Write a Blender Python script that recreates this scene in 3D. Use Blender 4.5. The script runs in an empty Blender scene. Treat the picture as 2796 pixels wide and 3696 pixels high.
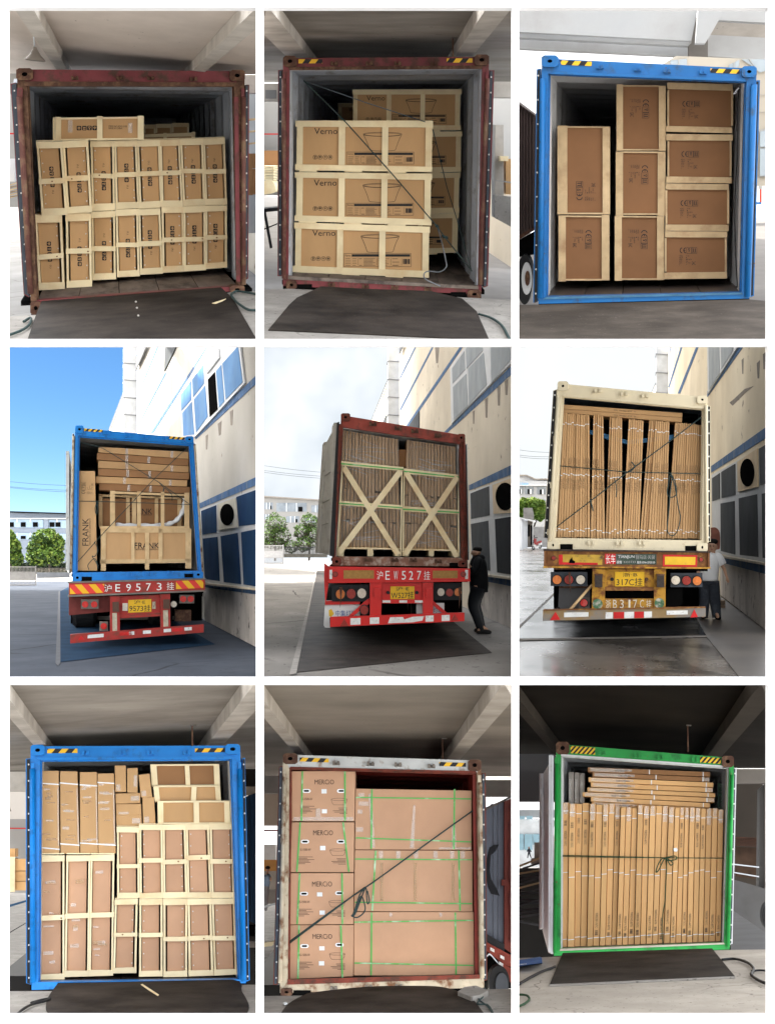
import bpy, bmesh, math, random
from mathutils import Vector, Matrix
random.seed(11)
sc = bpy.context.scene
col = sc.collection
# ------------------------------------------------------------------ camera
F = 3800.0; IW = 2796.0; IH = 3696.0          # focal length and photograph size in photo pixels
cd = bpy.data.cameras.new('camera'); cam = bpy.data.objects.new('camera', cd); col.objects.link(cam)
cd.sensor_fit = 'HORIZONTAL'; cd.sensor_width = 36; cd.lens = 36 * F / IW
cd.clip_start = 0.1; cd.clip_end = 2000
cam.rotation_euler = (math.pi / 2, 0, 0)
sc.camera = cam
# ------------------------------------------------------------------ sky, sun, exposure
SUN_EL = math.radians(38); SUN_AZ = math.radians(-76)   # clockwise from +Y: from the left, a little from behind the scene
wd = bpy.data.worlds.new('World'); sc.world = wd; wd.use_nodes = True
wn = wd.node_tree.nodes; wl = wd.node_tree.links
sky = wn.new('ShaderNodeTexSky'); sky.sky_type = 'NISHITA'; sky.sun_disc = False
sky.sun_elevation = SUN_EL; sky.sun_rotation = SUN_AZ
sky.air_density = 1.0; sky.dust_density = 3.0; sky.ozone_density = 0.6
hs = wn.new('ShaderNodeHueSaturation'); hs.inputs['Saturation'].default_value = 0.14
wl.new(sky.outputs[0], hs.inputs['Color'])
wl.new(hs.outputs[0], wn['Background'].inputs['Color'])
wn['Background'].inputs['Strength'].default_value = 0.15
sl = bpy.data.lights.new('sun', 'SUN'); so = bpy.data.objects.new('sun', sl); col.objects.link(so)
sl.energy = 2.0; sl.angle = math.radians(0.6); sl.color = (1.0, 0.95, 0.86)
sdir = Vector((math.sin(SUN_AZ) * math.cos(SUN_EL), math.cos(SUN_AZ) * math.cos(SUN_EL), math.sin(SUN_EL)))
so.rotation_euler = (-sdir).to_track_quat('-Z', 'Y').to_euler()
so.location = (-60, -20, 60)
sc.view_settings.view_transform = 'Standard'; sc.view_settings.look = 'None'
sc.view_settings.exposure = 2.9; sc.view_settings.gamma = 1.0
try: sc.view_settings.use_curve_mapping = False
except Exception: pass

# ------------------------------------------------------------------ cells
ZK = 1664.0 / 910.0
class Cell:
    """One stage of the photograph. Table coordinates: 1664 x 2212 units over a 910 x 1210 pixel window.
    Local axes: x right, y into the depth, z up; origin where the depth axis meets the container's rear face."""
    def __init__(s, ox, oy, vp, D, bx, by):
        s.o = (ox, oy); s.D = D; s.vp = vp; s.bx = bx; s.by = by
        y = s.ray(*vp).normalized(); x = y.cross(Vector((0, 0, 1))).normalized(); z = x.cross(y)
        s.R = Matrix((x, y, z)).transposed(); s.Ri = s.R.transposed()
        s.M = Matrix.Translation(y * D) @ s.R.to_4x4(); s.Mi = s.M.inverted()
        s.floor = None; s.zg = None
    def ray(s, zx, zy):
        return Vector(((s.o[0] + zx / ZK - IW / 2) / F, 1.0, -(s.o[1] + zy / ZK - IH / 2) / F))
    def P(s, zx, zy, d=0.0):
        l = s.Ri @ s.ray(zx, zy); return l * ((s.D + d) / l.y) - Vector((0, s.D, 0))
    def cast(s, zx, zy, p0, n):
        l = s.Ri @ s.ray(zx, zy); o = Vector((0, -s.D, 0))
        return o + l * ((p0 - o).dot(n) / l.dot(n))
    def onz(s, zx, zy, z): return s.cast(zx, zy, Vector((0, 0, z)), Vector((0, 0, 1)))
    def onx(s, zx, zy, x): return s.cast(zx, zy, Vector((x, 0, 0)), Vector((1, 0, 0)))
    def onfloor(s, zx, zy, lift=0.0): return s.cast(zx, zy, s.floor[0] + s.floor[1] * lift, s.floor[1])
    def setfloor(s, bl, br, drop=0.0):
        a = s.P(*bl); b = s.P(*br); n = (b - a).cross(Vector((0, 1, 0))).normalized()
        if n.z < 0: n = -n
        s.floor = (a - n * drop, n)
    def dfloor(s, zx, zy): return s.onfloor(zx, zy).y
    def proj(s, p):
        w = s.M @ p; return ((w.x / w.y * F + IW / 2 - s.o[0]) * ZK, (-w.z / w.y * F + IH / 2 - s.o[1]) * ZK)
    def inside(s, p, e=12):
        w = s.M @ p
        if w.y < 0.3: return False
        x, y = s.proj(p); return s.bx[0] - e <= x <= s.bx[1] + e and s.by[0] - e <= y <= s.by[1] + e
    def yclip(s, x, z, y1):
        lo, hi = -s.D + 1.0, y1
        if s.inside(Vector((x, lo, z))): return lo
        for _ in range(40):
            m = (lo + hi) / 2
            if s.inside(Vector((x, m, z))): hi = m
            else: lo = m
        return hi
    def q(s, quad, d): return [s.P(p[0], p[1], d) for p in quad]
    def m(s, px, d=0.0): return px / ZK * (s.D + d) / F       # table units -> metres at that depth

def rc(x0, y0, x1, y1): return [(x0, y0), (x1, y0), (x1, y1), (x0, y1)]
def lerp(a, b, t): return (a[0] + (b[0] - a[0]) * t, a[1] + (b[1] - a[1]) * t)
def uvp(q, u, v): return lerp(lerp(q[0], q[1], u), lerp(q[3], q[2], u), v)
def sub(q, u0, v0, u1, v1): return [uvp(q, u0, v0), uvp(q, u1, v0), uvp(q, u1, v1), uvp(q, u0, v1)]
def ell(cx, cy, rx, ry, n=18): return [(cx + rx * math.cos(2 * math.pi * i / n), cy + ry * math.sin(2 * math.pi * i / n)) for i in range(n)]
def smooth(pts, n=6):
    """Catmull-Rom through 2-tuples or Vectors."""
    P = [Vector(p) for p in pts]; P = [P[0] * 2 - P[1]] + P + [P[-1] * 2 - P[-2]]; out = []
    for i in range(1, len(P) - 2):
        for k in range(n):
            t = k / n; a, b, c_, d = P[i - 1], P[i], P[i + 1], P[i + 2]
            out.append(0.5 * ((2 * b) + (c_ - a) * t + (2 * a - 5 * b + 4 * c_ - d) * t * t + (3 * b - a - 3 * c_ + d) * t ** 3))
    out.append(P[-2]); return out

# ------------------------------------------------------------------ mesh collector
class B:
    def __init__(s): s.v = []; s.f = []
    def face(s, pts):
        i = len(s.v); s.v += [Vector(p) for p in pts]; s.f.append(tuple(range(i, i + len(pts)))); return s
    def slab(s, pts, off):
        n = len(pts); i = len(s.v); off = Vector(off)
        s.v += [Vector(p) for p in pts] + [Vector(p) + off for p in pts]
        s.f.append(tuple(range(i, i + n))); s.f.append(tuple(range(i + 2 * n - 1, i + n - 1, -1)))
        for k in range(n): s.f.append((i + k, i + n + k, i + n + (k + 1) % n, i + (k + 1) % n))
        return s
    def loft(s, rings, closed=True, caps=True):
        n = len(rings[0]); i = len(s.v)
        for r in rings: s.v += [Vector(p) for p in r]
        for a in range(len(rings) - 1):
            for k in range(n if closed else n - 1):
                s.f.append((i + a * n + k, i + a * n + (k + 1) % n, i + (a + 1) * n + (k + 1) % n, i + (a + 1) * n + k))
        if caps and closed:
            s.f.append(tuple(range(i + n - 1, i - 1, -1))); j = i + (len(rings) - 1) * n; s.f.append(tuple(range(j, j + n)))
        return s
    def box(s, a, b):
        x0, y0, z0 = a; x1, y1, z1 = b
        return s.slab([(x0, y0, z0), (x1, y0, z0), (x1, y0, z1), (x0, y0, z1)], (0, y1 - y0, 0))
    def tube(s, pts, r, n=6):
        pts = [Vector(p) for p in pts]; rings = []
        for i, p in enumerate(pts):
            t = (pts[min(i + 1, len(pts) - 1)] - pts[max(i - 1, 0)])
            if t.length < 1e-9: t = Vector((0, 0, 1))
            t.normalize(); a = t.cross(Vector((0.13, 0.97, 0.2))); a.normalize(); b = t.cross(a)
            rr = r[i] if isinstance(r, (list, tuple)) else r
            rings.append([p + (a * math.cos(2 * math.pi * k / n) + b * math.sin(2 * math.pi * k / n)) * rr for k in range(n)])
        return s.loft(rings)
    def stroke(s, c, pts, w, d):
        """flat printed line through table points"""
        for a, b in zip(pts[:-1], pts[1:]):
            dx, dy = b[0] - a[0], b[1] - a[1]; L = math.hypot(dx, dy)
            if L < 1e-6: continue
            nx, ny = -dy / L * w / 2, dx / L * w / 2
            s.face(c.q([(a[0] + nx, a[1] + ny), (b[0] + nx, b[1] + ny), (b[0] - nx, b[1] - ny), (a[0] - nx, a[1] - ny)], d))
        return s
BASE = {}
def mesh(name, b, off, mat, sm=False, bevel=0):
    me = bpy.data.meshes.new(name); me.from_pydata([v - off for v in b.v], [], b.f)
    bm = bmesh.new(); bm.from_mesh(me); bmesh.ops.recalc_face_normals(bm, faces=bm.faces[:])
    if bevel: bmesh.ops.bevel(bm, geom=bm.edges[:], offset=bevel, segments=1, affect='EDGES', clamp_overlap=True)
    bm.to_mesh(me); bm.free()
    if sm: me.polygons.foreach_set('use_smooth', [True] * len(me.polygons))
    me.materials.append(mat); return me
def tagit(o, label=None, cat=None, group=None, kind=None):
    if label: o['label'] = label
    if cat: o['category'] = cat
    if group: o['group'] = group
    if kind: o['kind'] = kind
def thing(c, name, label, cat, base, group=None):
    o = bpy.data.objects.new(name, None); o.empty_display_size = 0.1; col.objects.link(o)
    o.matrix_world = c.M @ Matrix.Translation(base); BASE[o] = (c, Vector(base))
    tagit(o, label, cat, group); return o
def part(root, name, b, mat, kind=None, label=None, sm=False, bevel=0):
    c, base = BASE[root]; o = bpy.data.objects.new(name, mesh(name, b, base, mat, sm, bevel)); col.objects.link(o)
    o.parent = root; BASE[o] = (c, base); tagit(o, label, None, None, kind); return o
def solo(c, name, label, cat, b, mat, group=None, kind=None, sm=False, bevel=0):
    base = Vector((sum(v.x for v in b.v), sum(v.y for v in b.v), 0)) / len(b.v); base.z = min(v.z for v in b.v)
    o = bpy.data.objects.new(name, mesh(name, b, base, mat, sm, bevel)); col.objects.link(o)
    o.matrix_world = c.M @ Matrix.Translation(base); BASE[o] = (c, base); tagit(o, label, cat, group, kind); return o
def struct(c, name, b, mat, kind='structure'): return solo(c, name, None, None, b, mat, kind=kind)
def Q(root, name, quad, d, t, mat, **k):
    """a board, plate or box whose front outline is given in table points, at depth d, t metres thick"""
    return part(root, name, B().slab(BASE[root][0].q(quad, d), (0, t, 0)), mat, **k)
def R(root, name, x0, y0, x1, y1, d, t, mat, **k): return Q(root, name, rc(x0, y0, x1, y1), d, t, mat, **k)
def mid(c, quad, d): return c.P((quad[2][0] + quad[3][0]) / 2, (quad[2][1] + quad[3][1]) / 2, d)

# ------------------------------------------------------------------ materials
MATS = {}
def M(name, colr, rough=0.6, var=0.12, scale=4.0, bump=0.0, bscale=60.0, col2=None, amt=0.5, s2=6.0, sharp=0.08, metal=0.0,
      stretch=(1, 1, 1), orand=0.0, spec=0.2, det=4.0, coat=0.0, rough2=None, speck=None, crack=None):
    if name in MATS: return MATS[name]
    m = bpy.data.materials.new(name); m.use_nodes = True; N = m.node_tree.nodes; L = m.node_tree.links
    bs = N['Principled BSDF']; tc = N.new('ShaderNodeTexCoord'); oi = N.new('ShaderNodeObjectInfo')
    mul = N.new('ShaderNodeMath'); mul.operation = 'MULTIPLY'; mul.inputs[1].default_value = 37.0; L.new(oi.outputs['Random'], mul.inputs[0])
    add = N.new('ShaderNodeVectorMath'); add.operation = 'ADD'; L.new(tc.outputs['Object'], add.inputs[0]); L.new(mul.outputs[0], add.inputs[1])
    mp = N.new('ShaderNodeMapping'); mp.inputs['Scale'].default_value = stretch; L.new(add.outputs[0], mp.inputs['Vector'])
    def noise(sc_, dt=det, rg=0.55):
        n = N.new('ShaderNodeTexNoise'); n.inputs['Scale'].default_value = sc_; n.inputs['Detail'].default_value = dt
        n.inputs['Roughness'].default_value = rg; L.new(mp.outputs[0], n.inputs['Vector']); return n
    def mixc(f, a, b):
        x = N.new('ShaderNodeMix'); x.data_type = 'RGBA'
        if isinstance(f, float): x.inputs[0].default_value = f
        else: L.new(f, x.inputs[0])
        for s_, i_ in ((a, 6), (b, 7)):
            if isinstance(s_, tuple): x.inputs[i_].default_value = (*s_, 1)
            else: L.new(s_, x.inputs[i_])
        return x.outputs[2]
    n1 = noise(scale); rp = N.new('ShaderNodeMapRange'); rp.inputs[1].default_value = 0.3; rp.inputs[2].default_value = 0.7; L.new(n1.outputs[0], rp.inputs[0])
    lo = tuple(max(0, x * (1 - var)) for x in colr); hi = tuple(min(1, x * (1 + var)) for x in colr)
    out = mixc(rp.outputs[0], lo, hi); r2 = None
    if col2:
        n2 = noise(s2, 6.0, 0.62); r2 = N.new('ShaderNodeMapRange'); t = 0.5 + (0.5 - amt) * 0.5
        r2.inputs[1].default_value = t - sharp; r2.inputs[2].default_value = t + sharp; L.new(n2.outputs[0], r2.inputs[0])
        out = mixc(r2.outputs[0], out, col2)
    if crack:
        wn_ = noise(crack[0] * 2.5, 3.0); ad_ = N.new('ShaderNodeVectorMath'); ad_.operation = 'MULTIPLY_ADD'; L.new(wn_.outputs['Color'], ad_.inputs[0]); ad_.inputs[1].default_value = (.5, .5, .5); L.new(mp.outputs[0], ad_.inputs[2])
        vo = N.new('ShaderNodeTexVoronoi'); vo.feature = 'DISTANCE_TO_EDGE'; vo.inputs['Scale'].default_value = crack[0]; L.new(ad_.outputs[0], vo.inputs['Vector'])
        rv = N.new('ShaderNodeMapRange'); rv.inputs[1].default_value = crack[1]; rv.inputs[2].default_value = crack[1] * .3; L.new(vo.outputs['Distance'], rv.inputs[0])
        nm_ = noise(crack[0] * .8, 2.0); rm = N.new('ShaderNodeMapRange'); rm.inputs[1].default_value = .48; rm.inputs[2].default_value = .56; L.new(nm_.outputs[0], rm.inputs[0])
        mm = N.new('ShaderNodeMath'); mm.operation = 'MULTIPLY'; L.new(rv.outputs[0], mm.inputs[0]); L.new(rm.outputs[0], mm.inputs[1]); out = mixc(mm.outputs[0], out, crack[2])
    if speck:
        n3 = noise(speck[1], 3.0, 0.7); r3 = N.new('ShaderNodeMapRange'); r3.inputs[1].default_value = speck[2]; r3.inputs[2].default_value = speck[2] + .06; L.new(n3.outputs[0], r3.inputs[0]); out = mixc(r3.outputs[0], out, speck[0])
    if orand:
        hv = N.new('ShaderNodeHueSaturation'); mr = N.new('ShaderNodeMapRange'); mr.inputs[3].default_value = 1 - orand; mr.inputs[4].default_value = 1 + orand
        L.new(oi.outputs['Random'], mr.inputs[0]); L.new(mr.outputs[0], hv.inputs['Value']); L.new(out, hv.inputs['Color']); out = hv.outputs[0]
    L.new(out, bs.inputs['Base Color'])
    bs.inputs['Roughness'].default_value = rough; bs.inputs['Metallic'].default_value = metal
    bs.inputs['Specular IOR Level'].default_value = spec; bs.inputs['Coat Weight'].default_value = coat
    if rough2 is not None and r2:
        mr = N.new('ShaderNodeMapRange'); mr.inputs[3].default_value = rough; mr.inputs[4].default_value = rough2
        L.new(r2.outputs[0], mr.inputs[0]); L.new(mr.outputs[0], bs.inputs['Roughness'])
    if bump:
        nb = noise(bscale, 5.0); bp = N.new('ShaderNodeBump'); bp.inputs['Strength'].default_value = bump; bp.inputs['Distance'].default_value = 0.01
        L.new(nb.outputs[0], bp.inputs['Height']); L.new(bp.outputs[0], bs.inputs['Normal'])
    MATS[name] = m; return m
def stripes(name, ca, cb, scale, ang, rough=0.5):
    """printed diagonal warning stripes"""
    if name in MATS: return MATS[name]
    m = M(name, ca, rough); N = m.node_tree.nodes; L = m.node_tree.links
    tc = N.new('ShaderNodeTexCoord'); mp = N.new('ShaderNodeMapping'); mp.inputs['Rotation'].default_value = (0, ang, 0)
    L.new(tc.outputs['Object'], mp.inputs['Vector']); w = N.new('ShaderNodeSeparateXYZ'); L.new(mp.outputs[0], w.inputs[0])
    a = N.new('ShaderNodeMath'); a.operation = 'MULTIPLY'; a.inputs[1].default_value = scale; L.new(w.outputs[0], a.inputs[0])
    fr = N.new('ShaderNodeMath'); fr.operation = 'FRACT'; L.new(a.outputs[0], fr.inputs[0])
    gt = N.new('ShaderNodeMath'); gt.operation = 'GREATER_THAN'; gt.inputs[1].default_value = 0.5; L.new(fr.outputs[0], gt.inputs[0])
    x = N.new('ShaderNodeMix'); x.data_type = 'RGBA'; L.new(gt.outputs[0], x.inputs[0]); x.inputs[6].default_value = (*ca, 1); x.inputs[7].default_value = (*cb, 1)
    L.new(x.outputs[2], N['Principled BSDF'].inputs['Base Color']); return m
def skymat(name, colr, cloud=None, scale=0.05, k=1.0):
    if name in MATS: return MATS[name]
    m = bpy.data.materials.new(name); m.use_nodes = True; N = m.node_tree.nodes; L = m.node_tree.links
    N.remove(N['Principled BSDF']); e = N.new('ShaderNodeEmission'); L.new(e.outputs[0], N['Material Output'].inputs[0])
    e.inputs[0].default_value = (*colr, 1); e.inputs[1].default_value = k
    if cloud:
        tc = N.new('ShaderNodeTexCoord'); n = N.new('ShaderNodeTexNoise'); n.inputs['Scale'].default_value = scale; n.inputs['Detail'].default_value = 3
        L.new(tc.outputs['Object'], n.inputs['Vector']); r = N.new('ShaderNodeMapRange'); r.inputs[1].default_value = 0.4; r.inputs[2].default_value = 0.62; L.new(n.outputs[0], r.inputs[0])
        x = N.new('ShaderNodeMix'); x.data_type = 'RGBA'; L.new(r.outputs[0], x.inputs[0]); x.inputs[6].default_value = (*colr, 1); x.inputs[7].default_value = (*cloud, 1)
        L.new(x.outputs[2], e.inputs[0])
    MATS[name] = m; return m
def clearmat(name, colr, alpha, rough=0.15):
    if name in MATS: return MATS[name]
    m = M(name, colr, rough, var=0.05); m.node_tree.nodes['Principled BSDF'].inputs['Alpha'].default_value = alpha; return m

card = M('cardboard', (0.52, 0.32, 0.155), 0.75, 0.07, 3, 0.06, 90, orand=0.06, stretch=(1, 1, 0.35))
card_pink = M('cardboard_pinkish', (0.54, 0.325, 0.205), 0.7, 0.06, 3, 0.06, 90, orand=0.05)
card_dark = M('cardboard_brown', (0.30, 0.155, 0.07), 0.75, 0.08, 3, 0.06, 90, orand=0.08)
card_gold = M('cardboard_golden', (0.66, 0.395, 0.175), 0.72, 0.07, 4, 0.05, 90, orand=0.10, stretch=(1, 1, 0.2))
card_dull = M('cardboard_dull', (0.36, 0.225, 0.115), 0.75, 0.10, 5, 0.06, 90, orand=0.16)
card_brown = M('cardboard_red_brown', (0.215, 0.105, 0.048), 0.75, 0.10, 2, 0.06, 90, orand=0.08)
pine = M('pale_pine', (0.86, 0.735, 0.475), 0.65, 0.10, 5, 0.08, 70, col2=(0.70, 0.49, 0.25), amt=0.22, s2=3, sharp=0.12, orand=0.06, stretch=(0.5, 1, 0.5))
pine_dull = M('weathered_pine', (0.52, 0.38, 0.22), 0.7, 0.14, 5, 0.1, 70, col2=(0.35, 0.22, 0.12), amt=0.28, s2=4, sharp=0.12, orand=0.08)
knot = M('wood_knot', (0.22, 0.10, 0.04), 0.7)
ink = M('black_ink', (0.022, 0.024, 0.028), 0.7)
ink_brown = M('faded_ink', (0.07, 0.05, 0.04), 0.75)
white_ink = M('white_paint_lettering', (0.80, 0.80, 0.78), 0.5)
white_strap = M('white_strap', (0.80, 0.82, 0.84), 0.35)
green_strap = M('green_strap', (0.10, 0.45, 0.10), 0.3, col2=(0.55, 0.80, 0.60), amt=0.25, s2=4)
tape = clearmat('packing_tape', (0.62, 0.42, 0.24), 0.4, 0.12)
tape_shine = clearmat('shiny_tape', (0.88, 0.85, 0.80), 0.22, 0.08)  # pale colour carries the tape's gloss highlights
paper = M('white_paper_label', (0.80, 0.84, 0.87), 0.5)
red_rust = M('worn_maroon_paint', (0.165, 0.036, 0.042), 0.5, 0.2, 3, 0.12, 40, col2=(0.07, 0.035, 0.025), amt=0.36, s2=7, orand=0.06)
rod_rust = M('rusty_maroon_rod', (0.13, 0.055, 0.045), 0.6, 0.3, 6, 0.15, 40, col2=(0.20, 0.13, 0.08), amt=0.35, s2=6)
rust = M('rusty_steel', (0.075, 0.036, 0.024), 0.75, 0.3, 9, 0.2, 50, col2=(0.15, 0.085, 0.05), amt=0.4, s2=12)
rust_red = M('dark_red_oxide', (0.16, 0.035, 0.022), 0.65, 0.25, 5, 0.12, 50, col2=(0.07, 0.03, 0.02), amt=0.4, s2=8)
blue_paint = M('blue_container_paint', (0.010, 0.125, 0.36), 0.38, 0.08, 3, 0.04, 40, col2=(0.03, 0.07, 0.13), amt=0.24, s2=7, spec=.25, speck=((.10, .055, .035), 14, .69))
blue_bright = M('bright_blue_paint', (0.004, 0.185, 0.58), 0.35, 0.06, 3, 0.04, 40, col2=(0.008, 0.10, 0.30), amt=0.22, s2=7, spec=.25, speck=((.08, .07, .07), 14, .70))
green_paint = M('green_container_paint', (0.018, 0.29, 0.055), 0.42, 0.12, 3, 0.05, 40, col2=(0.012, 0.16, 0.035), amt=0.3, s2=5, spec=.25, speck=((.12, .06, .03), 14, .66))
cream_paint = M('cream_container_paint', (0.66, 0.585, 0.42), 0.42, 0.05, 3, 0.03, 40, col2=(0.45, 0.35, 0.22), amt=0.12, s2=9)
grey_paint = M('grey_white_container_paint', (0.50, 0.52, 0.52), 0.45, 0.1, 3, 0.05, 40, col2=(0.20, 0.12, 0.07), amt=0.2, s2=9)
tan_rust = M('cream_paint_with_rust', (0.46, 0.40, 0.30), 0.6, 0.2, 5, 0.1, 50, col2=(0.17, 0.08, 0.04), amt=0.36, s2=8)
inside_grey = M('grey_blue_container_lining', (0.52, 0.56, 0.62), 0.5, 0.12, 2, 0.05, 40, col2=(0.26, 0.25, 0.25), amt=0.26, s2=4)
inside_white = M('pale_container_lining', (0.62, 0.63, 0.64), 0.5, 0.08, 2, 0.04, 40, col2=(0.38, 0.36, 0.34), amt=0.16, s2=6)
inside_red = M('red_container_lining', (0.22, 0.03, 0.022), 0.5, 0.2, 3, 0.05, 40)
inside_dark = M('dark_container_lining', (0.06, 0.075, 0.095), 0.55, 0.15, 2)
wood_floor = M('dirty_plywood_floor', (0.17, 0.14, 0.12), 0.7, 0.25, 6, 0.1, 60, col2=(0.07, 0.055, 0.05), amt=0.4, s2=5, stretch=(1, 0.3, 1))
dark_floor = M('oiled_plywood_floor', (0.045, 0.035, 0.03), 0.4, 0.2, 6, 0.1, 60, stretch=(1, 0.3, 1))
rubber = M('black_rubber', (0.018, 0.019, 0.021), 0.6, 0.15, 8, 0.1, 40)
seal = M('dark_blue_grey_seal', (0.045, 0.055, 0.07), 0.5, 0.15, 5)
steel = M('bare_steel', (0.45, 0.47, 0.49), 0.4, 0.1, 6, metal=0.6)
bolt = M('pale_bolt_head', (0.62, 0.62, 0.60), 0.45)
plate = M('dark_steel_plate', (0.018, 0.016, 0.015), 0.7, 0.35, 3, 0.25, 35, col2=(0.062, 0.052, 0.045), amt=0.40, s2=1.8, sharp=0.2, spec=0.05, speck=((0.10, 0.09, 0.08), 28, 0.68))
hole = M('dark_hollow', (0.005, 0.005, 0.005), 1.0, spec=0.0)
conc = M('dock_concrete', (0.33, 0.315, 0.29), 0.8, 0.16, 2.5, 0.3, 30, col2=(0.24, 0.225, 0.21), amt=0.38, s2=3, sharp=0.18, spec=.05, speck=((0.13, 0.12, 0.11), 22, 0.62), crack=(.9, .010, (.17, .16, .15)))
conc_dark = M('stained_dock_concrete', (0.085, 0.072, 0.060), 0.8, 0.3, 2.5, 0.3, 30, col2=(0.045, 0.038, 0.032), amt=0.42, s2=2, sharp=0.2, spec=.05, speck=((0.2, 0.18, 0.155), 26, 0.67), crack=(.8, .010, (.07, .062, .055)))
ceil_pale = M('lightened_ceiling', (0.66, 0.59, 0.53), 0.85, 0.14, 0.9, 0.15, 20, col2=(0.47, 0.41, 0.36), amt=0.40, s2=0.7, sharp=0.2, stretch=(1, 0.5, 1), spec=.1, speck=((.10, .09, .08), 9, .70))  # lightened to make up for the little light reaching this ceiling
ceil_grey = M('board_marked_concrete', (0.36, 0.33, 0.295), 0.85, 0.2, 1.2, 0.2, 20, col2=(0.16, 0.143, 0.122), amt=0.44, s2=1.0, sharp=0.2, stretch=(0.5, 0.9, 1), spec=.1, speck=((.10, .09, .08), 9, .70))
ceil_dark = M('shade_dark_concrete', (0.014, 0.0115, 0.009), 0.9, 0.3, 1.2, 0.2, 20, col2=(0.007, 0.0055, 0.0045), amt=0.42, s2=0.8, sharp=0.2, spec=.03)  # shade under the dark canopy put into the concrete colour
beam_m = M('painted_beam_concrete', (0.52, 0.485, 0.44), 0.85, 0.12, 1.6, 0.15, 20, col2=(0.34, 0.31, 0.275), amt=0.38, s2=2, sharp=0.15, spec=.1)
beam_dark = M('shade_dark_beam', (0.04, 0.034, 0.028), 0.9, 0.2, 1.6, 0.15, 20, col2=(0.04, 0.034, 0.028), amt=0.4, s2=2, sharp=0.15, spec=.05)  # same canopy shade put into the beam colour
white_wall = M('white_plaster', (0.34, 0.33, 0.31), 0.85, 0.05, 1)
rope_m = M('dark_green_rope', (0.035, 0.06, 0.06), 0.8, 0.3, 60)
haz = stripes('hazard_sticker', (0.78, 0.46, 0.03), (0.02, 0.02, 0.022), 9.0, math.radians(-40))
haz_fine = stripes('fine_hazard_sticker', (0.78, 0.50, 0.03), (0.02, 0.02, 0.022), 22.0, math.radians(-40))

# ------------------------------------------------------------------ lettering and printed marks
TXT = {}
def textdata(s):
    if s not in TXT:
        cu = bpy.data.curves.new('txt', 'FONT'); cu.body = s; cu.resolution_u = 2; o = bpy.data.objects.new('txt', cu)
        me = bpy.data.meshes.new_from_object(o); vs = [v.co.copy() for v in me.vertices]; fs = [tuple(p.vertices) for p in me.polygons]
        x0 = min(v.x for v in vs); x1 = max(v.x for v in vs); y0 = min(v.y for v in vs); y1 = max(v.y for v in vs)
        TXT[s] = ([((v.x - x0) / max(1e-6, x1 - x0), 1 - (v.y - y0) / max(1e-6, y1 - y0)) for v in vs], fs)
        bpy.data.objects.remove(o); bpy.data.curves.remove(cu); bpy.data.meshes.remove(me)
    return TXT[s]
def addtext(b, c, s, quad, d):
    vs, fs = textdata(s); i = len(b.v); b.v += [c.P(*uvp(quad, u, v), d) for u, v in vs]; b.f += [tuple(k + i for k in f) for f in fs]; return b
def text(root, s, quad, d, mat=None, name='lettering'):
    return part(root, name, addtext(B(), BASE[root][0], s, quad, d), mat or ink)
def rot_r(x0, y0, x1, y1):  # text reading downwards (turned clockwise)
    return [(x1, y0), (x1, y1), (x0, y1), (x0, y0)]
def rot_l(x0, y0, x1, y1):  # text reading upwards
    return [(x0, y1), (x0, y0), (x1, y0), (x1, y1)]
GL = {'umbrella': [[(.12, .5), (.2, .3), (.5, .15), (.8, .3), (.88, .5), (.12, .5)], [(.5, .2), (.5, .8), (.4, .85)]],
      'glass': [[(.25, .15), (.3, .45), (.5, .6), (.7, .45), (.75, .15), (.25, .15)], [(.5, .6), (.5, .85)], [(.3, .85), (.7, .85)]],
      'arrows': [[(.32, .75), (.32, .2)], [(.18, .4), (.32, .2), (.46, .4)], [(.68, .75), (.68, .2)], [(.54, .4), (.68, .2), (.82, .4)], [(.15, .86), (.85, .86)]],
      'hands': [[(.2, .3), (.25, .65), (.45, .85)], [(.8, .3), (.75, .65), (.55, .85)], [(.35, .2), (.65, .2), (.65, .5), (.35, .5), (.35, .2)]],
      'arrow': [[(.5, .85), (.5, .2)], [(.25, .45), (.5, .2), (.75, .45)]]}
def rotpt(x, y, rot): return (x, y) if rot == 0 else ((1 - y, x) if rot == 1 else ((1 - x, 1 - y) if rot == 2 else (y, 1 - x)))
def glyph(b, c, cx, cy, s, kind, rot, d, w=0.11):
    for pl in GL[kind]:
        b.stroke(c, [(cx + (rotpt(*p, rot)[0] - .5) * s, cy + (rotpt(*p, rot)[1] - .5) * s) for p in pl], s * w, d)
def symbols(root, spots, s, d, rot, dark=True, ground=None):
    """row of handling marks: dark rounded squares with cut-out signs, or ringed line signs"""
    c = BASE[root][0]; plates = B(); signs = B()
    for (x, y, kind) in spots:
        if dark:
            h = s / 2; k = h * 0.72
            plates.face(c.q([(x - k, y - h), (x + k, y - h), (x + h, y - k), (x + h, y + k), (x + k, y + h), (x - k, y + h), (x - h, y + k), (x - h, y - k)], d))
            glyph(signs, c, x, y, s * 0.82, kind, rot, d - 0.002, 0.15)
        else:
            signs.stroke(c, ell(x, y, s / 2, s / 2, 14) + [(x + s / 2, y)], s * 0.08, d); glyph(signs, c, x, y, s * 0.72, kind, rot, d, 0.15)
    if dark:
        p = part(root, 'handling_symbols', plates, ink, kind='stuff'); part(p, 'symbol_sign', signs, ground or card, kind='stuff')
    else: part(root, 'handling_symbols', signs, ink, kind='stuff')
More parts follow.
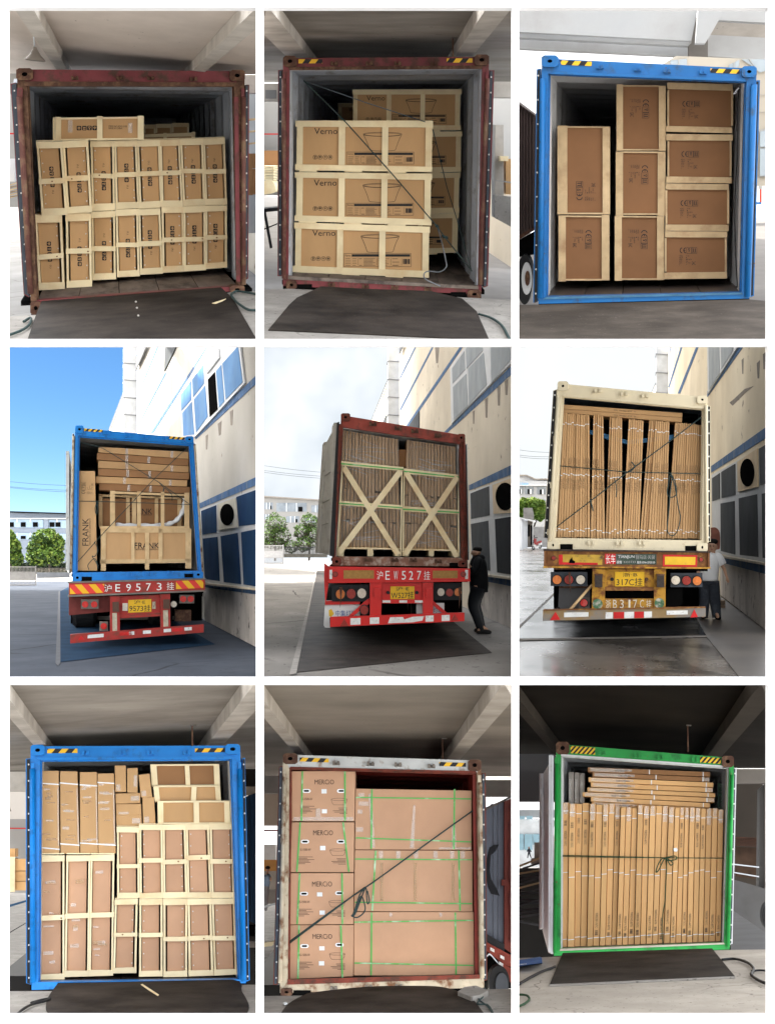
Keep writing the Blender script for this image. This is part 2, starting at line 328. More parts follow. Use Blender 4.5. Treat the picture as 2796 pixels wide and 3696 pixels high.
# ------------------------------------------------------------------ stages (positions in the photograph)
C1 = Cell(20, 20, (703, 951), 11.6, (9, 1651), (9, 2200))
C2 = Cell(940, 20, (850, 1000), 12.7, (16, 1658), (9, 2200))
C3 = Cell(1866, 20, (770, 1110), 11.9, (12, 1655), (9, 2200))
C4 = Cell(20, 1245, (530, 1400), 20.7, (9, 1651), (7, 2198))
C5 = Cell(940, 1245, (540, 1378), 19.8, (16, 1658), (7, 2198))
C6 = Cell(1866, 1245, (775, 1212), 16.5, (12, 1655), (7, 2198))
C7 = Cell(20, 2470, (790, 1080), 12.2, (9, 1651), (5, 2196))
C8 = Cell(940, 2470, (780, 1100), 12.7, (16, 1658), (5, 2196))
C9 = Cell(1866, 2470, (800, 1100), 14.5, (12, 1655), (5, 2196))

# ------------------------------------------------------------------ the white lattice wall that holds the nine openings
YL = 5.0
def lattice():
    c = Cell(0, 0, (IW / 2 * ZK, IH / 2 * ZK), YL, (0, 1), (0, 1)); wm = M('white_gloss_board', (0.80, 0.81, 0.83), 0.6, 0.0)
    r = thing(c, 'partition_wall', 'white lattice wall whose nine tall openings frame the container scenes', 'partition', (0, 0, -IH / 2 / F * YL - 0.2))
    X = [-140, 25, 923.2, 948.6, 1847, 1872.6, 2771, 2940]; Y = [-140, 25, 1223, 1248.8, 2447.2, 2472.8, 3671, 3840]
    k = YL / F
    for i in (0, 2, 4, 6):
        part(r, 'upright_board', B().box(((X[i] - IW / 2) * k, 0, -(Y[7] - IH / 2) * k), ((X[i + 1] - IW / 2) * k, 0.035, -(Y[0] - IH / 2) * k)), wm)
        for a, b in ((1, 2), (3, 4), (5, 6)):
            part(r, 'cross_board', B().box(((X[a] - IW / 2) * k, 0, -(Y[i + 1] - IH / 2) * k), ((X[b] - IW / 2) * k, 0.035, -(Y[i] - IH / 2) * k)), wm)
lattice()
# unseen pale ground sheet far below, added to bounce sunlight up to the ceilings
gc = Cell(0, 0, (IW / 2 * ZK, IH / 2 * ZK), 1.0, (0, 1), (0, 1))
g_m = M('bounce_ground', (0.42, 0.40, 0.37), 0.9, 0.1, 0.2)
struct(gc, 'ground', B().face([(-900, -900, -34), (900, -900, -34), (900, 900, -34), (-900, 900, -34)]), g_m)

# ------------------------------------------------------------------ shipping container
def corrug(L, amp, pitch):
    out = []; y = 0.16; k = 0
    while y < L:
        out += [(0, y), (0, y + pitch * .3), (amp, y + pitch * .5), (amp, y + pitch * .8)]; y += pitch
    out.append((0, L)); return out
def casting(root, x0, y0, x1, y1, mat, d=-0.05, hw=0.36, hh=0.36, oval=True):
    c = BASE[root][0]; b = B(); n = 16; cx, cy = (x0 + x1) / 2, (y0 + y1) / 2; sx, sy = (x1 - x0) / 2, (y1 - y0) / 2
    ring_o, ring_i = [], []
    for i in range(n):
        a = 2 * math.pi * (i + .5) / n; ca, sa = math.cos(a), math.sin(a); k = 1 / max(abs(ca), abs(sa))
        ring_o.append((cx + sx * ca * k, cy + sy * sa * k)); ring_i.append((cx + sx * hw * ca, cy + sy * hh * sa))
    t = 0.17
    O0 = c.q(ring_o, d); I0 = c.q(ring_i, d); I1 = [p + Vector((0, .045, 0)) for p in I0]; O1 = [p + Vector((0, t, 0)) for p in O0]
    b.loft([O1, O0, I0, I1], True, False)
    o = part(root, 'corner_casting', b, mat)
    part(o, 'casting_hole', B().face([p + Vector((0, .04, 0)) for p in I0]), hole)
def keeper(root, x, y, mat, d=-0.002, s=1.0):
    c = BASE[root][0]; b = B()
    b.slab(c.q(rc(x - 24 * s, y - 6 * s, x + 24 * s, y + 12 * s), d), (0, -.02, 0))
    for dx in (-17, 13): b.slab(c.q(rc(x + (dx - 7) * s, y - 15 * s, x + (dx + 8) * s, y + 9 * s), d - .02), (0, -.035, 0))
    part(root, 'lock_keeper', b, mat)
def container(c, label, outer, inner, mframe, mcast, min_, mfl, casts, L=12.0, post=None, header=None, sill=None, roof=None, keep=(), keepk=None, hazs=(), hazm=None, rim=None, pockets=(), wout=-.012, under=.3):
    base = (c.P(*outer[3]) + c.P(*outer[2])) / 2
    r = thing(c, 'shipping_container', label, 'container', base)
    post = post or mframe; header = header or mframe; sill = sill or mframe
    oTL, oTR, oBR, oBL = outer; iTL, iTR, iBR, iBL = inner
    Q(r, 'corner_post', [oTL, iTL, iBL, oBL], 0, .14, post); Q(r, 'corner_post', [iTR, oTR, oBR, iBR], 0, .14, post)
    Q(r, 'door_header', [oTL, oTR, iTR, iTL], .003, .14, header); Q(r, 'door_sill', [iBL, iBR, oBR, oBL], .003, .14, sill)
    if rim:   # recessed inner lip around the opening
        w = 12
        q2 = [(iTL[0] + w, iTL[1] + w), (iTR[0] - w, iTR[1] + w), (iBR[0] - w, iBR[1] - 4), (iBL[0] + w, iBL[1] - 4)]
        for n_, qq in (('door_jamb', [iTL, q2[0], q2[3], iBL]), ('door_jamb', [q2[1], iTR, iBR, q2[2]]), ('door_jamb', [iTL, iTR, q2[1], q2[0]])):
            Q(r, n_, qq, .08, .05, rim)
    for k in casts: casting(r, *k[:4], mcast, **(k[4] if len(k) > 4 else {}))
    pTL, pTR, pBR, pBL = c.q(inner, 0)
    ex = wout + .1
    prof = corrug(L, 0.09, 0.9)
    for (t_, b_, sgn) in ((pTL, pBL, -1), (pTR, pBR, 1)):
        b = B(); b.loft([[t_ + Vector((sgn * (o + wout), y, .07)), b_ + Vector((sgn * (o + wout), y, -.04))] for o, y in prof], False)
        part(r, 'side_wall', b, min_)
    b = B(); b.loft([[pTL + Vector((-ex, y, o * .7 + .01)), pTR + Vector((ex, y, o * .7 + .01))] for o, y in prof], False); part(r, 'roof_panel', b, roof or min_)
    # plywood floor boards side by side
    nb = 5
    for i in range(nb):
        a = pBL.lerp(pBR, i / nb + .002); e = pBL.lerp(pBR, (i + 1) / nb - .002)
        part(r, 'floor_board', B().slab([a + Vector((0, .145, 0)), e + Vector((0, .145, 0)), e + Vector((0, L, 0)), a + Vector((0, L, 0))], (0, 0, -.03)), mfl)
    part(r, 'subfloor', B().slab([pBL + Vector((-ex, .145, -.033)), pBR + Vector((ex, .145, -.033)), pBR + Vector((ex, L, -.033)), pBL + Vector((-ex, L, -.033))], (0, 0, -.05)), hole)
    part(r, 'end_wall', B().slab([pTL + Vector((-ex, L, .12)), pTR + Vector((ex, L, .12)), pBR + Vector((ex, L, -.1)), pBL + Vector((-ex, L, -.1))], (0, .04, 0)), min_)
    a_, e_ = c.P(*oBL, .25), c.P(*oBR, .25); part(r, 'sill_shade_slab', B().slab([a_ + Vector((0, 0, .03)), e_ + Vector((0, 0, .03)), e_ + Vector((0, 0, -under)), a_ + Vector((0, 0, -under))], (0, .3, 0)), hole)  # black slab standing in for the shade below the sill
    for (x, y) in keep: keeper(r, x, y, keepk or mframe)
    for h in hazs: Q(r, 'hazard_sticker', h, -.004, .003, hazm or haz)
    for h in pockets:
        part(r, 'fork_pocket', B().face(c.q(rc(*h), -.003)), hole)
    return r
def door(root, quad, d, depth, mskin, mseal, seals=(), rivets=None, hinges=(), hm=None, name='door'):
    """a door leaf swung right back along the container's side, seen on its edge"""
    c = BASE[root][0]; o = Q(root, name, quad, d, depth, mskin)
    for sq in seals: Q(o, 'door_seal', sq, d - .02, .019, mseal)
    if rivets:
        b = B(); (a, e, n) = rivets
        for i in range(n):
            p = lerp(a, e, i / (n - 1)); b.slab(c.q(ell(p[0], p[1], 5, 6, 8), d - .03), (0, .012, 0))
        part(o, 'rivets', b, bolt, kind='stuff')
    for h in hinges: R(root, 'hinge', *h, -.03, .05, hm or mskin)
    return o
def rod(root, a, e, r, mat, d=-.03, name='locking_bar'):
    c = BASE[root][0]; part(root, name, B().tube([c.P(*a, d), c.P(*e, d)], r, 8), mat, sm=True)

# ------------------------------------------------------------------ cargo
def slat_crate(c, quad, d, mids, label, group, cm=None, wm=None, depth=.6, top=.095, icons=None, textlr=None, rivets=True, ends=.085, tape_y=()):
    cm = cm or card; wm = wm or pine
    r = thing(c, 'slatted_crate', label, 'crate', mid(c, quad, d), group)
    j = random.uniform; gside = random.random() < .65
    h = quad[3][1] - quad[0][1]; bw = top
    Q(r, 'carton', sub(quad, ends + (.03 if gside else .075), .03, 1 - ends - (.075 if gside else .03), .97), d + .06, depth - .05, cm)
    Q(r, 'side_board', sub(quad, 0, .02, ends, .985), d + .02, depth - .05, wm)
    Q(r, 'side_board', sub(quad, 1 - ends, .02, 1, .985), d + .02, depth - .05, wm)
    Q(r, 'slat', [uvp(quad, -.015, j(-.004, .004)), uvp(quad, 1.01, j(-.004, .004)), uvp(quad, 1.01, bw), uvp(quad, -.015, bw + j(-.006, .006))], d, .018, wm)
    Q(r, 'slat', [uvp(quad, -.01, 1 - bw + j(-.005, .005)), uvp(quad, 1.01, 1 - bw + j(-.005, .005)), uvp(quad, 1.01, 1), uvp(quad, -.01, 1)], d, .018, wm)
    Q(r, 'top_board', sub(quad, 0, -.016, 1, -.006), d + .01, depth, wm)
    for (yl, yr, hh) in mids:
        x0 = quad[0][0] + (quad[3][0] - quad[0][0]) * (yl - quad[0][1]) / h; x1 = quad[1][0] + (quad[2][0] - quad[1][0]) * (yr - quad[1][1]) / max(1, quad[2][1] - quad[1][1])
        Q(r, 'slat', [(x0 - 3, yl), (x1 + 3, yr), (x1 + 3, yr + hh), (x0 - 3, yl + hh)], d - .002, .018, wm)
        if random.random() < .6:
            kx = j(x0 + 20, x1 - 20); part(r, 'knot', B().face(c.q(ell(kx, yl + hh * j(.35, .65) + (yr - yl) * .5, 6, 5, 8), d - .004)), knot)
    if rivets:
        b = B(); side = random.choice((.2, .8))
        for k in range(6):
            u = side + j(-.02, .02); p = uvp(quad, u, .14 + .72 * k / 5 + j(-.02, .02)); b.slab(c.q(ell(p[0], p[1], 4.5, 5, 6), d + .053), (0, .005, 0))
        part(r, 'staples', b, bolt, kind='stuff')
    if icons:
        x, ys, size, kinds = icons; symbols(r, [(x + (y - ys[0]) * (quad[3][0] - quad[0][0]) / h, y, k) for y, k in zip(ys, kinds)], size, d + .057, 1, True, cm)
    if textlr:
        s, x, y = textlr; text(r, s, rot_r(x - 7, y - 12, x + 7, y + 12), d + .057)
    return r
def frame_crate(c, name, label, group, boards, cartons, d, depth=.8, wm=None, cm=None, base=None):
    """crate: cartons behind, boards in front; both are lists of table quads"""
    wm = wm or pine; cm = cm or card
    allp = [p for q in boards for p in q]; x0 = min(p[0] for p in allp); x1 = max(p[0] for p in allp); y1 = max(p[1] for p in allp)
    r = thing(c, name, label, 'crate', base or c.P((x0 + x1) / 2, y1, d), group)
    for k, q in enumerate(boards): Q(r, 'board', q, d + (0 if k % 2 else .004) - .004, .028, wm)
    for q in cartons: Q(r, 'carton', q, d + .032, depth, cm)
    return r
def carton(c, quad, d, label, group, cm, depth=.5, name='carton', tapes=(), bands=(), base=None):
    r = thing(c, name, label, 'carton', base or mid(c, quad, d), group)
    part(r, 'box', B().slab(c.q(quad, d), (0, depth, 0)), cm, bevel=.004)
    for t in tapes: Q(r, 'tape', t, d - .003, .0025, tape_shine)
    for t in bands: Q(r, 'band', t, d - .005, .004, white_strap)
    return r
def rope(c, name, label, pts, r=.007, mat=None, n=5, group=None, sm=True):
    """pts: (table x, table y, depth)"""
    P3 = [c.P(*p) for p in pts]
    if sm and len(P3) > 2: P3 = smooth(P3, n)
    return solo(c, name, label, 'rope', B().tube(P3, r * .75, 6), mat or rope_m, group=group, sm=True)

# ------------------------------------------------------------------ canopy over the loading dock
def canopy(c, y0, yback, mceil, mbeam, beams, e=12):
    zc = c.P(c.vp[0], y0, 0).z; xl, xr, yt = c.bx[0] - e, c.bx[1] + e, c.by[0] - e
    pts = [c.onz(xl, yt, zc), c.onz(xr, yt, zc), c.onz(xr, yback, zc), c.onz(xl, yback, zc)]
    o = struct(c, 'ceiling', B().slab(pts, (0, 0, .012)), mceil); yb = max(pts[2].y, pts[3].y)
    for (xa, ya, xb, yb_, h) in beams:   # two table points on the ceiling plane give the beam's two sides
        a = c.onz(xa, ya, zc).x; b_ = c.onz(xb, yb_, zc).x; z0 = zc - .002; z1 = zc - h
        ring0 = [Vector((x, c.yclip(x, z, yb), z)) for x, z in ((a, z0), (b_, z0), (b_, z1), (a, z1))]
        ring1 = [Vector((x, yb, z)) for x, z in ((a, z0), (b_, z0), (b_, z1), (a, z1))]
        part(o, 'ceiling_beam', B().loft([ring0, ring1]), mbeam)
    return o, zc
def flo(c, pts, lift=0.0): return [c.onfloor(x, y, lift) for x, y in pts]
def dock_floor(c, ytop, mat, e=12, th=.01):
    """dock concrete in front of the container; ytop: list of table points of its far edge, left to right"""
    pts = flo(c, ytop + [(c.bx[1] + e, c.by[1] + e), (c.bx[0] - e, c.by[1] + e)])
    return struct(c, 'dock_floor', B().slab(pts, c.floor[1] * -th), mat)
def bridge_plate(c, label, pts, lift=.012):
    return solo(c, 'dock_plate', label, 'steel plate', B().slab(flo(c, pts, lift), c.floor[1] * -.01), plate)
def yard(c, drop, pts, mat, name='yard'):
    p0 = c.floor[0] - c.floor[1] * drop
    return struct(c, name, B().slab([c.cast(x, y, p0, c.floor[1]) for x, y in pts], (0, 0, -.01)), mat)
def wallq(c, name, label, cat, quad, d, t, mat, group=None): return solo(c, name, label, cat, B().slab(c.q(quad, d), (0, t, 0)), mat, group)
def cable(c, label, pts, r=.008, lift=.01, mat=None, name='cable'):
    P3 = smooth([c.onfloor(x, y, lift + r) for x, y in pts], 6)
    return solo(c, name, label, 'cable', B().tube(P3, r, 6), mat or rope_m, sm=True)
grime_ = M('dusty_fitting', (.16, .145, .13), .8)
def lampfix(c, zc, x, y, x2, y2, label):
    """ceiling pipe with plate"""
    p = c.onz(x, y, zc); d = p.y; q = c.P(x2, y2, d); r = thing(c, 'ceiling_pipe', label, 'pipe', q)
    s = (c.D + d) / c.D
    part(r, 'pipe', B().tube([p, q], .009 * s, 8), rust); part(r, 'mounting_plate', B().box(p + Vector((-.015, -.03, -.014)), p + Vector((.045, .03, -.002))), grime_)
    return r
# ================================================================== stage 1: maroon container with upright slatted crates
c = C1
c.setfloor((205, 1945), (1545, 1852))
cont = container(c, 'worn maroon container with a rusty frame holding two tiers of slim upright crates',
    [(72, 418), (1578, 430), (1572, 1880), (168, 1975)], [(145, 520), (1508, 522), (1536, 1852), (207, 1945)], red_rust, rust, inside_grey, wood_floor,
    [(70, 410, 180, 490), (1480, 422, 1580, 495), (163, 1955, 235, 2040), (1482, 1848, 1578, 1897)], post=rust, header=red_rust, sill=red_rust, rim=rust,
    keep=[(458, 478), (755, 478), (958, 478), (1240, 485)], keepk=rust, wout=.07)
Q(cont, 'header_lip', [(120, 498), (1520, 505), (1518, 532), (125, 528)], -.02, .02, rust)
Q(cont, 'post_channel', [(1508, 600), (1536, 600), (1550, 1820), (1524, 1820)], -.012, .012, red_rust)
door(cont, [(32, 515), (66, 505), (155, 1925), (120, 1905)], .02, 1.15, red_rust, seal, [[(38, 520), (70, 510), (158, 1920), (124, 1900)]], ((58, 560), (140, 1800), 12),
     [(76, 540, 112, 600), (100, 985, 130, 1030), (125, 1430, 152, 1490)], red_rust)
rod(cont, (92, 600), (165, 1900), .03, rod_rust)
door(cont, [(1588, 520), (1608, 520), (1602, 1800), (1582, 1810)], .02, 1.15, red_rust, seal, [[(1585, 525), (1600, 525), (1596, 1795), (1580, 1795)]], ((1592, 560), (1588, 1760), 12),
     [(1556, 545, 1578, 600), (1553, 965, 1578, 1010), (1553, 1370, 1575, 1420)], red_rust)
rod(cont, (1570, 600), (1572, 1840), .025, rod_rust)
K4 = ['umbrella', 'glass', 'arrows', 'hands']; K4r = K4[::-1]
up = [([(203, 895), (372, 893), (408, 1380), (240, 1385)], (1143, 1135, 36), (302, [1075, 1107, 1145, 1183], K4, '(L)', 313, 1228)),
      ([(375, 893), (543, 885), (570, 1360), (408, 1372)], (1122, 1117, 36), (482, [1113, 1150, 1187, 1218], K4r, '(L)', 476, 1058)),
      ([(560, 890), (716, 887), (722, 1345), (572, 1352)], (1104, 1110, 30), (647, [1105, 1140, 1175, 1204], K4r, '(L)', 646, 1052)),
      ([(718, 888), (864, 886), (884, 1335), (728, 1340)], (1100, 1096, 32), (797, [1055, 1087, 1120, 1150], K4, '(L)', 805, 1195)),
      ([(866, 886), (1016, 884), (1034, 1328), (886, 1335)], (1093, 1088, 32), (950, [1080, 1112, 1145, 1175], K4r, '(L)', 945, 1035)),
      ([(1018, 884), (1148, 880), (1170, 1325), (1034, 1328)], (1088, 1085, 32), (1084, [1072, 1102, 1132, 1165], K4r, '(R)', 1077, 1027)),
      ([(1152, 880), (1302, 876), (1318, 1315), (1174, 1320)], (1074, 1076, 31), (1237, [1065, 1098, 1130, 1160], K4r, '(R)', 1231, 1022)),
      ([(1304, 876), (1446, 870), (1461, 1312), (1320, 1315)], (1080, 1075, 32), (1381, [1060, 1090, 1122, 1153], K4r, '(R)', 1377, 1017))]
lo = [([(190, 1388), (370, 1383), (390, 1870), (222, 1878)], (1645, 1630, 34), (286, [1570, 1605, 1640, 1675], K4, '(L)', 297, 1722)),
      ([(397, 1378), (562, 1372), (570, 1855), (405, 1862)], (1603, 1600, 34), (488, [1603, 1638, 1673, 1705], K4r, '(L)', 489, 1547)),
      ([(567, 1360), (722, 1352), (728, 1805), (575, 1812)], (1587, 1588, 32), (650, [1567, 1602, 1637, 1667], K4r, '(L)', 650, 1515)),
      ([(727, 1345), (874, 1340), (885, 1785), (737, 1792)], (1563, 1563, 30), (807, [1552, 1585, 1617, 1647], K4r, '(L)', 806, 1500)),
      ([(876, 1342), (1020, 1338), (1038, 1768), (890, 1776)], (1555, 1550, 34), (952, [1495, 1527, 1560, 1590], K4, '(L)', 961, 1632)),
      ([(1030, 1328), (1172, 1325), (1180, 1755), (1038, 1762)], (1530, 1528, 31), (1100, [1468, 1500, 1530, 1562], K4, '(R)', 1100, 1610)),
      ([(1175, 1325), (1318, 1322), (1322, 1745), (1180, 1754)], (1527, 1525, 30), (1246, [1463, 1493, 1525, 1555], K4, '(R)', 1246, 1602)),
      ([(1320, 1320), (1460, 1316), (1461, 1728), (1322, 1738)], (1515, 1512, 30), (1385, [1453, 1485, 1515, 1545], K4, '(R)', 1386, 1590))]
for k, (qu, ql) in enumerate(zip(up, lo)):
    d = min(1.15, max(.2, c.dfloor((ql[0][2][0] + ql[0][3][0]) / 2, (ql[0][2][1] + ql[0][3][1]) / 2)))
    for (q, m_, (ix, iys, ks, s, tx, ty)), lab, gr in ((qu, 'slim upright slatted crate in the upper tier of the maroon container', 'upper slim crates in the maroon container'),
                                          (ql, 'slim upright slatted crate in the lower tier, on the floor of the maroon container', 'lower slim crates in the maroon container')):
        slat_crate(c, q, d, [m_], lab, gr, icons=(ix, iys, 28, ks), textlr=(s, tx, ty))
d = 1.0
r = frame_crate(c, 'long_crate', 'long low crate lying across the top of the slim upright crates', None,
    [rc(328, 733, 366, 890), rc(604, 728, 640, 888), rc(872, 725, 912, 884), [(366, 738), (872, 732), (872, 744), (366, 750)], [(366, 878), (872, 872), (872, 882), (366, 888)], rc(312, 736, 326, 888)],
    [[(340, 748), (905, 742), (905, 876), (340, 882)]], d)
symbols(r, [(485, 807, 'hands'), (520, 807, 'arrows'), (554, 806, 'glass'), (589, 806, 'umbrella')], 30, d + .028, 0)
text(r, 'ITEMS NO.RDO-2100', rc(680, 789, 801, 801), d + .028); text(r, 'MADE IN CHINA', rc(680, 803, 771, 814), d + .028)
Q(r, 'tape', rc(412, 755, 442, 835), d + .028, .002, tape_shine); Q(r, 'tape', rc(808, 772, 838, 838), d + .028, .002, tape_shine)
for (x0, x1, y0, y1) in ((916, 990, 784, 842), (993, 1097, 779, 838), (1100, 1210, 773, 835)):
    frame_crate(c, 'stacked_crate', 'dim slatted crate end stacked at the back of the maroon container', 'crates deep in the maroon container',
        [rc(x0, y0, x1, y0 + 26), rc(x0, y0 + 26, x0 + 9, y1), rc(x1 - 11, y0 + 26, x1, y1)], [rc(x0, y0 + 24, x1, y1 + 30)], 3.2)
frame_crate(c, 'rail_crate', 'low crate with a pale rail behind the long low crate', None, [[(915, 848), (1252, 836), (1252, 860), (915, 868)], rc(1042, 838, 1064, 880), rc(1228, 832, 1252, 872)], [[(915, 862), (1245, 855), (1245, 900), (915, 900)]], 2.0)
# canopy, floor, plate
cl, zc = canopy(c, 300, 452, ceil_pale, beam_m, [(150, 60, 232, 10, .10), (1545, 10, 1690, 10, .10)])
wallq(c, 'lintel_wall', 'pale concrete lintel at the back of the canopy above the maroon container, left side', 'wall', rc(-3, 445, 140, 575), 1.75, .2, white_wall)
wallq(c, 'lintel_beam', 'grey concrete lintel behind the right corner of the maroon container', 'wall', rc(1560, 455, 1663, 575), 1.75, .2, beam_m)
wallq(c, 'warehouse_wall', 'shaded warehouse wall behind the shelves to the right of the maroon container', 'wall', rc(1560, 570, 1663, 1500), 6.0, .1, M('shaded_grey_wall', (0.34, 0.35, 0.36), .9, .1, 1))
dock_floor(c, [(-3, 2052), (205, 2040), (1500, 1890), (1663, 1885)], conc)
bridge_plate(c, 'dark steel bridge plate with three bolt holes before the maroon container', [(238, 1948), (1420, 1858), (1500, 1930), (1663, 2212), (142, 2212), (200, 2040)])
yard(c, .9, [(-3, 1290), (150, 1290), (190, 2060), (-3, 2075)], M('bright_yard_concrete', (.26, .255, .245), .85, .15, 1, spec=.05, crack=(.5, .012, (.15, .14, .13))))
yard(c, .9, [(1560, 1260), (1663, 1260), (1663, 1900), (1560, 1900)], M('dark_yard_floor', (0.11, 0.11, 0.115), .7, .2, 2))
for i, (x, y) in enumerate(((860, 1952), (867, 1992), (876, 2043))):
    solo(c, 'bolt_hole', 'bright bolt hole in the dark plate before the maroon container', 'bolt', B().slab(flo(c, ell(x, y, 7, 5, 10), .016), c.floor[1] * -.004), bolt, group='bolt holes in the dark plate')
solo(c, 'wood_offcut', 'thin pale wood offcut lying on the dark bridge plate', 'wood strip', B().slab(flo(c, [(1362, 1962), (1455, 1932), (1432, 1946), (1385, 1964)], .02), c.floor[1] * -.006), pine)
cable(c, 'thin grey cable looping on the concrete beside the maroon container', [(1663, 2010), (1600, 2005), (1530, 1960), (1490, 1910), (1520, 1885), (1580, 1890), (1663, 1905)], .012)
cable(c, 'dark cord trailing from the left corner of the bridge plate', [(5, 2180), (110, 2140), (160, 2100), (165, 2060), (120, 2085)], .012)
# pendant lamp
p = c.onz(178, 118, zc); dl = p.y; k_ = c.m(1, dl)
r = thing(c, 'pendant_lamp', 'grey cone shade lamp hanging on a thin rod from the pale ceiling', 'lamp', c.P(200, 360, dl))
part(r, 'rod', B().tube([p, c.P(192, 275, dl)], 4 * k_, 8), steel, sm=True)
tip = c.P(194, 270, dl); rings = []
for (h, w) in ((0, 8), (18, 16), (24, 20), (45, 34), (70, 58), (74, 58)):
    rings.append([tip + Vector((w * k_ * math.cos(a), w * k_ * math.sin(a), -h * k_)) for a in [2 * math.pi * i / 20 for i in range(20)]])
part(r, 'lamp_shade', B().loft(rings, True, False), M('grey_enamel', (0.16, 0.14, 0.12), .5), sm=True)
part(r, 'bulb', B().tube([tip + Vector((0, 0, -20 * k_)), tip + Vector((0, 0, -40 * k_)), tip + Vector((0, 0, -60 * k_))], [8 * k_, 16 * k_, 9 * k_], 10), M('bulb_glass', (0.75, .74, .7), .2), sm=True)
# left glimpse: pale wall, rail, pallet stack
wallq(c, 'yard_wall', 'bright white yard wall beyond the maroon container', 'wall', rc(-3, 560, 130, 1330), 7.5, .1, white_wall)
wallq(c, 'crane_rail', 'thin red beam along the white yard wall', 'rail', rc(-3, 838, 70, 848), 7.3, .08, M('red_beam_paint', (0.5, 0.03, 0.03), .5))
for i in range(6):
    wallq(c, 'stacked_board', 'weathered grey board in the leaning pile beyond the maroon container', 'board', [(-3, 1190 + i * 16), (75, 1165 + i * 17), (75, 1172 + i * 17), (-3, 1199 + i * 16)], 6.2 + (i % 2) * .1, .3, pine_dull, 'boards piled beyond the maroon container')
wallq(c, 'pallet_stack', 'grey wrapped bundle standing on the board pile', 'bundle', rc(18, 1010, 62, 1160), 6.6, .4, M('grey_wrap', (0.55, .55, .56), .5))
# right glimpse: shelf with cartons
for y in (745, 825, 905): wallq(c, 'shelf_plank', 'wooden shelf plank beside the maroon container', 'shelf', [(1600, y), (1663, y - 6), (1663, y + 6), (1600, y + 12)], 4.5, .4, pine_dull, 'wooden shelves beside the maroon container')
for (x0, y0, x1, y1) in ((1600, 975, 1628, 1075), (1630, 975, 1663, 1072), (1600, 1078, 1632, 1250), (1634, 1078, 1663, 1245)):
    wallq(c, 'brown_carton', 'brown carton stacked under the wooden shelves', 'carton', rc(x0, y0, x1, y1), 4.6, .4, card_dark, 'cartons under the wooden shelves')

# ================================================================== stage 2: maroon container with bathtub crates and lashings
c = C2
c.setfloor((168, 1800), (1440, 1868))
cont = container(c, 'maroon container with striped stickers holding tall bathtub crates lashed with rope',
    [(148, 345), (1508, 335), (1456, 1905), (148, 1850)], [(190, 418), (1462, 408), (1436, 1868), (182, 1802)], red_rust, rust, inside_grey, wood_floor,
    [(150, 328, 237, 400), (1412, 320, 1508, 392), (170, 1815, 236, 1872), (1366, 1878, 1456, 1932)], rim=inside_grey,
    keep=[(487, 382), (718, 382), (905, 382), (1145, 382), (470, 1842), (693, 1853), (885, 1860), (1105, 1870)], keepk=rust,
    hazs=[rc(250, 352, 408, 379), rc(1228, 346, 1398, 374)], pockets=[(240, 1838, 340, 1868), (1255, 1890, 1355, 1914)])
Q(cont, 'header_lip', [(190, 403), (1465, 393), (1462, 416), (192, 424)], -.02, .02, rust)
Q(cont, 'sill_plank', [(182, 1785), (1436, 1850), (1436, 1872), (182, 1806)], -.015, .1, wood_floor)
door(cont, [(116, 425), (142, 420), (140, 1785), (112, 1785)], .02, 1.15, red_rust, seal, [[(121, 430), (139, 425), (137, 1780), (120, 1780)]], ((131, 470), (128, 1740), 14),
     [(146, 435, 163, 485), (140, 880, 163, 920), (142, 1310, 163, 1350), (146, 1730, 165, 1780)], red_rust)
rod(cont, (154, 480), (154, 1800), .026, rod_rust)
door(cont, [(1512, 425), (1542, 425), (1500, 1850), (1470, 1862)], .02, 1.15, red_rust, seal, [[(1515, 430), (1532, 430), (1489, 1850), (1472, 1850)]], ((1522, 470), (1482, 1800), 14),
     [(1484, 435, 1506, 485), (1466, 900, 1490, 945), (1452, 1345, 1474, 1390)], red_rust)
rod(cont, (1497, 480), (1452, 1840), .026, rod_rust)
def tub(b, c, x0, y0, x1, y1, d, w=2.6):
    cx = (x0 + x1) / 2; rx = (x1 - x0) / 2; H = y1 - y0; ry = H * .105
    e1 = ell(cx, y0 + ry, rx, ry, 28); b.stroke(c, e1 + [e1[0]], w, d)
    e2 = ell(cx, y0 + ry + H * .03, rx * .95, ry * .85, 28); b.stroke(c, e2 + [e2[0]], w * .7, d)
    body = [(x0 + 1, y0 + ry * 1.3), (x0 + rx * .14, y0 + H * .4), (x0 + rx * .26, y0 + H * .72), (x0 + rx * .33, y1 - H * .07), (x0 + rx * .45, y1 - H * .03), (cx, y1), (x1 - rx * .45, y1 - H * .03), (x1 - rx * .33, y1 - H * .07), (x1 - rx * .26, y0 + H * .72), (x1 - rx * .14, y0 + H * .4), (x1 - 1, y0 + ry * 1.3)]
    b.stroke(c, [tuple(v) for v in smooth(body, 4)], w, d)
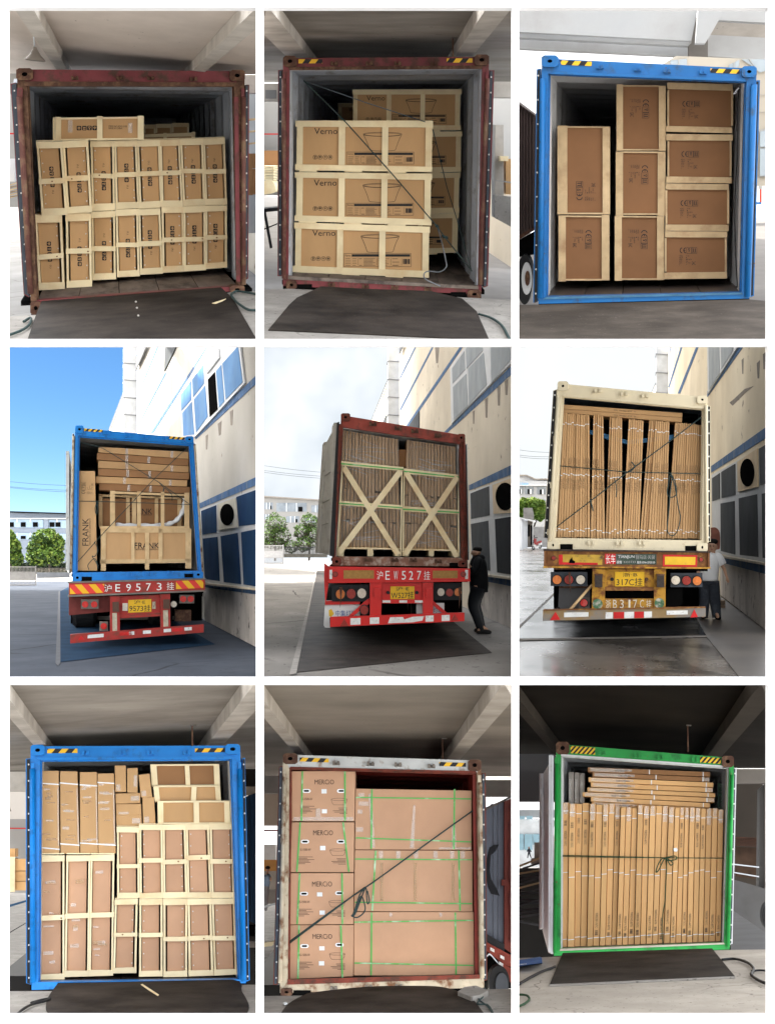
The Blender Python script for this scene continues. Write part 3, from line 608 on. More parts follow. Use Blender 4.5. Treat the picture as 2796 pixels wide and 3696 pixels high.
def spec_label(r, x0, y0, x1, y1, d, brand='Verno'):
    c = BASE[r][0]; b = B(); W = x1 - x0; H = y1 - y0
    b.stroke(c, rc(x0, y0, x1, y1) + [(x0, y0)], 2.2, d)
    addtext(b, c, brand, rc(x0 + 5, y0 + 6, x0 + W * .1, y0 + H * .23), d)
    b.face(c.q(rc(x0 + W * .115, y0 + H * .06, x1 - 6, y0 + H * .24), d))
    for u in (.21, .49, .70, .86): b.stroke(c, [(x0 + W * u, y0 + H * .36), (x0 + W * u, y1 - H * .1)], 1.5, d)
    for (u0, u1, n, w) in ((.02, .11, 4, 2.5), (.125, .19, 4, 2.5), (.225, .27, 2, 3), (.29, .47, 6, 2.4), (.51, .68, 5, 2.2), (.72, .83, 3, 3)):
        for k in range(n):
            yy = y0 + H * (.4 + .5 * k / max(1, n - 1)); b.stroke(c, [(x0 + W * u0, yy), (x0 + W * (u0 + (u1 - u0) * random.uniform(.7, 1)), yy)], w, d)
    for k in range(12): b.stroke(c, [(x0 + W * (.885 + .0085 * k), y0 + H * .42), (x0 + W * (.885 + .0085 * k), y0 + H * .8)], random.choice((1.6, 2.6, 3.4)), d)
    part(r, 'printed_label', b, ink, kind='stuff')
def verno(label, group, d, rails, posts, vtext, tubq, lab, icons, isz=28, depth=.9, wm=None):
    top, bot = rails
    cart = [(posts[0][0] + 10, top[3][1] - 8), (posts[-1][0] + 20, top[2][1] - 8), (posts[-1][0] + 20, bot[1][1] + 8), (posts[0][0] + 10, bot[0][1] + 8)]
    r = frame_crate(c, 'bathtub_crate', label, group, [top, bot] + [[(p[0], p[1]), (p[2], p[1]), (p[2] - 3, p[3]), (p[0] - 3, p[3])] for p in posts], [cart], d, depth, wm)
    dd = d + .028
    if vtext: text(r, 'Verno', rc(*vtext), dd)
    if tubq: b = B(); tub(b, c, *tubq, dd); part(r, 'bathtub_drawing', b, ink)
    if lab: spec_label(r, *lab, dd)
    if icons: symbols(r, [(x, icons[1], k) for x, k in zip(icons[0], ('glass', 'umbrella', 'arrow', 'hands'))], isz, dd, 0, False)
    # pallet feet under the crate
    for u in (.03, .36, .68): Q(r, 'foot', [lerp(bot[3], bot[2], u), lerp(bot[3], bot[2], u + .13), tuple(a + b_ for a, b_ in zip(lerp(bot[3], bot[2], u + .13), (0, 9))), tuple(a + b_ for a, b_ in zip(lerp(bot[3], bot[2], u), (0, 9)))], d, depth, wm or pine)
    return r
d0 = max(.15, c.dfloor(660, 1780))
verno('bathtub crate on top of the front stack, its upper rail bare, lashed by rope', None, d0, ([(230, 757), (1138, 757), (1138, 803), (230, 797)], [(228, 1046), (1131, 1062), (1131, 1096), (228, 1085)]),
      [(240, 797, 280, 1046), (517, 799, 559, 1050), (803, 801, 843, 1055), (1089, 803, 1133, 1062)], (355, 806, 508, 847), (678, 834, 932, 958), (568, 965, 1012, 1045), ((360, 393, 427, 460), 999))
verno('middle bathtub crate of the front stack of three', None, d0, ([(227, 1097), (1132, 1108), (1132, 1150), (227, 1134)], [(225, 1383), (1128, 1410), (1128, 1450), (225, 1420)]),
      [(238, 1134, 279, 1384), (516, 1138, 556, 1392), (798, 1143, 838, 1400), (1083, 1149, 1124, 1410)], (352, 1147, 503, 1188), (675, 1172, 928, 1297), (566, 1303, 1008, 1383), ((360, 393, 427, 460), 1338))
verno('lowest bathtub crate of the front stack, standing on the container floor', None, d0, ([(222, 1430), (1118, 1458), (1118, 1500), (222, 1470)], [(213, 1716), (1111, 1752), (1111, 1796), (213, 1758)]),
      [(231, 1468, 269, 1717), (506, 1476, 546, 1728), (784, 1485, 825, 1740), (1069, 1497, 1112, 1752)], (342, 1480, 494, 1519), (662, 1508, 915, 1630), (551, 1635, 993, 1722), ((348, 381, 415, 447), 1669))
d1 = min(2.2, max(1.6, c.dfloor(1200, 1628)))
verno('bathtub crate at the top of the rear stack under the container roof', None, d1, ([(607, 552), (1327, 549), (1327, 583), (607, 585)], [(607, 792), (1320, 788), (1320, 820), (607, 826)]),
      [(612, 585, 640, 792), (833, 583, 864, 790), (1056, 583, 1086, 789), (1285, 583, 1318, 788)], (700, 592, 821, 625), (957, 612, 1161, 709), (868, 718, 1225, 776), ((706, 734, 760, 785), 748), 23)
verno('rear-stack bathtub crate second from the roof, half behind the front stack', None, d1, ([(607, 836), (1330, 828), (1330, 862), (607, 870)], [(607, 1072), (1323, 1062), (1323, 1096), (607, 1106)]),
      [(612, 868, 640, 1070), (833, 866, 864, 1068), (1056, 864, 1086, 1066), (1290, 862, 1322, 1064)], None, (955, 890, 1159, 985), (866, 990, 1222, 1045), None)
verno('rear-stack bathtub crate third from the roof, half behind the front stack', None, d1, ([(600, 1110), (1318, 1100), (1318, 1135), (600, 1145)], [(600, 1342), (1312, 1332), (1312, 1366), (600, 1376)]),
      [(605, 1143, 633, 1340), (826, 1141, 857, 1338), (1048, 1138, 1078, 1336), (1278, 1135, 1310, 1334)], None, (948, 1160, 1150, 1252), (860, 1258, 1216, 1315), None)
verno('bottom bathtub crate of the rear stack beside the loose rope', None, d1, ([(592, 1378), (1308, 1368), (1308, 1401), (592, 1410)], [(592, 1608), (1299, 1598), (1299, 1630), (592, 1640)]),
      [(597, 1410, 625, 1606), (818, 1408, 849, 1604), (1040, 1404, 1070, 1602), (1266, 1401, 1302, 1600)], None, (940, 1425, 1140, 1515), (850, 1522, 1202, 1575), None)
r = frame_crate(c, 'bathtub_crate', 'shadowed crate far back, left of the rear stack', None, [rc(510, 642, 640, 668), rc(512, 668, 536, 800)], [rc(530, 664, 640, 900)], 5.0)
text(r, 'Verno', rc(583, 672, 660, 696), 5.02)
rope(c, 'lashing_rope', 'dark lashing rope running diagonally across the front bathtub crates', [(285, 493, .35), (560, 765, d0 - .05), (860, 1100, d0 - .06), (1158, 1448, d0 - .05), (1210, 1520, .5), (1395, 1752, .35)], .009, sm=False)
rope(c, 'lashing_rope', 'thin rope running from the container corner to the top bathtub crate', [(300, 500, .4), (700, 640, .4), (1085, 765, d0 - .04)], .007, M('blue_grey_rope', (0.10, .13, .15), .8), sm=False)
rope(c, 'lashing_rope', 'thin rope down the side of the rear bathtub stack to the floor corner', [(1136, 815, d0), (1165, 930, .8), (1230, 1200, .9), (1300, 1425, .8), (1392, 1752, .4)], .007, sm=False)
rope(c, 'loose_rope', 'loose grey rope hanging from the knot and curling on the container floor', [(1165, 1455, d0), (1190, 1540, d0 + .1), (1205, 1600, .5), (1222, 1680, .4), (1225, 1725, .35), (1180, 1757, .25), (1110, 1752, .12), (1080, 1768, .08), (1090, 1805, .0), (1185, 1850, -.05)], .010, M('grey_rope', (0.20, .22, .24), .8))
for (x, y, s) in ((1163, 1453, 15), (1212, 1525, 17), (1225, 1528, 12)):
    solo(c, 'rope_knot', 'tight dark knot in the diagonal lashing rope', 'knot', B().tube([c.P(x - s, y - s * .6, d0 - .06), c.P(x, y, d0 - .07), c.P(x + s, y + s * .6, d0 - .06)], [.006, .02, .006], 8), rope_m, group='knots in the diagonal lashing', sm=True)
cl, zc = canopy(c, 215, 505, ceil_grey, beam_m, [(20, 100, 130, 10, .12), (1420, 10, 1570, 10, .14)])
lampfix(c, zc, 1268, 205, 1270, 338, 'thin ceiling pipe with a small plate above the lashed bathtub crates')
wallq(c, 'lintel_wall', 'grey concrete lintel with a dark patch left of the lashed crates', 'wall', rc(4, 510, 150, 628), 3.0, .2, beam_m)
wallq(c, 'wall_patch', 'dark square patch on the grey lintel', 'patch', rc(32, 555, 104, 612), 2.98, .01, M('dark_patch', (0.2, .2, .2), .8))
wallq(c, 'lintel_wall', 'grey lintel right of the lashed crates', 'wall', rc(1500, 500, 1670, 605), 3.0, .2, beam_m)
wallq(c, 'warehouse_wall', 'bright warehouse back wall left of the lashed crates', 'wall', rc(4, 622, 160, 1250), 9.0, .1, white_wall)
wallq(c, 'crane_rail', 'red rail along the bright warehouse wall', 'rail', rc(4, 842, 125, 850), 8.6, .06, M('red_beam_paint', (0.5, 0.03, 0.03), .5))
wallq(c, 'cardboard_pile', 'tall pile of flat cardboard behind the pallet stack', 'cardboard', rc(4, 955, 125, 1080), 8.0, .6, card_dark)
for i in range(9): wallq(c, 'pallet', 'pale wooden pallet in the stack beyond the left door', 'pallet', rc(4, 1056 + i * 11, 86, 1063 + i * 11), 7.0, .8, pine, 'pallets in the stack beyond the left door')
solo(c, 'wrapped_bundle', 'round bulging bundle of pale boards under the pallet stack', 'bundle', B().slab(c.q([tuple(v) for v in smooth([(4, 1158), (70, 1152), (98, 1200), (86, 1235), (4, 1248)], 4)], 7.0), (0, .8, 0)), pine)
r = thing(c, 'work_table', 'black folding work table by the left container door', 'table', c.P(60, 1600, 2.0))
Q(r, 'table_top', [(4, 1340), (125, 1330), (125, 1352), (4, 1366)], 2.0, .5, rubber); Q(r, 'leg', [(18, 1362), (34, 1360), (78, 1598), (62, 1602)], 2.0, .04, rubber); Q(r, 'brace', [(4, 1478), (110, 1435), (110, 1443), (4, 1487)], 2.1, .03, rubber)
mg = M('grey_warehouse_floor', (.20, .19, .18), .8, .15, 1)
yard(c, .9, [(4, 1240), (160, 1235), (160, 1870), (4, 1900)], mg)
yard(c, .9, [(1450, 1390), (1670, 1440), (1670, 1960), (1440, 1960)], mg)
wallq(c, 'far_wall', 'pale wall with a beam beyond the right container door', 'wall', rc(1500, 600, 1670, 1150), 8.0, .1, M('pale_grey_wall', (0.5, .49, .47), .9, .08, 1))
wallq(c, 'column', 'grey concrete column beyond the right container door', 'column', rc(1548, 785, 1603, 1260), 6.5, .5, beam_m)
wallq(c, 'white_post', 'bright white post edge beside the grey column', 'post', rc(1533, 785, 1547, 1390), 6.4, .3, white_wall)
wallq(c, 'loading_ramp_wall', 'pale low concrete ramp wall beyond the right container door', 'wall', [(1545, 1250), (1670, 1262), (1670, 1470), (1545, 1400)], 6.0, .4, conc)
wallq(c, 'wood_bundle', 'bundle of wood strips on the far ledge by the column', 'wood', rc(1580, 992, 1634, 1025), 6.2, .4, pine)
wallq(c, 'stored_carton', 'tall wrapped carton on the ledge by the column', 'carton', rc(1618, 1010, 1670, 1245), 6.6, .4, card)
wallq(c, 'railing', 'white rail across the ledge by the column', 'railing', [(1552, 1148), (1670, 1163), (1670, 1174), (1552, 1157)], 5.8, .04, white_wall)
dock_floor(c, [(4, 1872), (200, 1868), (1440, 1930), (1670, 1940)], conc)
bridge_plate(c, 'dark steel bridge plate with clipped corners before the lashed bathtub crates', [(400, 1852), (700, 1868), (1120, 1882), (1330, 1932), (1425, 2015), (1512, 2212), (1400, 2198), (700, 2165), (52, 2137), (190, 1972), (240, 1926)])
cable(c, 'grey cable by the clipped corner plate', [(1440, 2035), (1520, 2060), (1590, 2110), (1645, 2205)], .012)

# ================================================================== stage 3: blue container with large brown crates
c = C3
c.setfloor((190, 1918), (1478, 1893))
cont = container(c, 'sky blue container with pale lining and tall brown cartons in pine crates',
    [(162, 345), (1580, 415), (1532, 1932), (140, 1968)], [(206, 446), (1512, 498), (1480, 1893), (190, 1922)], blue_paint, blue_paint, inside_white, dark_floor,
    [(160, 325, 270, 402, dict(hw=.3, hh=.3)), (1482, 397, 1580, 470, dict(hw=.3, hh=.3))], rim=blue_paint,
    keep=[(548, 405), (795, 420), (990, 432), (1225, 440)], hazs=[[(280, 358), (492, 368), (490, 397), (292, 388)], [(1275, 412), (1467, 420), (1465, 448), (1275, 440)]])
Q(cont, 'header_lip', [(270, 432), (1500, 478), (1512, 500), (206, 448)], -.02, .02, blue_paint)
Q(cont, 'sill_lip', [(190, 1922), (1480, 1893), (1490, 1905), (170, 1938)], -.02, .02, M('scuffed_blue_paint', (.05, .14, .24), .5, .25, 6))
door(cont, [(128, 418), (155, 412), (140, 1950), (105, 1960)], .02, 1.15, blue_paint, rubber, [[(136, 425), (150, 420), (133, 1955), (112, 1962)]], ((138, 460), (122, 1900), 10),
     [(150, 935, 176, 985), (142, 1415, 166, 1465), (136, 1890, 158, 1930)], blue_paint)
rod(cont, (168, 480), (150, 1930), .032, blue_paint)
door(cont, [(1582, 490), (1602, 490), (1562, 1915), (1535, 1925)], .02, 1.15, blue_paint, rubber, [[(1578, 500), (1592, 500), (1555, 1910), (1535, 1915)]], None,
     [(1552, 510, 1574, 560), (1540, 965, 1562, 1010), (1528, 1410, 1550, 1450)], blue_paint)
rod(cont, (1562, 520), (1520, 1920), .032, blue_paint)
rope(c, 'hanging_cord', 'black cord hanging down the pale lining of the sky blue container', [(1465, 535, .5), (1452, 700, .5), (1450, 1000, .5), (1435, 1300, .5), (1440, 1600, .45), (1452, 1860, .3)], .008, rubber)
rope(c, 'white_string', 'scrap of white string tied in the sky blue container corner', [(1465, 540, .3), (1445, 560, .3), (1430, 580, .3), (1448, 570, .32)], .010, white_strap)
def ce_print(r, x, y, s, d, rot=None, nr='P-101'):
    """CE mark, two handling boxes, five lines of data and a conformity mark; rot 'r' turns the block clockwise"""
    c = BASE[r][0]; b = B()
    def T(u, v): return (x + u * s, y + v * s) if rot is None else ((x - v * s, y + u * s) if rot == 'r' else (x + v * s, y - u * s))
    def qd(u0, v0, u1, v1): return [T(u0, v0), T(u1, v0), T(u1, v1), T(u0, v1)]
    for cx, e in ((.16, 0), (.42, 1)):
        arc = [T(cx + .15 - .16 * math.sin(a), .2 - .18 * math.cos(a)) for a in [math.pi * k / 10 for k in range(11)]]
        b.stroke(c, arc, 5 * s / 100, d)
        if e: b.stroke(c, [T(cx, .2), T(cx + .12, .2)], 4.5 * s / 100, d)
    for u in (.62, 1.0): b.stroke(c, qd(u, 0, u + .36, .42) + [T(u, 0)], 2 * s / 100, d)
    for pl in GL['glass']: b.stroke(c, [T(.68 + .24 * p[0], .03 + .28 * p[1]) for p in pl], 3 * s / 100, d)
    for u in (1.1, 1.24): b.stroke(c, [T(u, .3), T(u, .06)], 5 * s / 100, d)
    b.stroke(c, [T(1.04, .33), T(1.32, .33)], 3 * s / 100, d)
    for k, (l, v) in enumerate((('MODEL:', nr), ('PIECE:', '1'), ('SIZE:', '80X180X20'), ('N.W.:', 'KGS'), ('G.W.:', '75  KGS'), ('L', 'R'))):
        v0 = .56 + .125 * k
        addtext(b, c, l, qd(.1, v0, .1 + .045 * len(l), v0 + .08), d); addtext(b, c, v, qd(.58, v0, .58 + .045 * len(v), v0 + .08), d)
    addtext(b, c, 'EAC', qd(1.0, 1.0, 1.26, 1.24), d)
    part(r, 'printed_marks', b, ink, kind='stuff')
for (L_, Rr, ca, lab, pr) in (
    ((265, 790, 330, 1376), (563, 797, 612, 1376), (325, 802, 567, 1368), 'tall brown crate on top of the left pile in the sky blue container', (482, 1165, 'L')),
    ((272, 1384, 320, 1820), (557, 1380, 608, 1812), (316, 1392, 560, 1806), 'brown crate at the bottom of the left pile in the sky blue container', (490, 1468, 'r')),
    ((655, 517, 698, 956), (934, 527, 980, 956), (694, 530, 937, 947), 'uppermost brown crate of the middle pile, paler than those below', (868, 605, 'r')),
    ((650, 962, 698, 1386), (926, 962, 978, 1386), (695, 968, 930, 1372), 'brown crate in the middle of the three-high pile', (862, 1040, 'r')),
    ((643, 1388, 690, 1815), (922, 1388, 970, 1810), (687, 1394, 925, 1802), 'lowest brown crate of the three-high pile on the black floor', (858, 1468, 'r'))):
    d = .75
    r = frame_crate(c, 'tall_crate', lab, None, [rc(*L_), rc(*Rr), [(L_[2], ca[1] - 8), (Rr[0], ca[1] - 6), (Rr[0], ca[1] + 4), (L_[2], ca[1] + 2)], [(L_[2], ca[3] - 2), (Rr[0], ca[3] - 2), (Rr[0], ca[3] + 8), (L_[2], ca[3] + 8)]], [rc(*ca)], d, .9, pine_dull, card_brown)
    if pr[2] == 'r': ce_print(r, pr[0], pr[1], 100, d + .028, 'r')
    else: ce_print(r, pr[0] - 92, pr[1] + 130, 100, d + .028, 'l')
rgt = [([(990, 505), (1422, 518), (1422, 560), (990, 548)], (1002, 548, 1412, 800), [(982, 792), (1417, 802), (1417, 840), (982, 830)], (1078, 628), 'top crate of the four-high pile beside the pale lining'),
       ([(983, 845), (1422, 850), (1422, 890), (983, 888)], (1003, 886, 1402, 1132), [(983, 1126), (1415, 1132), (1415, 1172), (983, 1168)], (1072, 960), 'second crate from the top of the four-high pile'),
       ([(980, 1172), (1395, 1178), (1395, 1216), (980, 1212)], (990, 1210, 1386, 1448), [(977, 1444), (1395, 1446), (1395, 1487), (977, 1485)], (1066, 1284), 'third crate from the top of the four-high pile'),
       ([(975, 1488), (1385, 1490), (1385, 1530), (975, 1528)], (985, 1526, 1370, 1762), [(970, 1762), (1383, 1758), (1383, 1800), (970, 1804)], (1060, 1596), 'bottom crate of the four-high pile on the black floor')]
for (tp, ca, bt, pr, lab) in rgt:
    d = .72
    r = frame_crate(c, 'wide_crate', lab, None, [tp, bt, rc(ca[0] - 12, ca[1] + 8, ca[0], ca[3] - 8), rc(ca[2], ca[1] + 8, ca[2] + 12, ca[3] - 8)], [rc(*ca)], d, .9, pine_dull, card_brown)
    ce_print(r, pr[0], pr[1], 92, d + .028)
    Q(r, 'top_flap', [(ca[0] + 60, ca[1]), (ca[2] - 40, ca[1] + 6), (ca[2] - 55, ca[1] + 14), (ca[0] + 75, ca[1] + 9)], d + .02, .01, card_brown)
# concrete canopy edge: two cross beams, column, haunch
sky_white = skymat('bright_white_sky', (1.0, 1.0, 1.0), k=.3)
struct(c, 'sky', B().face(c.q(rc(2, 240, 1668, 1400), 42)), sky_white)
beam_pale = M('whitewashed_beam', (0.40, 0.41, 0.42), .85, .14, .6, .15, 20, col2=(.30, .295, .29), amt=.35, s2=.6, sharp=.2, spec=.05)
r = thing(c, 'canopy_beam', 'pale concrete cross beams spanning above the sky blue container', 'beam', c.P(600, 330, 12.7))
Q(r, 'beam_side', [(0, 203), (1148, 262), (1148, 334), (0, 280)], 12.9, .4, beam_pale); Q(r, 'beam_edge', [(0, 166), (1148, 228), (1148, 264), (0, 206)], 12.4, .4, beam_pale)
Q(r, 'beam_face', [(0, -3), (1196, -3), (1148, 230), (0, 170)], 12.0, .3, beam_pale); Q(r, 'beam_face', [(1384, -3), (1668, -3), (1668, 112), (1320, 92)], 12.2, .3, beam_pale)
Q(r, 'beam_side', [(1256, 190), (1668, 212), (1668, 360), (1256, 330)], 12.9, .4, beam_pale); Q(r, 'soffit', [(1330, 85), (1668, 110), (1668, 216), (1262, 195)], 12.95, .2, ceil_grey)
solo(c, 'column', 'grey concrete column standing behind the sky blue container', 'column', B().slab(c.q([(1150, 72), (1258, 72), (1258, 900), (1130, 900), (1130, 262), (1150, 245)], 12.35), (0, .3, 0)), M('column_concrete', (.13, .12, .11), .85, .15, 2))
solo(c, 'haunch_beam', 'slanting pale concrete beam running out from the column top', 'beam', B().slab(c.q([(1195, -3), (1386, -3), (1262, 210), (1240, 245), (1175, 245)], 11.6), (0, .3, 0)), beam_pale)
dock_floor(c, [(0, 1975), (140, 1972), (1532, 1938), (1668, 1950)], conc_dark)
yard(c, 1.2, [(0, 1500), (160, 1500), (160, 2000), (0, 2010)], M('sunlit_yard', (.13, .12, .11), .9, .1, 1)); yard(c, 1.2, [(1500, 1240), (1668, 1240), (1668, 1960), (1500, 1960)], MATS['sunlit_yard'])
# neighbour truck at the left
r = thing(c, 'parked_container_truck', 'dark ribbed container truck parked left of the sky blue container', 'truck', c.P(60, 1960, 2.5))
b = B(); prof = [];
for k in range(12):
    x = 2 + k * 10; yt = 636 + k * 7.2; b.slab(c.q([(x, yt), (x + 10, yt + 7), (x + 10, 1545 - (k + 1) * 7), (x, 1545 - k * 7)], 2.5 + (.06 if k % 2 else 0)), (0, .3, 0))
part(r, 'container_side', b, M('dark_brown_container', (.075, .05, .045), .5, .15, 3)); Q(r, 'top_rail', [(2, 622), (122, 712), (122, 726), (2, 640)], 2.42, .1, M('dusty_rail', (.3, .27, .25), .7))
Q(r, 'bottom_rail', [(2, 1520), (118, 1455), (118, 1480), (2, 1550)], 2.4, .1, rust); Q(r, 'chassis', [(2, 1550), (122, 1482), (122, 1640), (2, 1660)], 2.5, .3, hole)
w = part(r, 'wheel', B().slab(c.q(ell(48, 1808, 52, 165, 26), 2.3), (0, .35, 0)), rubber); part(w, 'rim', B().slab(c.q(ell(62, 1800, 34, 108, 22), 2.26), (0, .03, 0)), steel); part(w, 'hub', B().slab(c.q(ell(66, 1800, 16, 50, 16), 2.2), (0, .05, 0)), rust)
# building at the right
r = thing(c, 'cream_factory', 'cream factory building with big windows right of the sky blue container', 'building', c.P(1625, 1250, 9))
crm = M('cream_plaster', (.40, .36, .30), .85, .06, 1)
Q(r, 'wall', [(900, 420), (1050, 330), (1668, 355), (1668, 1190), (900, 1190)], 9, .3, crm)
glass_b = M('sky_glass', (.25, .30, .34), .1, .1, 2, spec=.8)
for q_ in ([(1595, 820), (1668, 800), (1668, 1130), (1595, 1130)],):
    w = Q(r, 'window', q_, 8.95, .04, white_wall); Q(w, 'pane', [(1602, 830), (1668, 812), (1668, 930), (1602, 930)], 8.9, .04, glass_b); Q(w, 'pane', rc(1602, 942, 1668, 1122), 8.9, .04, glass_b)
for q_ in ([(1395, 390), (1465, 355), (1465, 398), (1395, 440)], [(1480, 352), (1580, 352), (1668, 352), (1668, 420), (1600, 440), (1560, 405)], [(1010, 360), (1120, 348), (1120, 392), (1010, 392)]):
    w = Q(r, 'window', q_, 8.96, .03, glass_b); Q(w, 'mullion', [lerp(q_[0], q_[1], .48), lerp(q_[0], q_[1], .54), lerp(q_[-1], q_[-2], .54), lerp(q_[-1], q_[-2], .48)], 8.93, .03, white_wall)
for y in (585, 700): Q(r, 'wall_joint', rc(1585, y, 1668, y + 3), 8.97, .02, conc)
r = thing(c, 'hydrant_post', 'red standpipe on a blue foot beside the cream factory', 'standpipe', c.P(1605, 1318, 6))
Q(r, 'pipe', rc(1601, 1205, 1613, 1300), 6, .06, M('red_pipe_paint', (.55, .05, .03), .5)); Q(r, 'foot', rc(1580, 1296, 1612, 1310), 5.98, .1, blue_paint); Q(r, 'cap', rc(1597, 1190, 1616, 1210), 5.97, .08, white_wall)
# ================================================================== people, trees and yard helpers for the outdoor stages
def skinned(c, nodes, edges, k=1.0, root=None, grow=0.0):
    """nodes: name -> (x, y, depth, radius in table units); one continuous skin over the edges"""
    names = []
    for a, b in edges:
        for n in (a, b):
            if n not in names: names.append(n)
    me = bpy.data.meshes.new('skin'); me.from_pydata([c.P(nodes[n][0], nodes[n][1], nodes[n][2]) for n in names], [(names.index(a), names.index(b)) for a, b in edges], [])
    o = bpy.data.objects.new('skin', me); col.objects.link(o); md = o.modifiers.new('skin', 'SKIN'); ly = me.skin_vertices[0]
    for i, n in enumerate(names):
        rr = c.m(nodes[n][3] * k + grow, nodes[n][2]); ly.data[i].radius = (rr, rr); ly.data[i].use_root = (n == (root or names[0]))
    md.use_smooth_shade = True; s = o.modifiers.new('sub', 'SUBSURF'); s.levels = 2; s.render_levels = 2
    dg = bpy.context.evaluated_depsgraph_get(); me2 = bpy.data.meshes.new_from_object(o.evaluated_get(dg))
    b = B(); b.v = [v.co.copy() for v in me2.vertices]; b.f = [tuple(p.vertices) for p in me2.polygons]
    bpy.data.objects.remove(o); bpy.data.meshes.remove(me); bpy.data.meshes.remove(me2); return b
def blob(c, x, y, d, rx, ry, rz, n=12, m_=8):
    ctr = c.P(x, y, d); k = c.m(1, d); rings = []
    for i in range(m_ + 1):
        t = math.pi * i / m_; rings.append([ctr + Vector((rx * k * math.sin(t) * math.cos(2 * math.pi * j / n), rz * k * math.sin(t) * math.sin(2 * math.pi * j / n), ry * k * math.cos(t))) for j in range(n)])
    return B().loft(rings, True, False)
def limb(c, pts, n=12, k=5):
    P4 = smooth([Vector((*c.P(x, y, d), c.m(r, d))) for x, y, d, r in pts], k)
    return B().tube([v.to_3d() for v in P4], [v[3] for v in P4], n)
def tree(c, label, x, ybase, crown, nleaf, mats, group, leaf=.16, trunk_w=9, seed=1):
    """crown: list of clumps (x, y, rx, ry) in table units; the distance comes from where the trunk meets the ground"""
    rnd = random.Random(seed); p = c.onz(x, ybase, c.zg); d = p.y
    r = thing(c, 'tree', label, 'tree', p, group); k = c.m(1, d)
    top = c.P(x, min(q[1] for q in crown) + 40, d); pts = [p, p.lerp(top, .35) + Vector((.1, 0, 0)), p.lerp(top, .7)]
    b = B().tube(smooth(pts, 4), [trunk_w * k * (1 - .5 * i / 8) for i in range(9)], 8)
    for (cx, cy, rx, ry) in crown: b.tube([pts[1], (pts[1] + c.P(cx, cy, d)) / 2 + Vector((0, rnd.uniform(-.5, .5), .2)), c.P(cx, cy, d)], [trunk_w * k * .5, trunk_w * k * .35, trunk_w * k * .15], 6)
    part(r, 'trunk', b, M('dark_bark', (.035, .028, .022), .9, .2, 8), sm=True)
    crown = list(crown) + [(cx + rx * rnd.uniform(.7, 1.05) * math.cos(a), cy + ry * rnd.uniform(.7, 1.05) * math.sin(a), rx * rnd.uniform(.22, .4), ry * rnd.uniform(.22, .4)) for (cx, cy, rx, ry) in crown for a in [rnd.uniform(0, 6.28) for _ in range(5)] if c.bx[0] + 10 < cx + rx * math.cos(a) < 395]
    tot = sum(rx * ry for _, _, rx, ry in crown)
    bs = [B() for _ in mats]
    for (cx, cy, rx, ry) in crown:
        ctr = c.P(cx, cy, d)
        for _ in range(int(nleaf * rx * ry / tot)):
            while True:
                v = Vector((rnd.uniform(-1, 1), rnd.uniform(-1, 1), rnd.uniform(-1, 1)))
                if .25 < v.length < 1: break
            v = v.normalized() * (v.length ** .7) * (1 + .12 * math.sin(v.x * 9 + cx) * math.cos(v.z * 8 + cy))
            q = ctr + Vector((v.x * rx * k, v.y * rx * k * .8, v.z * ry * k)); s = leaf * rnd.uniform(.6, 1.3)
            a = Vector((rnd.gauss(0, 1), rnd.gauss(0, 1), rnd.gauss(0, .6))).normalized(); e = a.cross(Vector((rnd.gauss(0, 1), rnd.gauss(0, 1), rnd.gauss(0, 1)))).normalized()
            i = 0 if (v.z + rnd.uniform(-.5, .5)) > .05 else 1  # top light painted in: lighter leaves high in each clump, darker low
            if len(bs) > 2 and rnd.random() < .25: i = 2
            bs[i].face([q + a * s, q + e * s * .55, q - a * s, q - e * s * .55])
    cr = None
    for b_, m_ in zip(bs, mats):
        if b_.v: cr = part(r, 'crown', b_, m_, kind='stuff')
    return r
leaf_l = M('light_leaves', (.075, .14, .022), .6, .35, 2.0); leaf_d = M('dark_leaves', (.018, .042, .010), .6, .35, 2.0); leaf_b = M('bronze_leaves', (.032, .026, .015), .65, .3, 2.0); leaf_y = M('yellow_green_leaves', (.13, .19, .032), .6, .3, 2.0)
alu = M('white_aluminium_frame', (.50, .51, .52), .5, .08, 3, spec=.05); cream_wall = M('stained_cream_render', (.66, .60, .50), .9, .12, .4, .15, 12, col2=(.49, .44, .36), amt=.42, s2=.9, sharp=.22, stretch=(1, .35, .45), spec=.02, speck=((.22, .19, .155), 5, .66))
grey_base = M('scuffed_grey_render', (.66, .61, .56), .9, .18, .8, .3, 12, col2=(.40, .365, .33), amt=.38, s2=2.0, sharp=.14, stretch=(1, .5, .4), spec=.02, speck=((.12, .11, .10), 6, .62))
blue_band = M('faded_blue_band', (.07, .135, .26), .8, .2, 2, .1, 20, col2=(.15, .19, .25), amt=.35, s2=3, spec=.02)
glass_d = M('dusty_dark_glass', (.075, .08, .088), .85, .25, 1.2, col2=(.085, .09, .09), amt=.4, s2=.8, sharp=.25, spec=.02)
glass_bl = M('dusty_sky_tint_glass', (.012, .038, .10), .85, .2, 1.2, col2=(.02, .055, .11), amt=.4, s2=.8, sharp=.25, spec=.02)  # navy of the reflected sky put into the pane colour
glass_up = M('sky_reflection_window', (.07, .17, .36), .85, .3, .6, col2=(.14, .26, .42), amt=.4, s2=.5, sharp=.2, spec=.05)  # sky reflection painted into the upper panes as plain blue
glass_s = M('pale_frosted_glass', (.30, .33, .36), .85, .2, 1.2, col2=(.33, .36, .38), amt=.4, s2=1.0, sharp=.25, spec=.05)
duct_m = M('galvanised_duct', (.42, .44, .47), .42, .12, 2, .05, 20, metal=.35)
stain = M('rain_stain', (.20, .17, .14), .9, .25, 3)
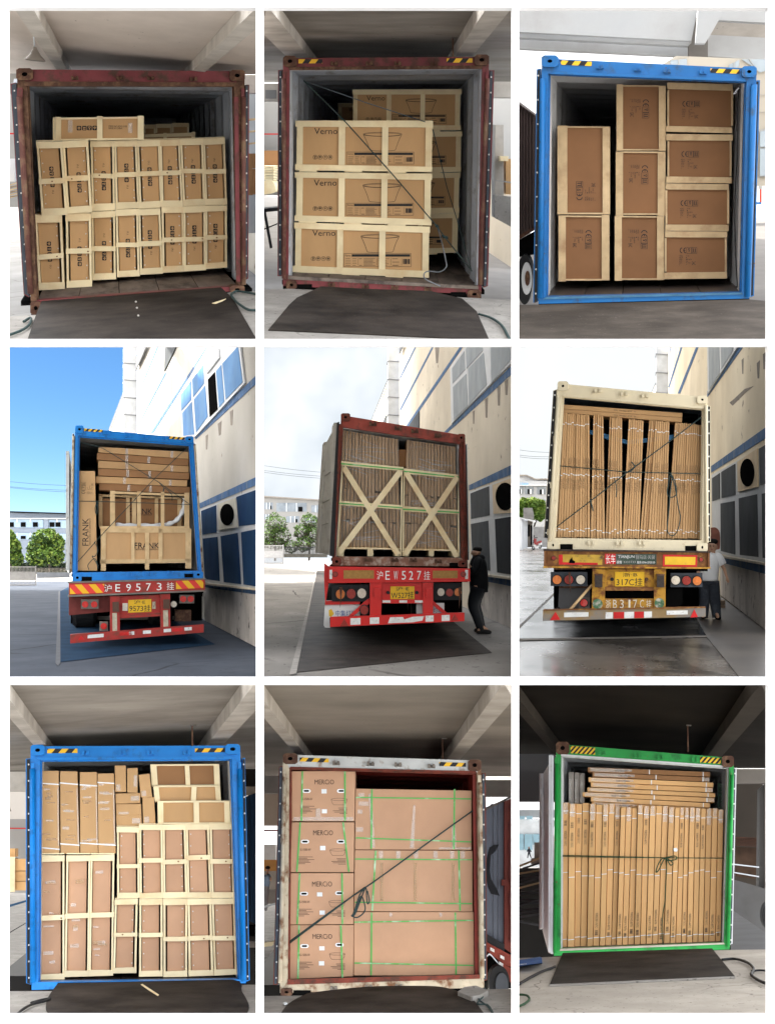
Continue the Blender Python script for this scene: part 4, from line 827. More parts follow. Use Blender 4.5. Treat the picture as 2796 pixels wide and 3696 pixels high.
def wq(root, name, pts, xw, lift, th, mat, **k):
    c = BASE[root][0]; return part(root, name, B().slab([c.onx(x, y, xw - lift) for x, y in pts], (th, 0, 0)), mat, **k)
def upper(r, c, wall, xw, wm):  # extra unseen wall over a factory, put there to stop the sun
    far_ = c.onx(wall[0][0], -5, xw); near_ = c.onx(wall[1][0] - 14, -5, xw)
    part(r, 'sun_block_wall', B().slab([far_ + Vector((.06, 60, 15)), far_ + Vector((.06, 60, 28)), near_ + Vector((.06, 0, 12)), near_ + Vector((.06, 0, .1)), far_ + Vector((.06, 0, .1))], (.02, 0, 0)), wm or cream_wall)
def factory(c, label, xw, wall, stripes_, wins, panes, fan, ledge, base, duct, rear, extra_stains, gmat, louvre=None, wm=None):
    r = thing(c, 'factory_building', label, 'building', c.onx(wall[2][0], wall[2][1], xw))
    wq(r, 'wall', wall, xw, 0, .02, wm or cream_wall)
    wq(r, 'plinth_wall', base, xw, .03, .028, grey_base)
    for s in stripes_: wq(r, 'painted_band', s, xw, .012, .01, blue_band)
    fr = [wq(r, 'window_frame', w_, xw, .05, .04, alu) for w_ in wins]
    for (i, q_, g) in panes: wq(fr[i], 'pane', q_, xw, .062, .01, g)
    for (q_, fm) in fan[:1]: pn = wq(r, 'fan_panel', q_, xw, .075, .02, fm)
    for e_ in fan[1:]: wq(pn, 'fan_opening', e_, xw, .085, .008, hole)
    for l in ledge: wq(r, 'window_ledge', l, xw, .14, .13, M('grimy_ledge', (.5, .44, .34), .9, .2, 3))
    if louvre:
        for k in range(7): wq(r, 'louvre_blade', [lerp(louvre[0], louvre[3], k / 7), lerp(louvre[1], louvre[2], k / 7), lerp(louvre[1], louvre[2], (k + .6) / 7), lerp(louvre[0], louvre[3], (k + .6) / 7)], xw, .09, .03, alu)
    for s in extra_stains: wq(r, 'rain_streak', s, xw, .006, .004, stain)
    if rear:
        rw = wq(r, 'rear_wing', rear['wall'], xw, 0, .02, wm or cream_wall)
        for q_ in rear.get('rails', ()): wq(rw, 'roof_railing', q_, xw, .2, .05, rubber)
        for q_ in rear.get('win', ()): wq(rw, 'window', q_, xw, .05, .04, glass_d)
    # unseen wall added above the factory, blocking sun from the next stage
    if c is not C6: upper(r, c, wall, xw, wm)
    x0, x1, ys, yend = duct; dd = c.onx(x1, 600, xw).y
    du = thing(c, 'ventilation_duct', duct_label[c], 'duct', c.P((x0 + x1) / 2, yend, dd))
    for a, b_ in zip(ys[:-1], ys[1:]):
        Q(du, 'duct_section', [(x0 + 4, a + 2), (x1, a + 9), (x1, b_ + 5), (x0 + 4, b_ - 2)], dd, 1.5, duct_m); Q(du, 'duct_flange', [(x0 - 1, b_ - 4), (x1 + 2, b_ + 3), (x1 + 2, b_ + 8), (x0 - 1, b_ + 1)], dd - .06, 1.6, M('duct_flange_metal', (.2, .21, .23), .5, metal=.3))
    return r
duct_label = {C4: 'pale metal duct rising beside the sunlit factory wall', C5: 'grey metal duct with black flanges beside the factory above the red trailer', C6: 'grey metal duct above the cream container'}
def yardground(c, yfront, pts, mat, name='yard'):
    if c.zg is None: c.zg = c.P(c.vp[0], yfront, 0).z
    return struct(c, name, B().slab([c.onz(x, y, c.zg) for x, y in pts], (0, 0, -.02)), mat)
def gsheet(c, name, label, cat, pts, lift, mat, kind=None, th=.004): return solo(c, name, label, cat, B().slab([c.onz(x, y, c.zg + lift) for x, y in pts], (0, 0, -th)), mat, kind=kind)
def gateobj(c, label, x0, x1, yt, ym0, ym1, yb, skew=0):
    p = c.onz((x0 + x1) / 2, yb, c.zg); d = p.y; gm = M('weathered_gate_steel', (.30, .29, .28), .6); r = thing(c, 'sliding_gate', label, 'gate', p); t = c.m(4, d)
    for (a, b_) in ((yt, yt + 6), (ym0 - 4, ym0), (ym1, ym1 + 5), (yb - 6, yb)): R(r, 'gate_rail', x0, a, x1, b_, d, t, gm)
    R(r, 'gate_panel', x0, ym0, x1, ym1, d + .02, t * .5, M('gate_sheet', (.36, .35, .34), .6))
    n = int((x1 - x0) / 9)
    for k in range(n):
        x = x0 + 3 + k * 9; R(r, 'gate_bar', x, yt + 6, x + 3, ym0 - 4, d, t * .6, gm); R(r, 'gate_bar', x, ym1 + 5, x + 3, yb - 6, d, t * .6, gm)
    R(r, 'gate_post', x1 - 4, yt - 4, x1 + 3, yb, d - .05, t, gm)
def wires(c, label, pts, d):
    for k, (a, b_) in enumerate(pts):
        m_ = ((a[0] + b_[0]) / 2, (a[1] + b_[1]) / 2 + 4)
        rope(c, 'overhead_wire', label, [(*a, d), (*m_, d), (*b_, d)], c.m(1.4, d), rubber, 4, label)
def lamp(root, x, y, r, mat, d=-.1, ring=None, name='tail_light', t=.04, k=1.0):
    c = BASE[root][0]
    if ring: part(root, 'lamp_rim', B().slab(c.q(ell(x, y, r * 1.22, r * 1.22 * k, 18), d + .01), (0, t, 0)), ring)
    o = part(root, name, B().slab(c.q(ell(x, y, r, r * k, 18), d), (0, t, 0)), mat)
    part(o, 'lens_ring', B().slab(c.q(ell(x, y, r * .6, r * .6 * k, 14), d - .008), (0, .008, 0)), mat); return o
red_lens = M('red_lens', (.55, .025, .02), .25, .15, 30, coat=.3); amber_lens = M('amber_lens', (.60, .17, .03), .3, .2, 30, coat=.3); white_lens = M('clear_lens', (.62, .56, .46), .3, .15, 40); dred_lens = M('dark_red_lens', (.28, .03, .02), .3, .2, 30)
reflector = M('amber_reflector', (.36, .19, .05), .5, .15, 20); reflect_y = M('yellow_reflector', (.72, .45, .03), .5, .1, 10, col2=(.5, .3, .05), amt=.2, s2=20); reflect_r = M('red_reflector', (.55, .02, .02), .4, .1, 10); tape_w = M('white_reflective_tape', (.72, .72, .70), .45, .1, 12, col2=(.35, .3, .26), amt=.2, s2=20)
plate_y = M('yellow_number_plate', (.74, .44, .02), .45, .06, 8)
tyre = M('tyre_rubber', (.02, .02, .021), .8, .2, 20, .2, 50)
red_trailer = M('faded_red_trailer_paint', (.36, .035, .028), .55, .18, 4, .1, 40, col2=(.20, .05, .035), amt=.36, s2=6); red_new = M('fresh_red_trailer_paint', (.58, .018, .014), .35, .06, 3); yel_trailer = M('rusty_yellow_trailer_paint', (.45, .235, .03), .6, .2, 4, .15, 40, col2=(.17, .065, .022), amt=.46, s2=7); yel_rust = M('rust_streaked_steel', (.19, .08, .03), .7, .3, 5, .2, 40, col2=(.42, .22, .05), amt=.3, s2=7)
grime = M('grimy_grey_steel', (.18, .16, .14), .7, .2, 5, .15, 40)
def wheels(r, spots, d0, rz):
    """tyres on axles below the trailer: (x px, count along depth)"""
    c = BASE[r][0]
    for (x, w_) in spots:
        for k in range(2):
            p = c.onz(x, 10 ** 0 * c.gy, c.zg); base = Vector((p.x, d0 + k * 1.3, c.zg))
            ctr = base + Vector((0, 0, rz)); b = B(); rings = []
            for (dx, rr) in ((-w_, rz * .86), (-w_ * .7, rz), (w_ * .7, rz), (w_, rz * .86)):
                rings.append([ctr + Vector((dx, rr * math.cos(2 * math.pi * j / 24), rr * math.sin(2 * math.pi * j / 24))) for j in range(24)])
            o = part(r, 'wheel', b.loft(rings), tyre); part(o, 'rim', B().tube([ctr - Vector((w_ * 1.02, 0, 0)), ctr + Vector((w_ * 1.02, 0, 0))], rz * .5, 16), grime)

# ================================================================== stage 4: blue container on the faded red trailer, blue sky
c = C4; c.gy = 2000
cont_on4 = container(c, 'bright blue container on the faded red trailer, its cargo crossed by ropes',
    [(460, 545), (1240, 618), (1305, 1538), (440, 1560)], [(478, 598), (1222, 655), (1280, 1490), (464, 1502)], blue_bright, blue_bright, M('silvery_container_lining', (.42, .42, .41), .5, .1, 3), dark_floor,
    [(460, 531, 515, 580), (1188, 602, 1240, 642), (446, 1512, 502, 1562), (1242, 1493, 1304, 1540)], rim=blue_bright,
    keep=[(670, 580), (810, 596), (918, 607), (1052, 617), (670, 1520), (826, 1516), (950, 1512), (1090, 1506)], hazs=[[(518, 550), (640, 559), (640, 576), (518, 568)], [(1080, 602), (1182, 610), (1182, 627), (1080, 619)]], hazm=stripes('hazard_sticker_small', (.78, .46, .03), (.02, .02, .022), 13.0, math.radians(-40)),
    pockets=[(500, 1530, 570, 1560), (1180, 1510, 1238, 1536)])
door(cont_on4, [(440, 585), (452, 583), (428, 1510), (414, 1500)], .02, 1.1, grey_paint, rubber, [[(444, 590), (452, 588), (430, 1505), (422, 1505)]])
door(cont_on4, [(1244, 650), (1252, 652), (1308, 1500), (1298, 1500)], .02, 1.1, blue_bright, rubber, [[(1240, 655), (1249, 655), (1306, 1500), (1298, 1500)]])
for a, e in (((448, 600), (432, 1500)), ((1248, 655), (1302, 1500))): rod(cont_on4, a, e, .02, tan_rust)
R(cont_on4, 'side_panel', 398, 700, 420, 1490, .6, 8, grey_paint)
for k, q_ in enumerate(([(615, 672), (1208, 705), (1208, 752), (612, 708)], [(605, 712), (1210, 755), (1205, 798), (603, 757)], [(612, 762), (1210, 801), (1207, 842), (612, 812)], [(612, 815), (1212, 845), (1210, 888), (612, 862)], [(595, 866), (1200, 893), (1198, 934), (593, 910)], [(618, 912), (1218, 938), (1215, 980), (618, 958)])):
    carton(c, q_, .35 + .03 * (k % 3), ['long flat carton at the very top of the flat stack', 'flat carton second in the stack, its corner dented', 'flat carton third in the stack below the dented one', 'flat carton fourth in the stack, above the two lowest', 'flat carton sticking out to the left, second lowest in the stack', 'lowest flat carton, resting on the open pine crate'][k], None, card_dark if k % 2 else card, .9, 'flat_carton',
           [[lerp(q_[0], q_[1], u), lerp(q_[0], q_[1], u + .03), lerp(q_[3], q_[2], u + .03), lerp(q_[3], q_[2], u)] for u in ((.31, .55) if k % 2 else (.3, .8))])
r = carton(c, [(474, 832), (590, 832), (605, 1490), (472, 1490)], .2, 'tall narrow carton with large sideways lettering beside the crates', None, card, .6, 'tall_carton')
text(r, 'FRANK', rot_l(507, 1145, 548, 1325), .195); text(r, 'DESIGNED IN GERMANY', rot_l(552, 1142, 562, 1322), .195); ce_print(r, 502, 990, 62, .195, 'l')
pw = M('golden_pine', (.64, .46, .25), .65, .12, 5, .08, 70, col2=(.5, .32, .15), amt=.25, s2=3, sharp=.12, orand=.06)
r = frame_crate(c, 'bathtub_frame_crate', 'open pine crate with white foam inside, above the closed crate', None,
    [rc(690, 962, 722, 1206), rc(868, 966, 893, 1206), rc(1025, 970, 1048, 1206), rc(1180, 975, 1213, 1208), [(722, 966), (1185, 985), (1185, 998), (722, 982)], [(622, 1196), (1215, 1196), (1215, 1216), (622, 1212)]], [], .3, .8, pw)
for q_ in (rc(615, 990, 640, 1200), rc(795, 1000, 820, 1195), rc(835, 1000, 862, 1195), rc(985, 1005, 1008, 1195), rc(1135, 1008, 1160, 1195), [(615, 985), (1190, 1008), (1190, 1020), (615, 1000)]): Q(r, 'inner_board', q_, .62, .03, pw)
Q(r, 'inner_carton', [(640, 1012), (1172, 1022), (1172, 1196), (640, 1196)], .68, .5, card_dark)
text(r, 'FRANK', rc(815, 1080, 968, 1117), .675); text(r, 'DESIGNED IN GERMANY', rc(818, 1117, 968, 1126), .675)
fo = [c.P(x, y, .5) for x, y in ((728, 1188), (800, 1192), (900, 1193), (1000, 1192), (1075, 1182), (1130, 1155), (1165, 1105), (1180, 1050), (1185, 1015))]
part(r, 'foam_padding', B().tube(smooth(fo, 5), [c.m(14 + 3 * math.sin(i * 1.3), .5) for i in range(len(fo) * 5 - 4)], 8), M('white_foam', (.8, .82, .84), .5), sm=True)
r = frame_crate(c, 'bathtub_crate', 'closed pine bathtub crate standing on the sill of the bright blue container', None,
    [rc(629, 1212, 662, 1490), rc(829, 1212, 852, 1440), rc(920, 1212, 948, 1482), rc(1010, 1212, 1036, 1438), rc(1187, 1212, 1226, 1476), [(628, 1210), (1216, 1210), (1216, 1240), (628, 1238)], [(624, 1416), (1227, 1412), (1227, 1438), (624, 1444)]], [[(650, 1232), (1200, 1232), (1200, 1418), (650, 1420)]], .28, .8, pw)
text(r, 'FRANK', rc(852, 1305, 1015, 1344), .305); text(r, 'DESIGNED IN GERMANY', rc(855, 1345, 1012, 1355), .305)
for l_, pts in (('dark rope falling from the left top corner across the flat cartons', [(490, 640, .1), (640, 680, .2), (1010, 905, .15), (1220, 1055, .1)]), ('dark rope rising from the left sill to the right top corner', [(465, 1445, .1), (620, 1270, .15), (980, 885, .15), (1185, 690, .1)]), ('level dark rope tied across the tall carton and the open crate', [(470, 1030, .1), (640, 1034, .15), (1000, 1045, .15), (1220, 1055, .1)])): rope(c, 'lashing_rope', l_, pts, .009, sm=False)
for l_, pts in (('small rope loop hanging beside the open pine crate', [(1010, 905, .15), (1045, 945, .14), (1040, 970, .14), (1050, 945, .14), (1095, 985, .14), (1100, 1030, .14)]), ('knotted rope end hanging beside the lettered tall carton', [(605, 1035, .12), (590, 1080, .1), (602, 1120, .1), (608, 1040, .1)]), ('tangled green rope end hanging low by the tall carton', [(585, 1300, .1), (610, 1350, .1), (590, 1395, .1), (572, 1395, .1), (600, 1440, .1), (612, 1475, .1), (590, 1410, .1), (545, 1450, .1), (550, 1485, .1)])): rope(c, 'rope_end', l_, pts, .009)
c.zg = c.P(c.vp[0], 2000, 0).z
t4 = thing(c, 'container_trailer', 'faded red container trailer with white painted registration and yellow plate', 'trailer', c.onz(870, 2000, c.zg))
Q(t4, 'rear_beam', [(418, 1572), (1316, 1548), (1316, 1622), (418, 1656)], -.06, .2, red_trailer); Q(t4, 'beam_flange', [(412, 1652), (1322, 1618), (1322, 1628), (412, 1664)], -.1, .3, grime); Q(t4, 'beam_flange', [(412, 1562), (1322, 1540), (1322, 1549), (412, 1573)], -.08, .3, grime)
for q_, m_ in (([(425, 1582), (652, 1578), (650, 1636), (425, 1645)], stripes('chevron_panel', (.70, .05, .04), (.78, .42, .02), 5.2, math.radians(40))), ([(1125, 1558), (1306, 1552), (1306, 1604), (1125, 1612)], MATS['chevron_panel'])): Q(t4, 'reflective_panel', q_, -.068, .006, m_)
for ch, x in zip('沪E9573挂', (676, 741, 812, 876, 943, 1014, 1088)):
    w_ = 24 if ord(ch) > 200 else 16; y0 = 1607 - (x - 676) * .034; text(t4, ch, rc(x - w_, y0 - 25, x + w_, y0 + 24), -.066, white_ink)
for q_ in ([(690, 1660), (755, 1657), (755, 1890), (690, 1895)], [(1022, 1646), (1086, 1643), (1088, 1860), (1025, 1868)]): Q(t4, 'upright_bracket', q_, -.04, .2, red_trailer)
for q_ in ([(704, 1770), (735, 1769), (737, 1888), (706, 1890)], [(1040, 1752), (1072, 1750), (1074, 1858), (1042, 1860)]): Q(t4, 'bare_strip', q_, -.046, .006, M('dirty_cream', (.45, .40, .30), .7, .3, 9))
Q(t4, 'cross_plate', [(755, 1658), (1022, 1648), (1022, 1785), (755, 1802)], .05, .1, red_trailer); Q(t4, 'cross_lip', [(755, 1782), (1022, 1768), (1022, 1790), (755, 1806)], .0, .14, red_trailer)
Q(t4, 'number_plate', [(810, 1684), (962, 1678), (962, 1762), (810, 1768)], .04, .008, plate_y); text(t4, '沪·E', rc(848, 1685, 922, 1710), .036); text(t4, '9573挂', rc(818, 1716, 958, 1760), .036)
R(t4, 'plate_lamp', 772, 1705, 806, 1755, .02, .04, white_lens); R(t4, 'plate_lamp', 968, 1695, 990, 1742, .02, .04, tan_rust)
for q_ in (rc(706, 1697, 748, 1762), rc(1042, 1680, 1084, 1742)): Q(t4, 'rubber_buffer', q_, -.1, .08, M('brown_rubber', (.10, .055, .04), .8))
Q(t4, 'mud_guard', [(418, 1664), (690, 1660), (690, 1760), (418, 1785)], .25, .02, M('dark_red_sheet', (.15, .03, .025), .6, .2, 5))
for q_ in (rc(498, 1680, 614, 1742), rc(1148, 1650, 1246, 1706), rc(620, 1826, 676, 1888)): Q(t4, 'lamp_box', q_, .1, .08, grime)
for (x, y) in ((525, 1713), (585, 1713), (1172, 1677), (1222, 1677), (648, 1857)): lamp(t4, x, y, 21, red_lens, .06, None)
lamp(t4, 1110, 1712, 20, white_lens, .05, rubber, 'reversing_light')
Q(t4, 'bumper', [(427, 1912), (1308, 1845), (1308, 1898), (427, 1970)], -.1, .12, red_trailer)
for (a, e, m_) in ((.13, .25, tape_w), (.37, .46, red_lens), (.44, .48, tape_w), (.545, .605, tape_w), (.70, .755, tape_w), (.76, .84, reflect_r), (.855, .91, tape_w)): Q(t4, 'reflective_tape', sub([(427, 1912), (1308, 1845), (1308, 1898), (427, 1970)], a, .2, e, .6), -.106, .005, m_)
Q(t4, 'reflector', [(475, 1950), (500, 1920), (522, 1946)], -.108, .006, reflect_r)
for x in (735, 1050): Q(t4, 'chassis_rail', rc(x - 25, 1660, x + 25, 1790), .3, 9, grime)
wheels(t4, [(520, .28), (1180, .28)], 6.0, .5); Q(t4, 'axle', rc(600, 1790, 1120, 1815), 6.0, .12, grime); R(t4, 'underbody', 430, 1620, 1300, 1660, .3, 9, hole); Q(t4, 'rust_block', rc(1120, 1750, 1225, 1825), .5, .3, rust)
R(t4, 'underbody_shade', 430, 1655, 1296, 1840, 7.5, .1, hole)  # black panel standing in for the shade beneath the trailer
# ground, road, plate
sh_conc = M('sky_tinted_concrete', (.068, .078, .098), .9, .12, 1.2, .2, 10, col2=(.042, .05, .066), amt=.4, s2=.5, sharp=.2, spec=.05, speck=((.05, .055, .07), 4, .62), crack=(.22, .012, (.03, .033, .04)))  # blue tint of the skylight put into the concrete colour
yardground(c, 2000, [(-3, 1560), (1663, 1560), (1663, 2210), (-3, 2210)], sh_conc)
gsheet(c, 'road', None, None, [(-3, 1535), (460, 1530), (460, 1556), (-3, 1560)], .02, M('pale_road', (.45, .43, .40), .9, .1, .5), 'structure')
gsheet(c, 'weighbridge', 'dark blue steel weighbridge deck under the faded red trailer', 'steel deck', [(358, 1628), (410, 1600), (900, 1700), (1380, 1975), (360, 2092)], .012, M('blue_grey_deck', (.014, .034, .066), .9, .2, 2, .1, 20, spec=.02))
gsheet(c, 'deck_edge', 'thin dark kerb edge along the weighbridge', 'kerb', [(350, 1626), (360, 1626), (362, 2098), (345, 2120), (330, 2100)], .014, M('dark_kerb', (.06, .065, .075), .8))
gateobj(c, 'low steel sliding gate with solid lower panel by the road', -3, 200, 1462, 1500, 1548, 1588)
far4 = c.onz(200, 1492, c.zg).y
fb = thing(c, 'factory_block', 'long blue-grey factory block behind the bright green trees', 'building', c.P(200, 1450, far4 + 30)); fm = M('blue_shade_tiles', (.17, .205, .26), .8, .06, .3)  # blue of the shaded front put into the tile colour
D_ = far4 + 30; Q(fb, 'wall', [(-3, 1105), (440, 1118), (440, 1470), (-3, 1470)], D_, 3, fm); Q(fb, 'roof_edge', [(-3, 1096), (440, 1110), (440, 1117), (-3, 1103)], D_ - .8, 4, hole)
for (y0, y1) in ((1150, 1202), (1240, 1282)):
    Q(fb, 'window_band', [(-3, y0), (250, y0 + 4), (250, y1 + 4), (-3, y1)], D_ - .1, .08, M('sky_blue_glazing', (.26, .36, .48), .3, .1, .6)); Q(fb, 'window_band', [(285, y0 + 5), (440, y0 + 8), (440, y1 + 8), (285, y1 + 5)], D_ - .1, .08, MATS['sky_blue_glazing'])
    for x in (22, 100, 180, 290, 330): Q(fb, 'window', rc(x, y0 + 20, x + 33, y1 - 1), D_ - .25, .1, hole)
    for x in (72, 160, 335): Q(fb, 'downpipe', rc(x, y0, x + 8, y0 + 20), D_ - .3, .1, alu)
R(fb, 'ledge', -3, 1142, 440, 1149, D_ - .5, .4, alu); Q(fb, 'pilaster', rc(252, 1150, 282, 1470), D_ - .3, .3, fm)
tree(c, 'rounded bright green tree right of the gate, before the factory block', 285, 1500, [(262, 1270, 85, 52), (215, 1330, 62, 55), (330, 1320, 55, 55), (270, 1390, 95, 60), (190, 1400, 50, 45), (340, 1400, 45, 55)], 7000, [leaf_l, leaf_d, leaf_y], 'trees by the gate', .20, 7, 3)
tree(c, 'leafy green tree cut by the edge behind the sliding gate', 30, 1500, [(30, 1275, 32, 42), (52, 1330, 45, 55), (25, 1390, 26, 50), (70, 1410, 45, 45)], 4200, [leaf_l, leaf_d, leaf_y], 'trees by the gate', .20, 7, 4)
hb = B(); rnd = random.Random(5)
for _ in range(2600):
    x = rnd.uniform(5, 405); y = rnd.uniform(1440, 1505); q = c.P(x, y, far4 - rnd.uniform(0, 3)); s = .22; a = Vector((rnd.gauss(0, 1), rnd.gauss(0, 1), rnd.gauss(0, 1))).normalized(); e = a.cross(Vector((0.3, .2, 1))).normalized(); hb.face([q + a * s, q + e * s * .6, q - a * s, q - e * s * .6])
solo(c, 'hedge', 'dark hedge below the trees along the road', 'hedge', hb, M('hedge_leaves', (.018, .03, .016), .7, .3, 2), kind='stuff')
fr = thing(c, 'boundary_fence', 'dark railing fence on a low wall below the trees', 'fence', c.onz(300, 1540, c.zg)); fd = c.onz(300, 1540, c.zg).y
R(fr, 'low_wall', 205, 1502, 425, 1540, fd, .3, M('low_wall_grey', (.12, .13, .15), .9)); R(fr, 'fence_rail', 205, 1470, 425, 1473, fd + .1, .05, rubber)
for k in range(24): R(fr, 'fence_bar', 208 + k * 9, 1473, 211 + k * 9, 1502, fd + .12, .04, grime)
wires(c, 'thin overhead wire crossing the blue sky', [((-3, 899), (430, 929)), ((-3, 933), (430, 960)), ((-3, 938), (430, 972))], far4 + 20)
xw4 = c.onz(1310, 1813, c.zg).x
factory(c, 'cream factory with blue bands, its upper wall lit by the sun', xw4, [(868, -5), (1663, -5), (1663, 2000), (868, 1580)],
    [[(1663, 190), (1663, 245), (1255, 622), (1240, 595)], [(1663, 866), (1663, 920), (1280, 1080), (1280, 1045)], [(1663, 1618), (1663, 1668), (1310, 1618), (1310, 1582)], [(1350, -5), (1335, -5), (955, 582), (975, 582)], [(1015, -5), (1005, -5), (884, 295), (890, 300)], [(1064, 182), (1050, 185), (868, 535), (875, 540)]],
    [[(1145, 325), (1345, -5), (1545, -5), (1575, 252), (1250, 605), (1168, 605)], [(1283, 1085), (1663, 942), (1663, 1612), (1308, 1565)]],
    [(0, [(1152, 332), (1222, 238), (1224, 362), (1160, 435)], glass_up), (0, [(1231, 228), (1303, 130), (1308, 255), (1236, 346)], glass_up), (0, [(1166, 448), (1227, 375), (1243, 590), (1173, 600)], glass_up), (0, [(1242, 360), (1315, 268), (1332, 472), (1256, 578)], glass_up), (0, [(1334, 228), (1380, 178), (1398, 425), (1346, 474)], hole), (0, [(1388, 172), (1422, 130), (1442, 372), (1408, 412)], glass_up), (0, [(1430, 122), (1532, 8), (1562, 245), (1452, 360)], glass_up),
     (1, [(1290, 1095), (1388, 1058), (1392, 1238), (1298, 1252)], glass_bl), (1, [(1522, 1003), (1663, 952), (1663, 1182), (1540, 1196)], glass_bl), (1, [(1300, 1278), (1397, 1266), (1412, 1560), (1314, 1546)], glass_bl), (1, [(1418, 1262), (1530, 1240), (1552, 1580), (1440, 1566)], glass_bl), (1, [(1553, 1236), (1663, 1214), (1663, 1596), (1570, 1582)], glass_bl)],
    [([(1398, 1052), (1518, 1008), (1530, 1204), (1406, 1222)], M('cream_fan_panel', (.58, .54, .44), .7)), ell(1460, 1120, 45, 72, 24)],
    [[(1310, 1570), (1663, 1610), (1663, 1622), (1310, 1582)]], [(1310, 1600), (1663, 1650), (1663, 2000), (1310, 1816)], (778, 865, [-5, 118, 230, 345, 458, 600], 600),
    dict(wall=[(683, 562), (776, 318), (776, 1520), (683, 1470)], rails=[[(680, 556), (776, 308), (776, 318), (682, 566)], [(690, 556), (776, 335), (776, 340), (692, 560)], [(858, 170), (935, -5), (905, -5), (858, 90)]], win=[[(1045, 175), (1052, -5), (1130, -5), (1100, 60)]]),
    [[(1085, 190), (1105, 165), (1100, 330), (1092, 330)], [(1070, 200), (1078, 190), (1076, 420), (1072, 420)], [(1400, 520), (1425, 500), (1420, 590), (1408, 600)], [(1480, 440), (1500, 425), (1495, 530), (1485, 530)], [(1320, 600), (1335, 590), (1330, 690), (1322, 690)]], None, louvre=[(1318, 118), (1402, 20), (1410, 85), (1326, 195)], wm=M('pale_cream_render', (.50, .475, .43), .88, .1, .5, .1, 12, col2=(.38, .355, .31), amt=.36, s2=.9, sharp=.22, stretch=(1, .35, .45), spec=.02, speck=((.2, .17, .14), 5, .68)))
# blue sky behind stage 4
def bluesky(name):
    m = bpy.data.materials.new(name); m.use_nodes = True; N = m.node_tree.nodes; L = m.node_tree.links; N.remove(N['Principled BSDF'])
    e = N.new('ShaderNodeEmission'); L.new(e.outputs[0], N['Material Output'].inputs[0]); t = N.new('ShaderNodeTexSky'); t.sky_type = 'NISHITA'; t.sun_disc = False
    t.sun_elevation = SUN_EL; t.sun_rotation = SUN_AZ; t.ozone_density = 3.0; t.dust_density = .6
    tc = N.new('ShaderNodeTexCoord'); mp = N.new('ShaderNodeMapping'); mp.inputs['Scale'].default_value = (1, 1, 2.2); mp.inputs['Location'].default_value = (0, 220, 0); L.new(tc.outputs['Object'], mp.inputs['Vector'])
    nv = N.new('ShaderNodeVectorMath'); nv.operation = 'NORMALIZE'; L.new(mp.outputs[0], nv.inputs[0]); L.new(nv.outputs[0], t.inputs['Vector']); L.new(t.outputs[0], e.inputs[0]); e.inputs[1].default_value = SKY4; hs_ = N.new('ShaderNodeHueSaturation'); hs_.inputs['Saturation'].default_value = 1.25; L.new(t.outputs[0], hs_.inputs['Color']); L.new(hs_.outputs[0], e.inputs[0]); return m
SKY4 = .031
struct(c, 'sky', B().face(c.q([(-8, -8), (1200, -8), (1200, 1480), (-8, 1480)], far4 + 60)), bluesky('clear_blue_sky'))

# unseen tall building to the left, its outline shaped to throw shade over the stages
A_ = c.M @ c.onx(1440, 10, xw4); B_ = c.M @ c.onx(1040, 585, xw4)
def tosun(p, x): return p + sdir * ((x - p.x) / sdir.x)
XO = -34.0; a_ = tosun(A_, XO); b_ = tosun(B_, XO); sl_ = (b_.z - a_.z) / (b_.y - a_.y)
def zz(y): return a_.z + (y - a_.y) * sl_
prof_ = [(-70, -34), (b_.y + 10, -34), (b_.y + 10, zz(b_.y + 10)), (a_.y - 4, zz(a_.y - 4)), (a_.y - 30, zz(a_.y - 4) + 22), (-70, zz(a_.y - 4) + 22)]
shade_bld = thing(gc, 'shade_building', 'unseen tall building with a sloping roof, shaped to shade the stages', 'building', (XO, 0, -35))
part(shade_bld, 'wall', B().slab([Vector((XO, y - 1.0, z)) for y, z in prof_], (-14, 0, 0)), M('shade_bld_render', (.45, .43, .40), .9, .1, .2))
# ================================================================== stage 5: rust red container on the fresh red trailer
c = C5; c.gy = 1990; c.zg = c.P(c.vp[0], 1990, 0).z
cont = container(c, 'rust red container on the fresh red trailer with cross-braced wrapped pallets',
    [(532, 462), (1350, 598), (1366, 1462), (470, 1455)], [(545, 542), (1312, 652), (1326, 1405), (496, 1396)], rust_red, rust_red, inside_white, dark_floor,
    [(530, 450, 592, 502), (1300, 586, 1350, 636), (473, 1403, 532, 1457), (1308, 1422, 1366, 1466)], header=M('red_oxide_paint', (.26, .05, .035), .55, .2, 4, col2=(.12, .04, .03), amt=.35, s2=6), sill=M('peeling_rusty_sill', (.22, .11, .075), .7, .3, 7, .2, 40, col2=(.42, .33, .27), amt=.36, s2=9),
    keep=[(742, 524), (908, 552), (1018, 570), (1172, 600), (708, 1418), (885, 1420), (1008, 1422), (1172, 1430)], keepk=rust, pockets=[(1245, 1438, 1302, 1462)])
dr = thing(c, 'container_door', 'dirty white left container door swung open beside the wrapped pallets', 'door', c.P(440, 1385, -.5))
dm = M('dirty_white_door', (.50, .48, .43), .55, .1, 3, col2=(.33, .28, .22), amt=.2, s2=7)
def dq(name, pts, off, mat, par=None):   # on the leaf, which runs back from the hinge edge
    P4 = [c.P(x, y, .1 + (505 - x) / 105 * 1.1) for x, y in pts]; return part(par or dr, name, B().slab(P4, off), mat)
dq('door_leaf', [(425, 662), (503, 512), (470, 1388), (378, 1372)], (.05, 0, 0), dm)
for y0, y1 in ((850, 795), (1020, 975), (1165, 1135), (1330, 1325)): dq('door_rib', [(412, y0), (496, y1), (496, y1 + 26), (410, y0 + 26)], (-.04, 0, 0), dm)
dq('door_rib', [(425, 660), (437, 640), (392, 1372), (378, 1372)], (-.05, 0, 0), dm); dq('door_rib', [(489, 540), (503, 512), (470, 1388), (456, 1385)], (-.05, 0, 0), dm)
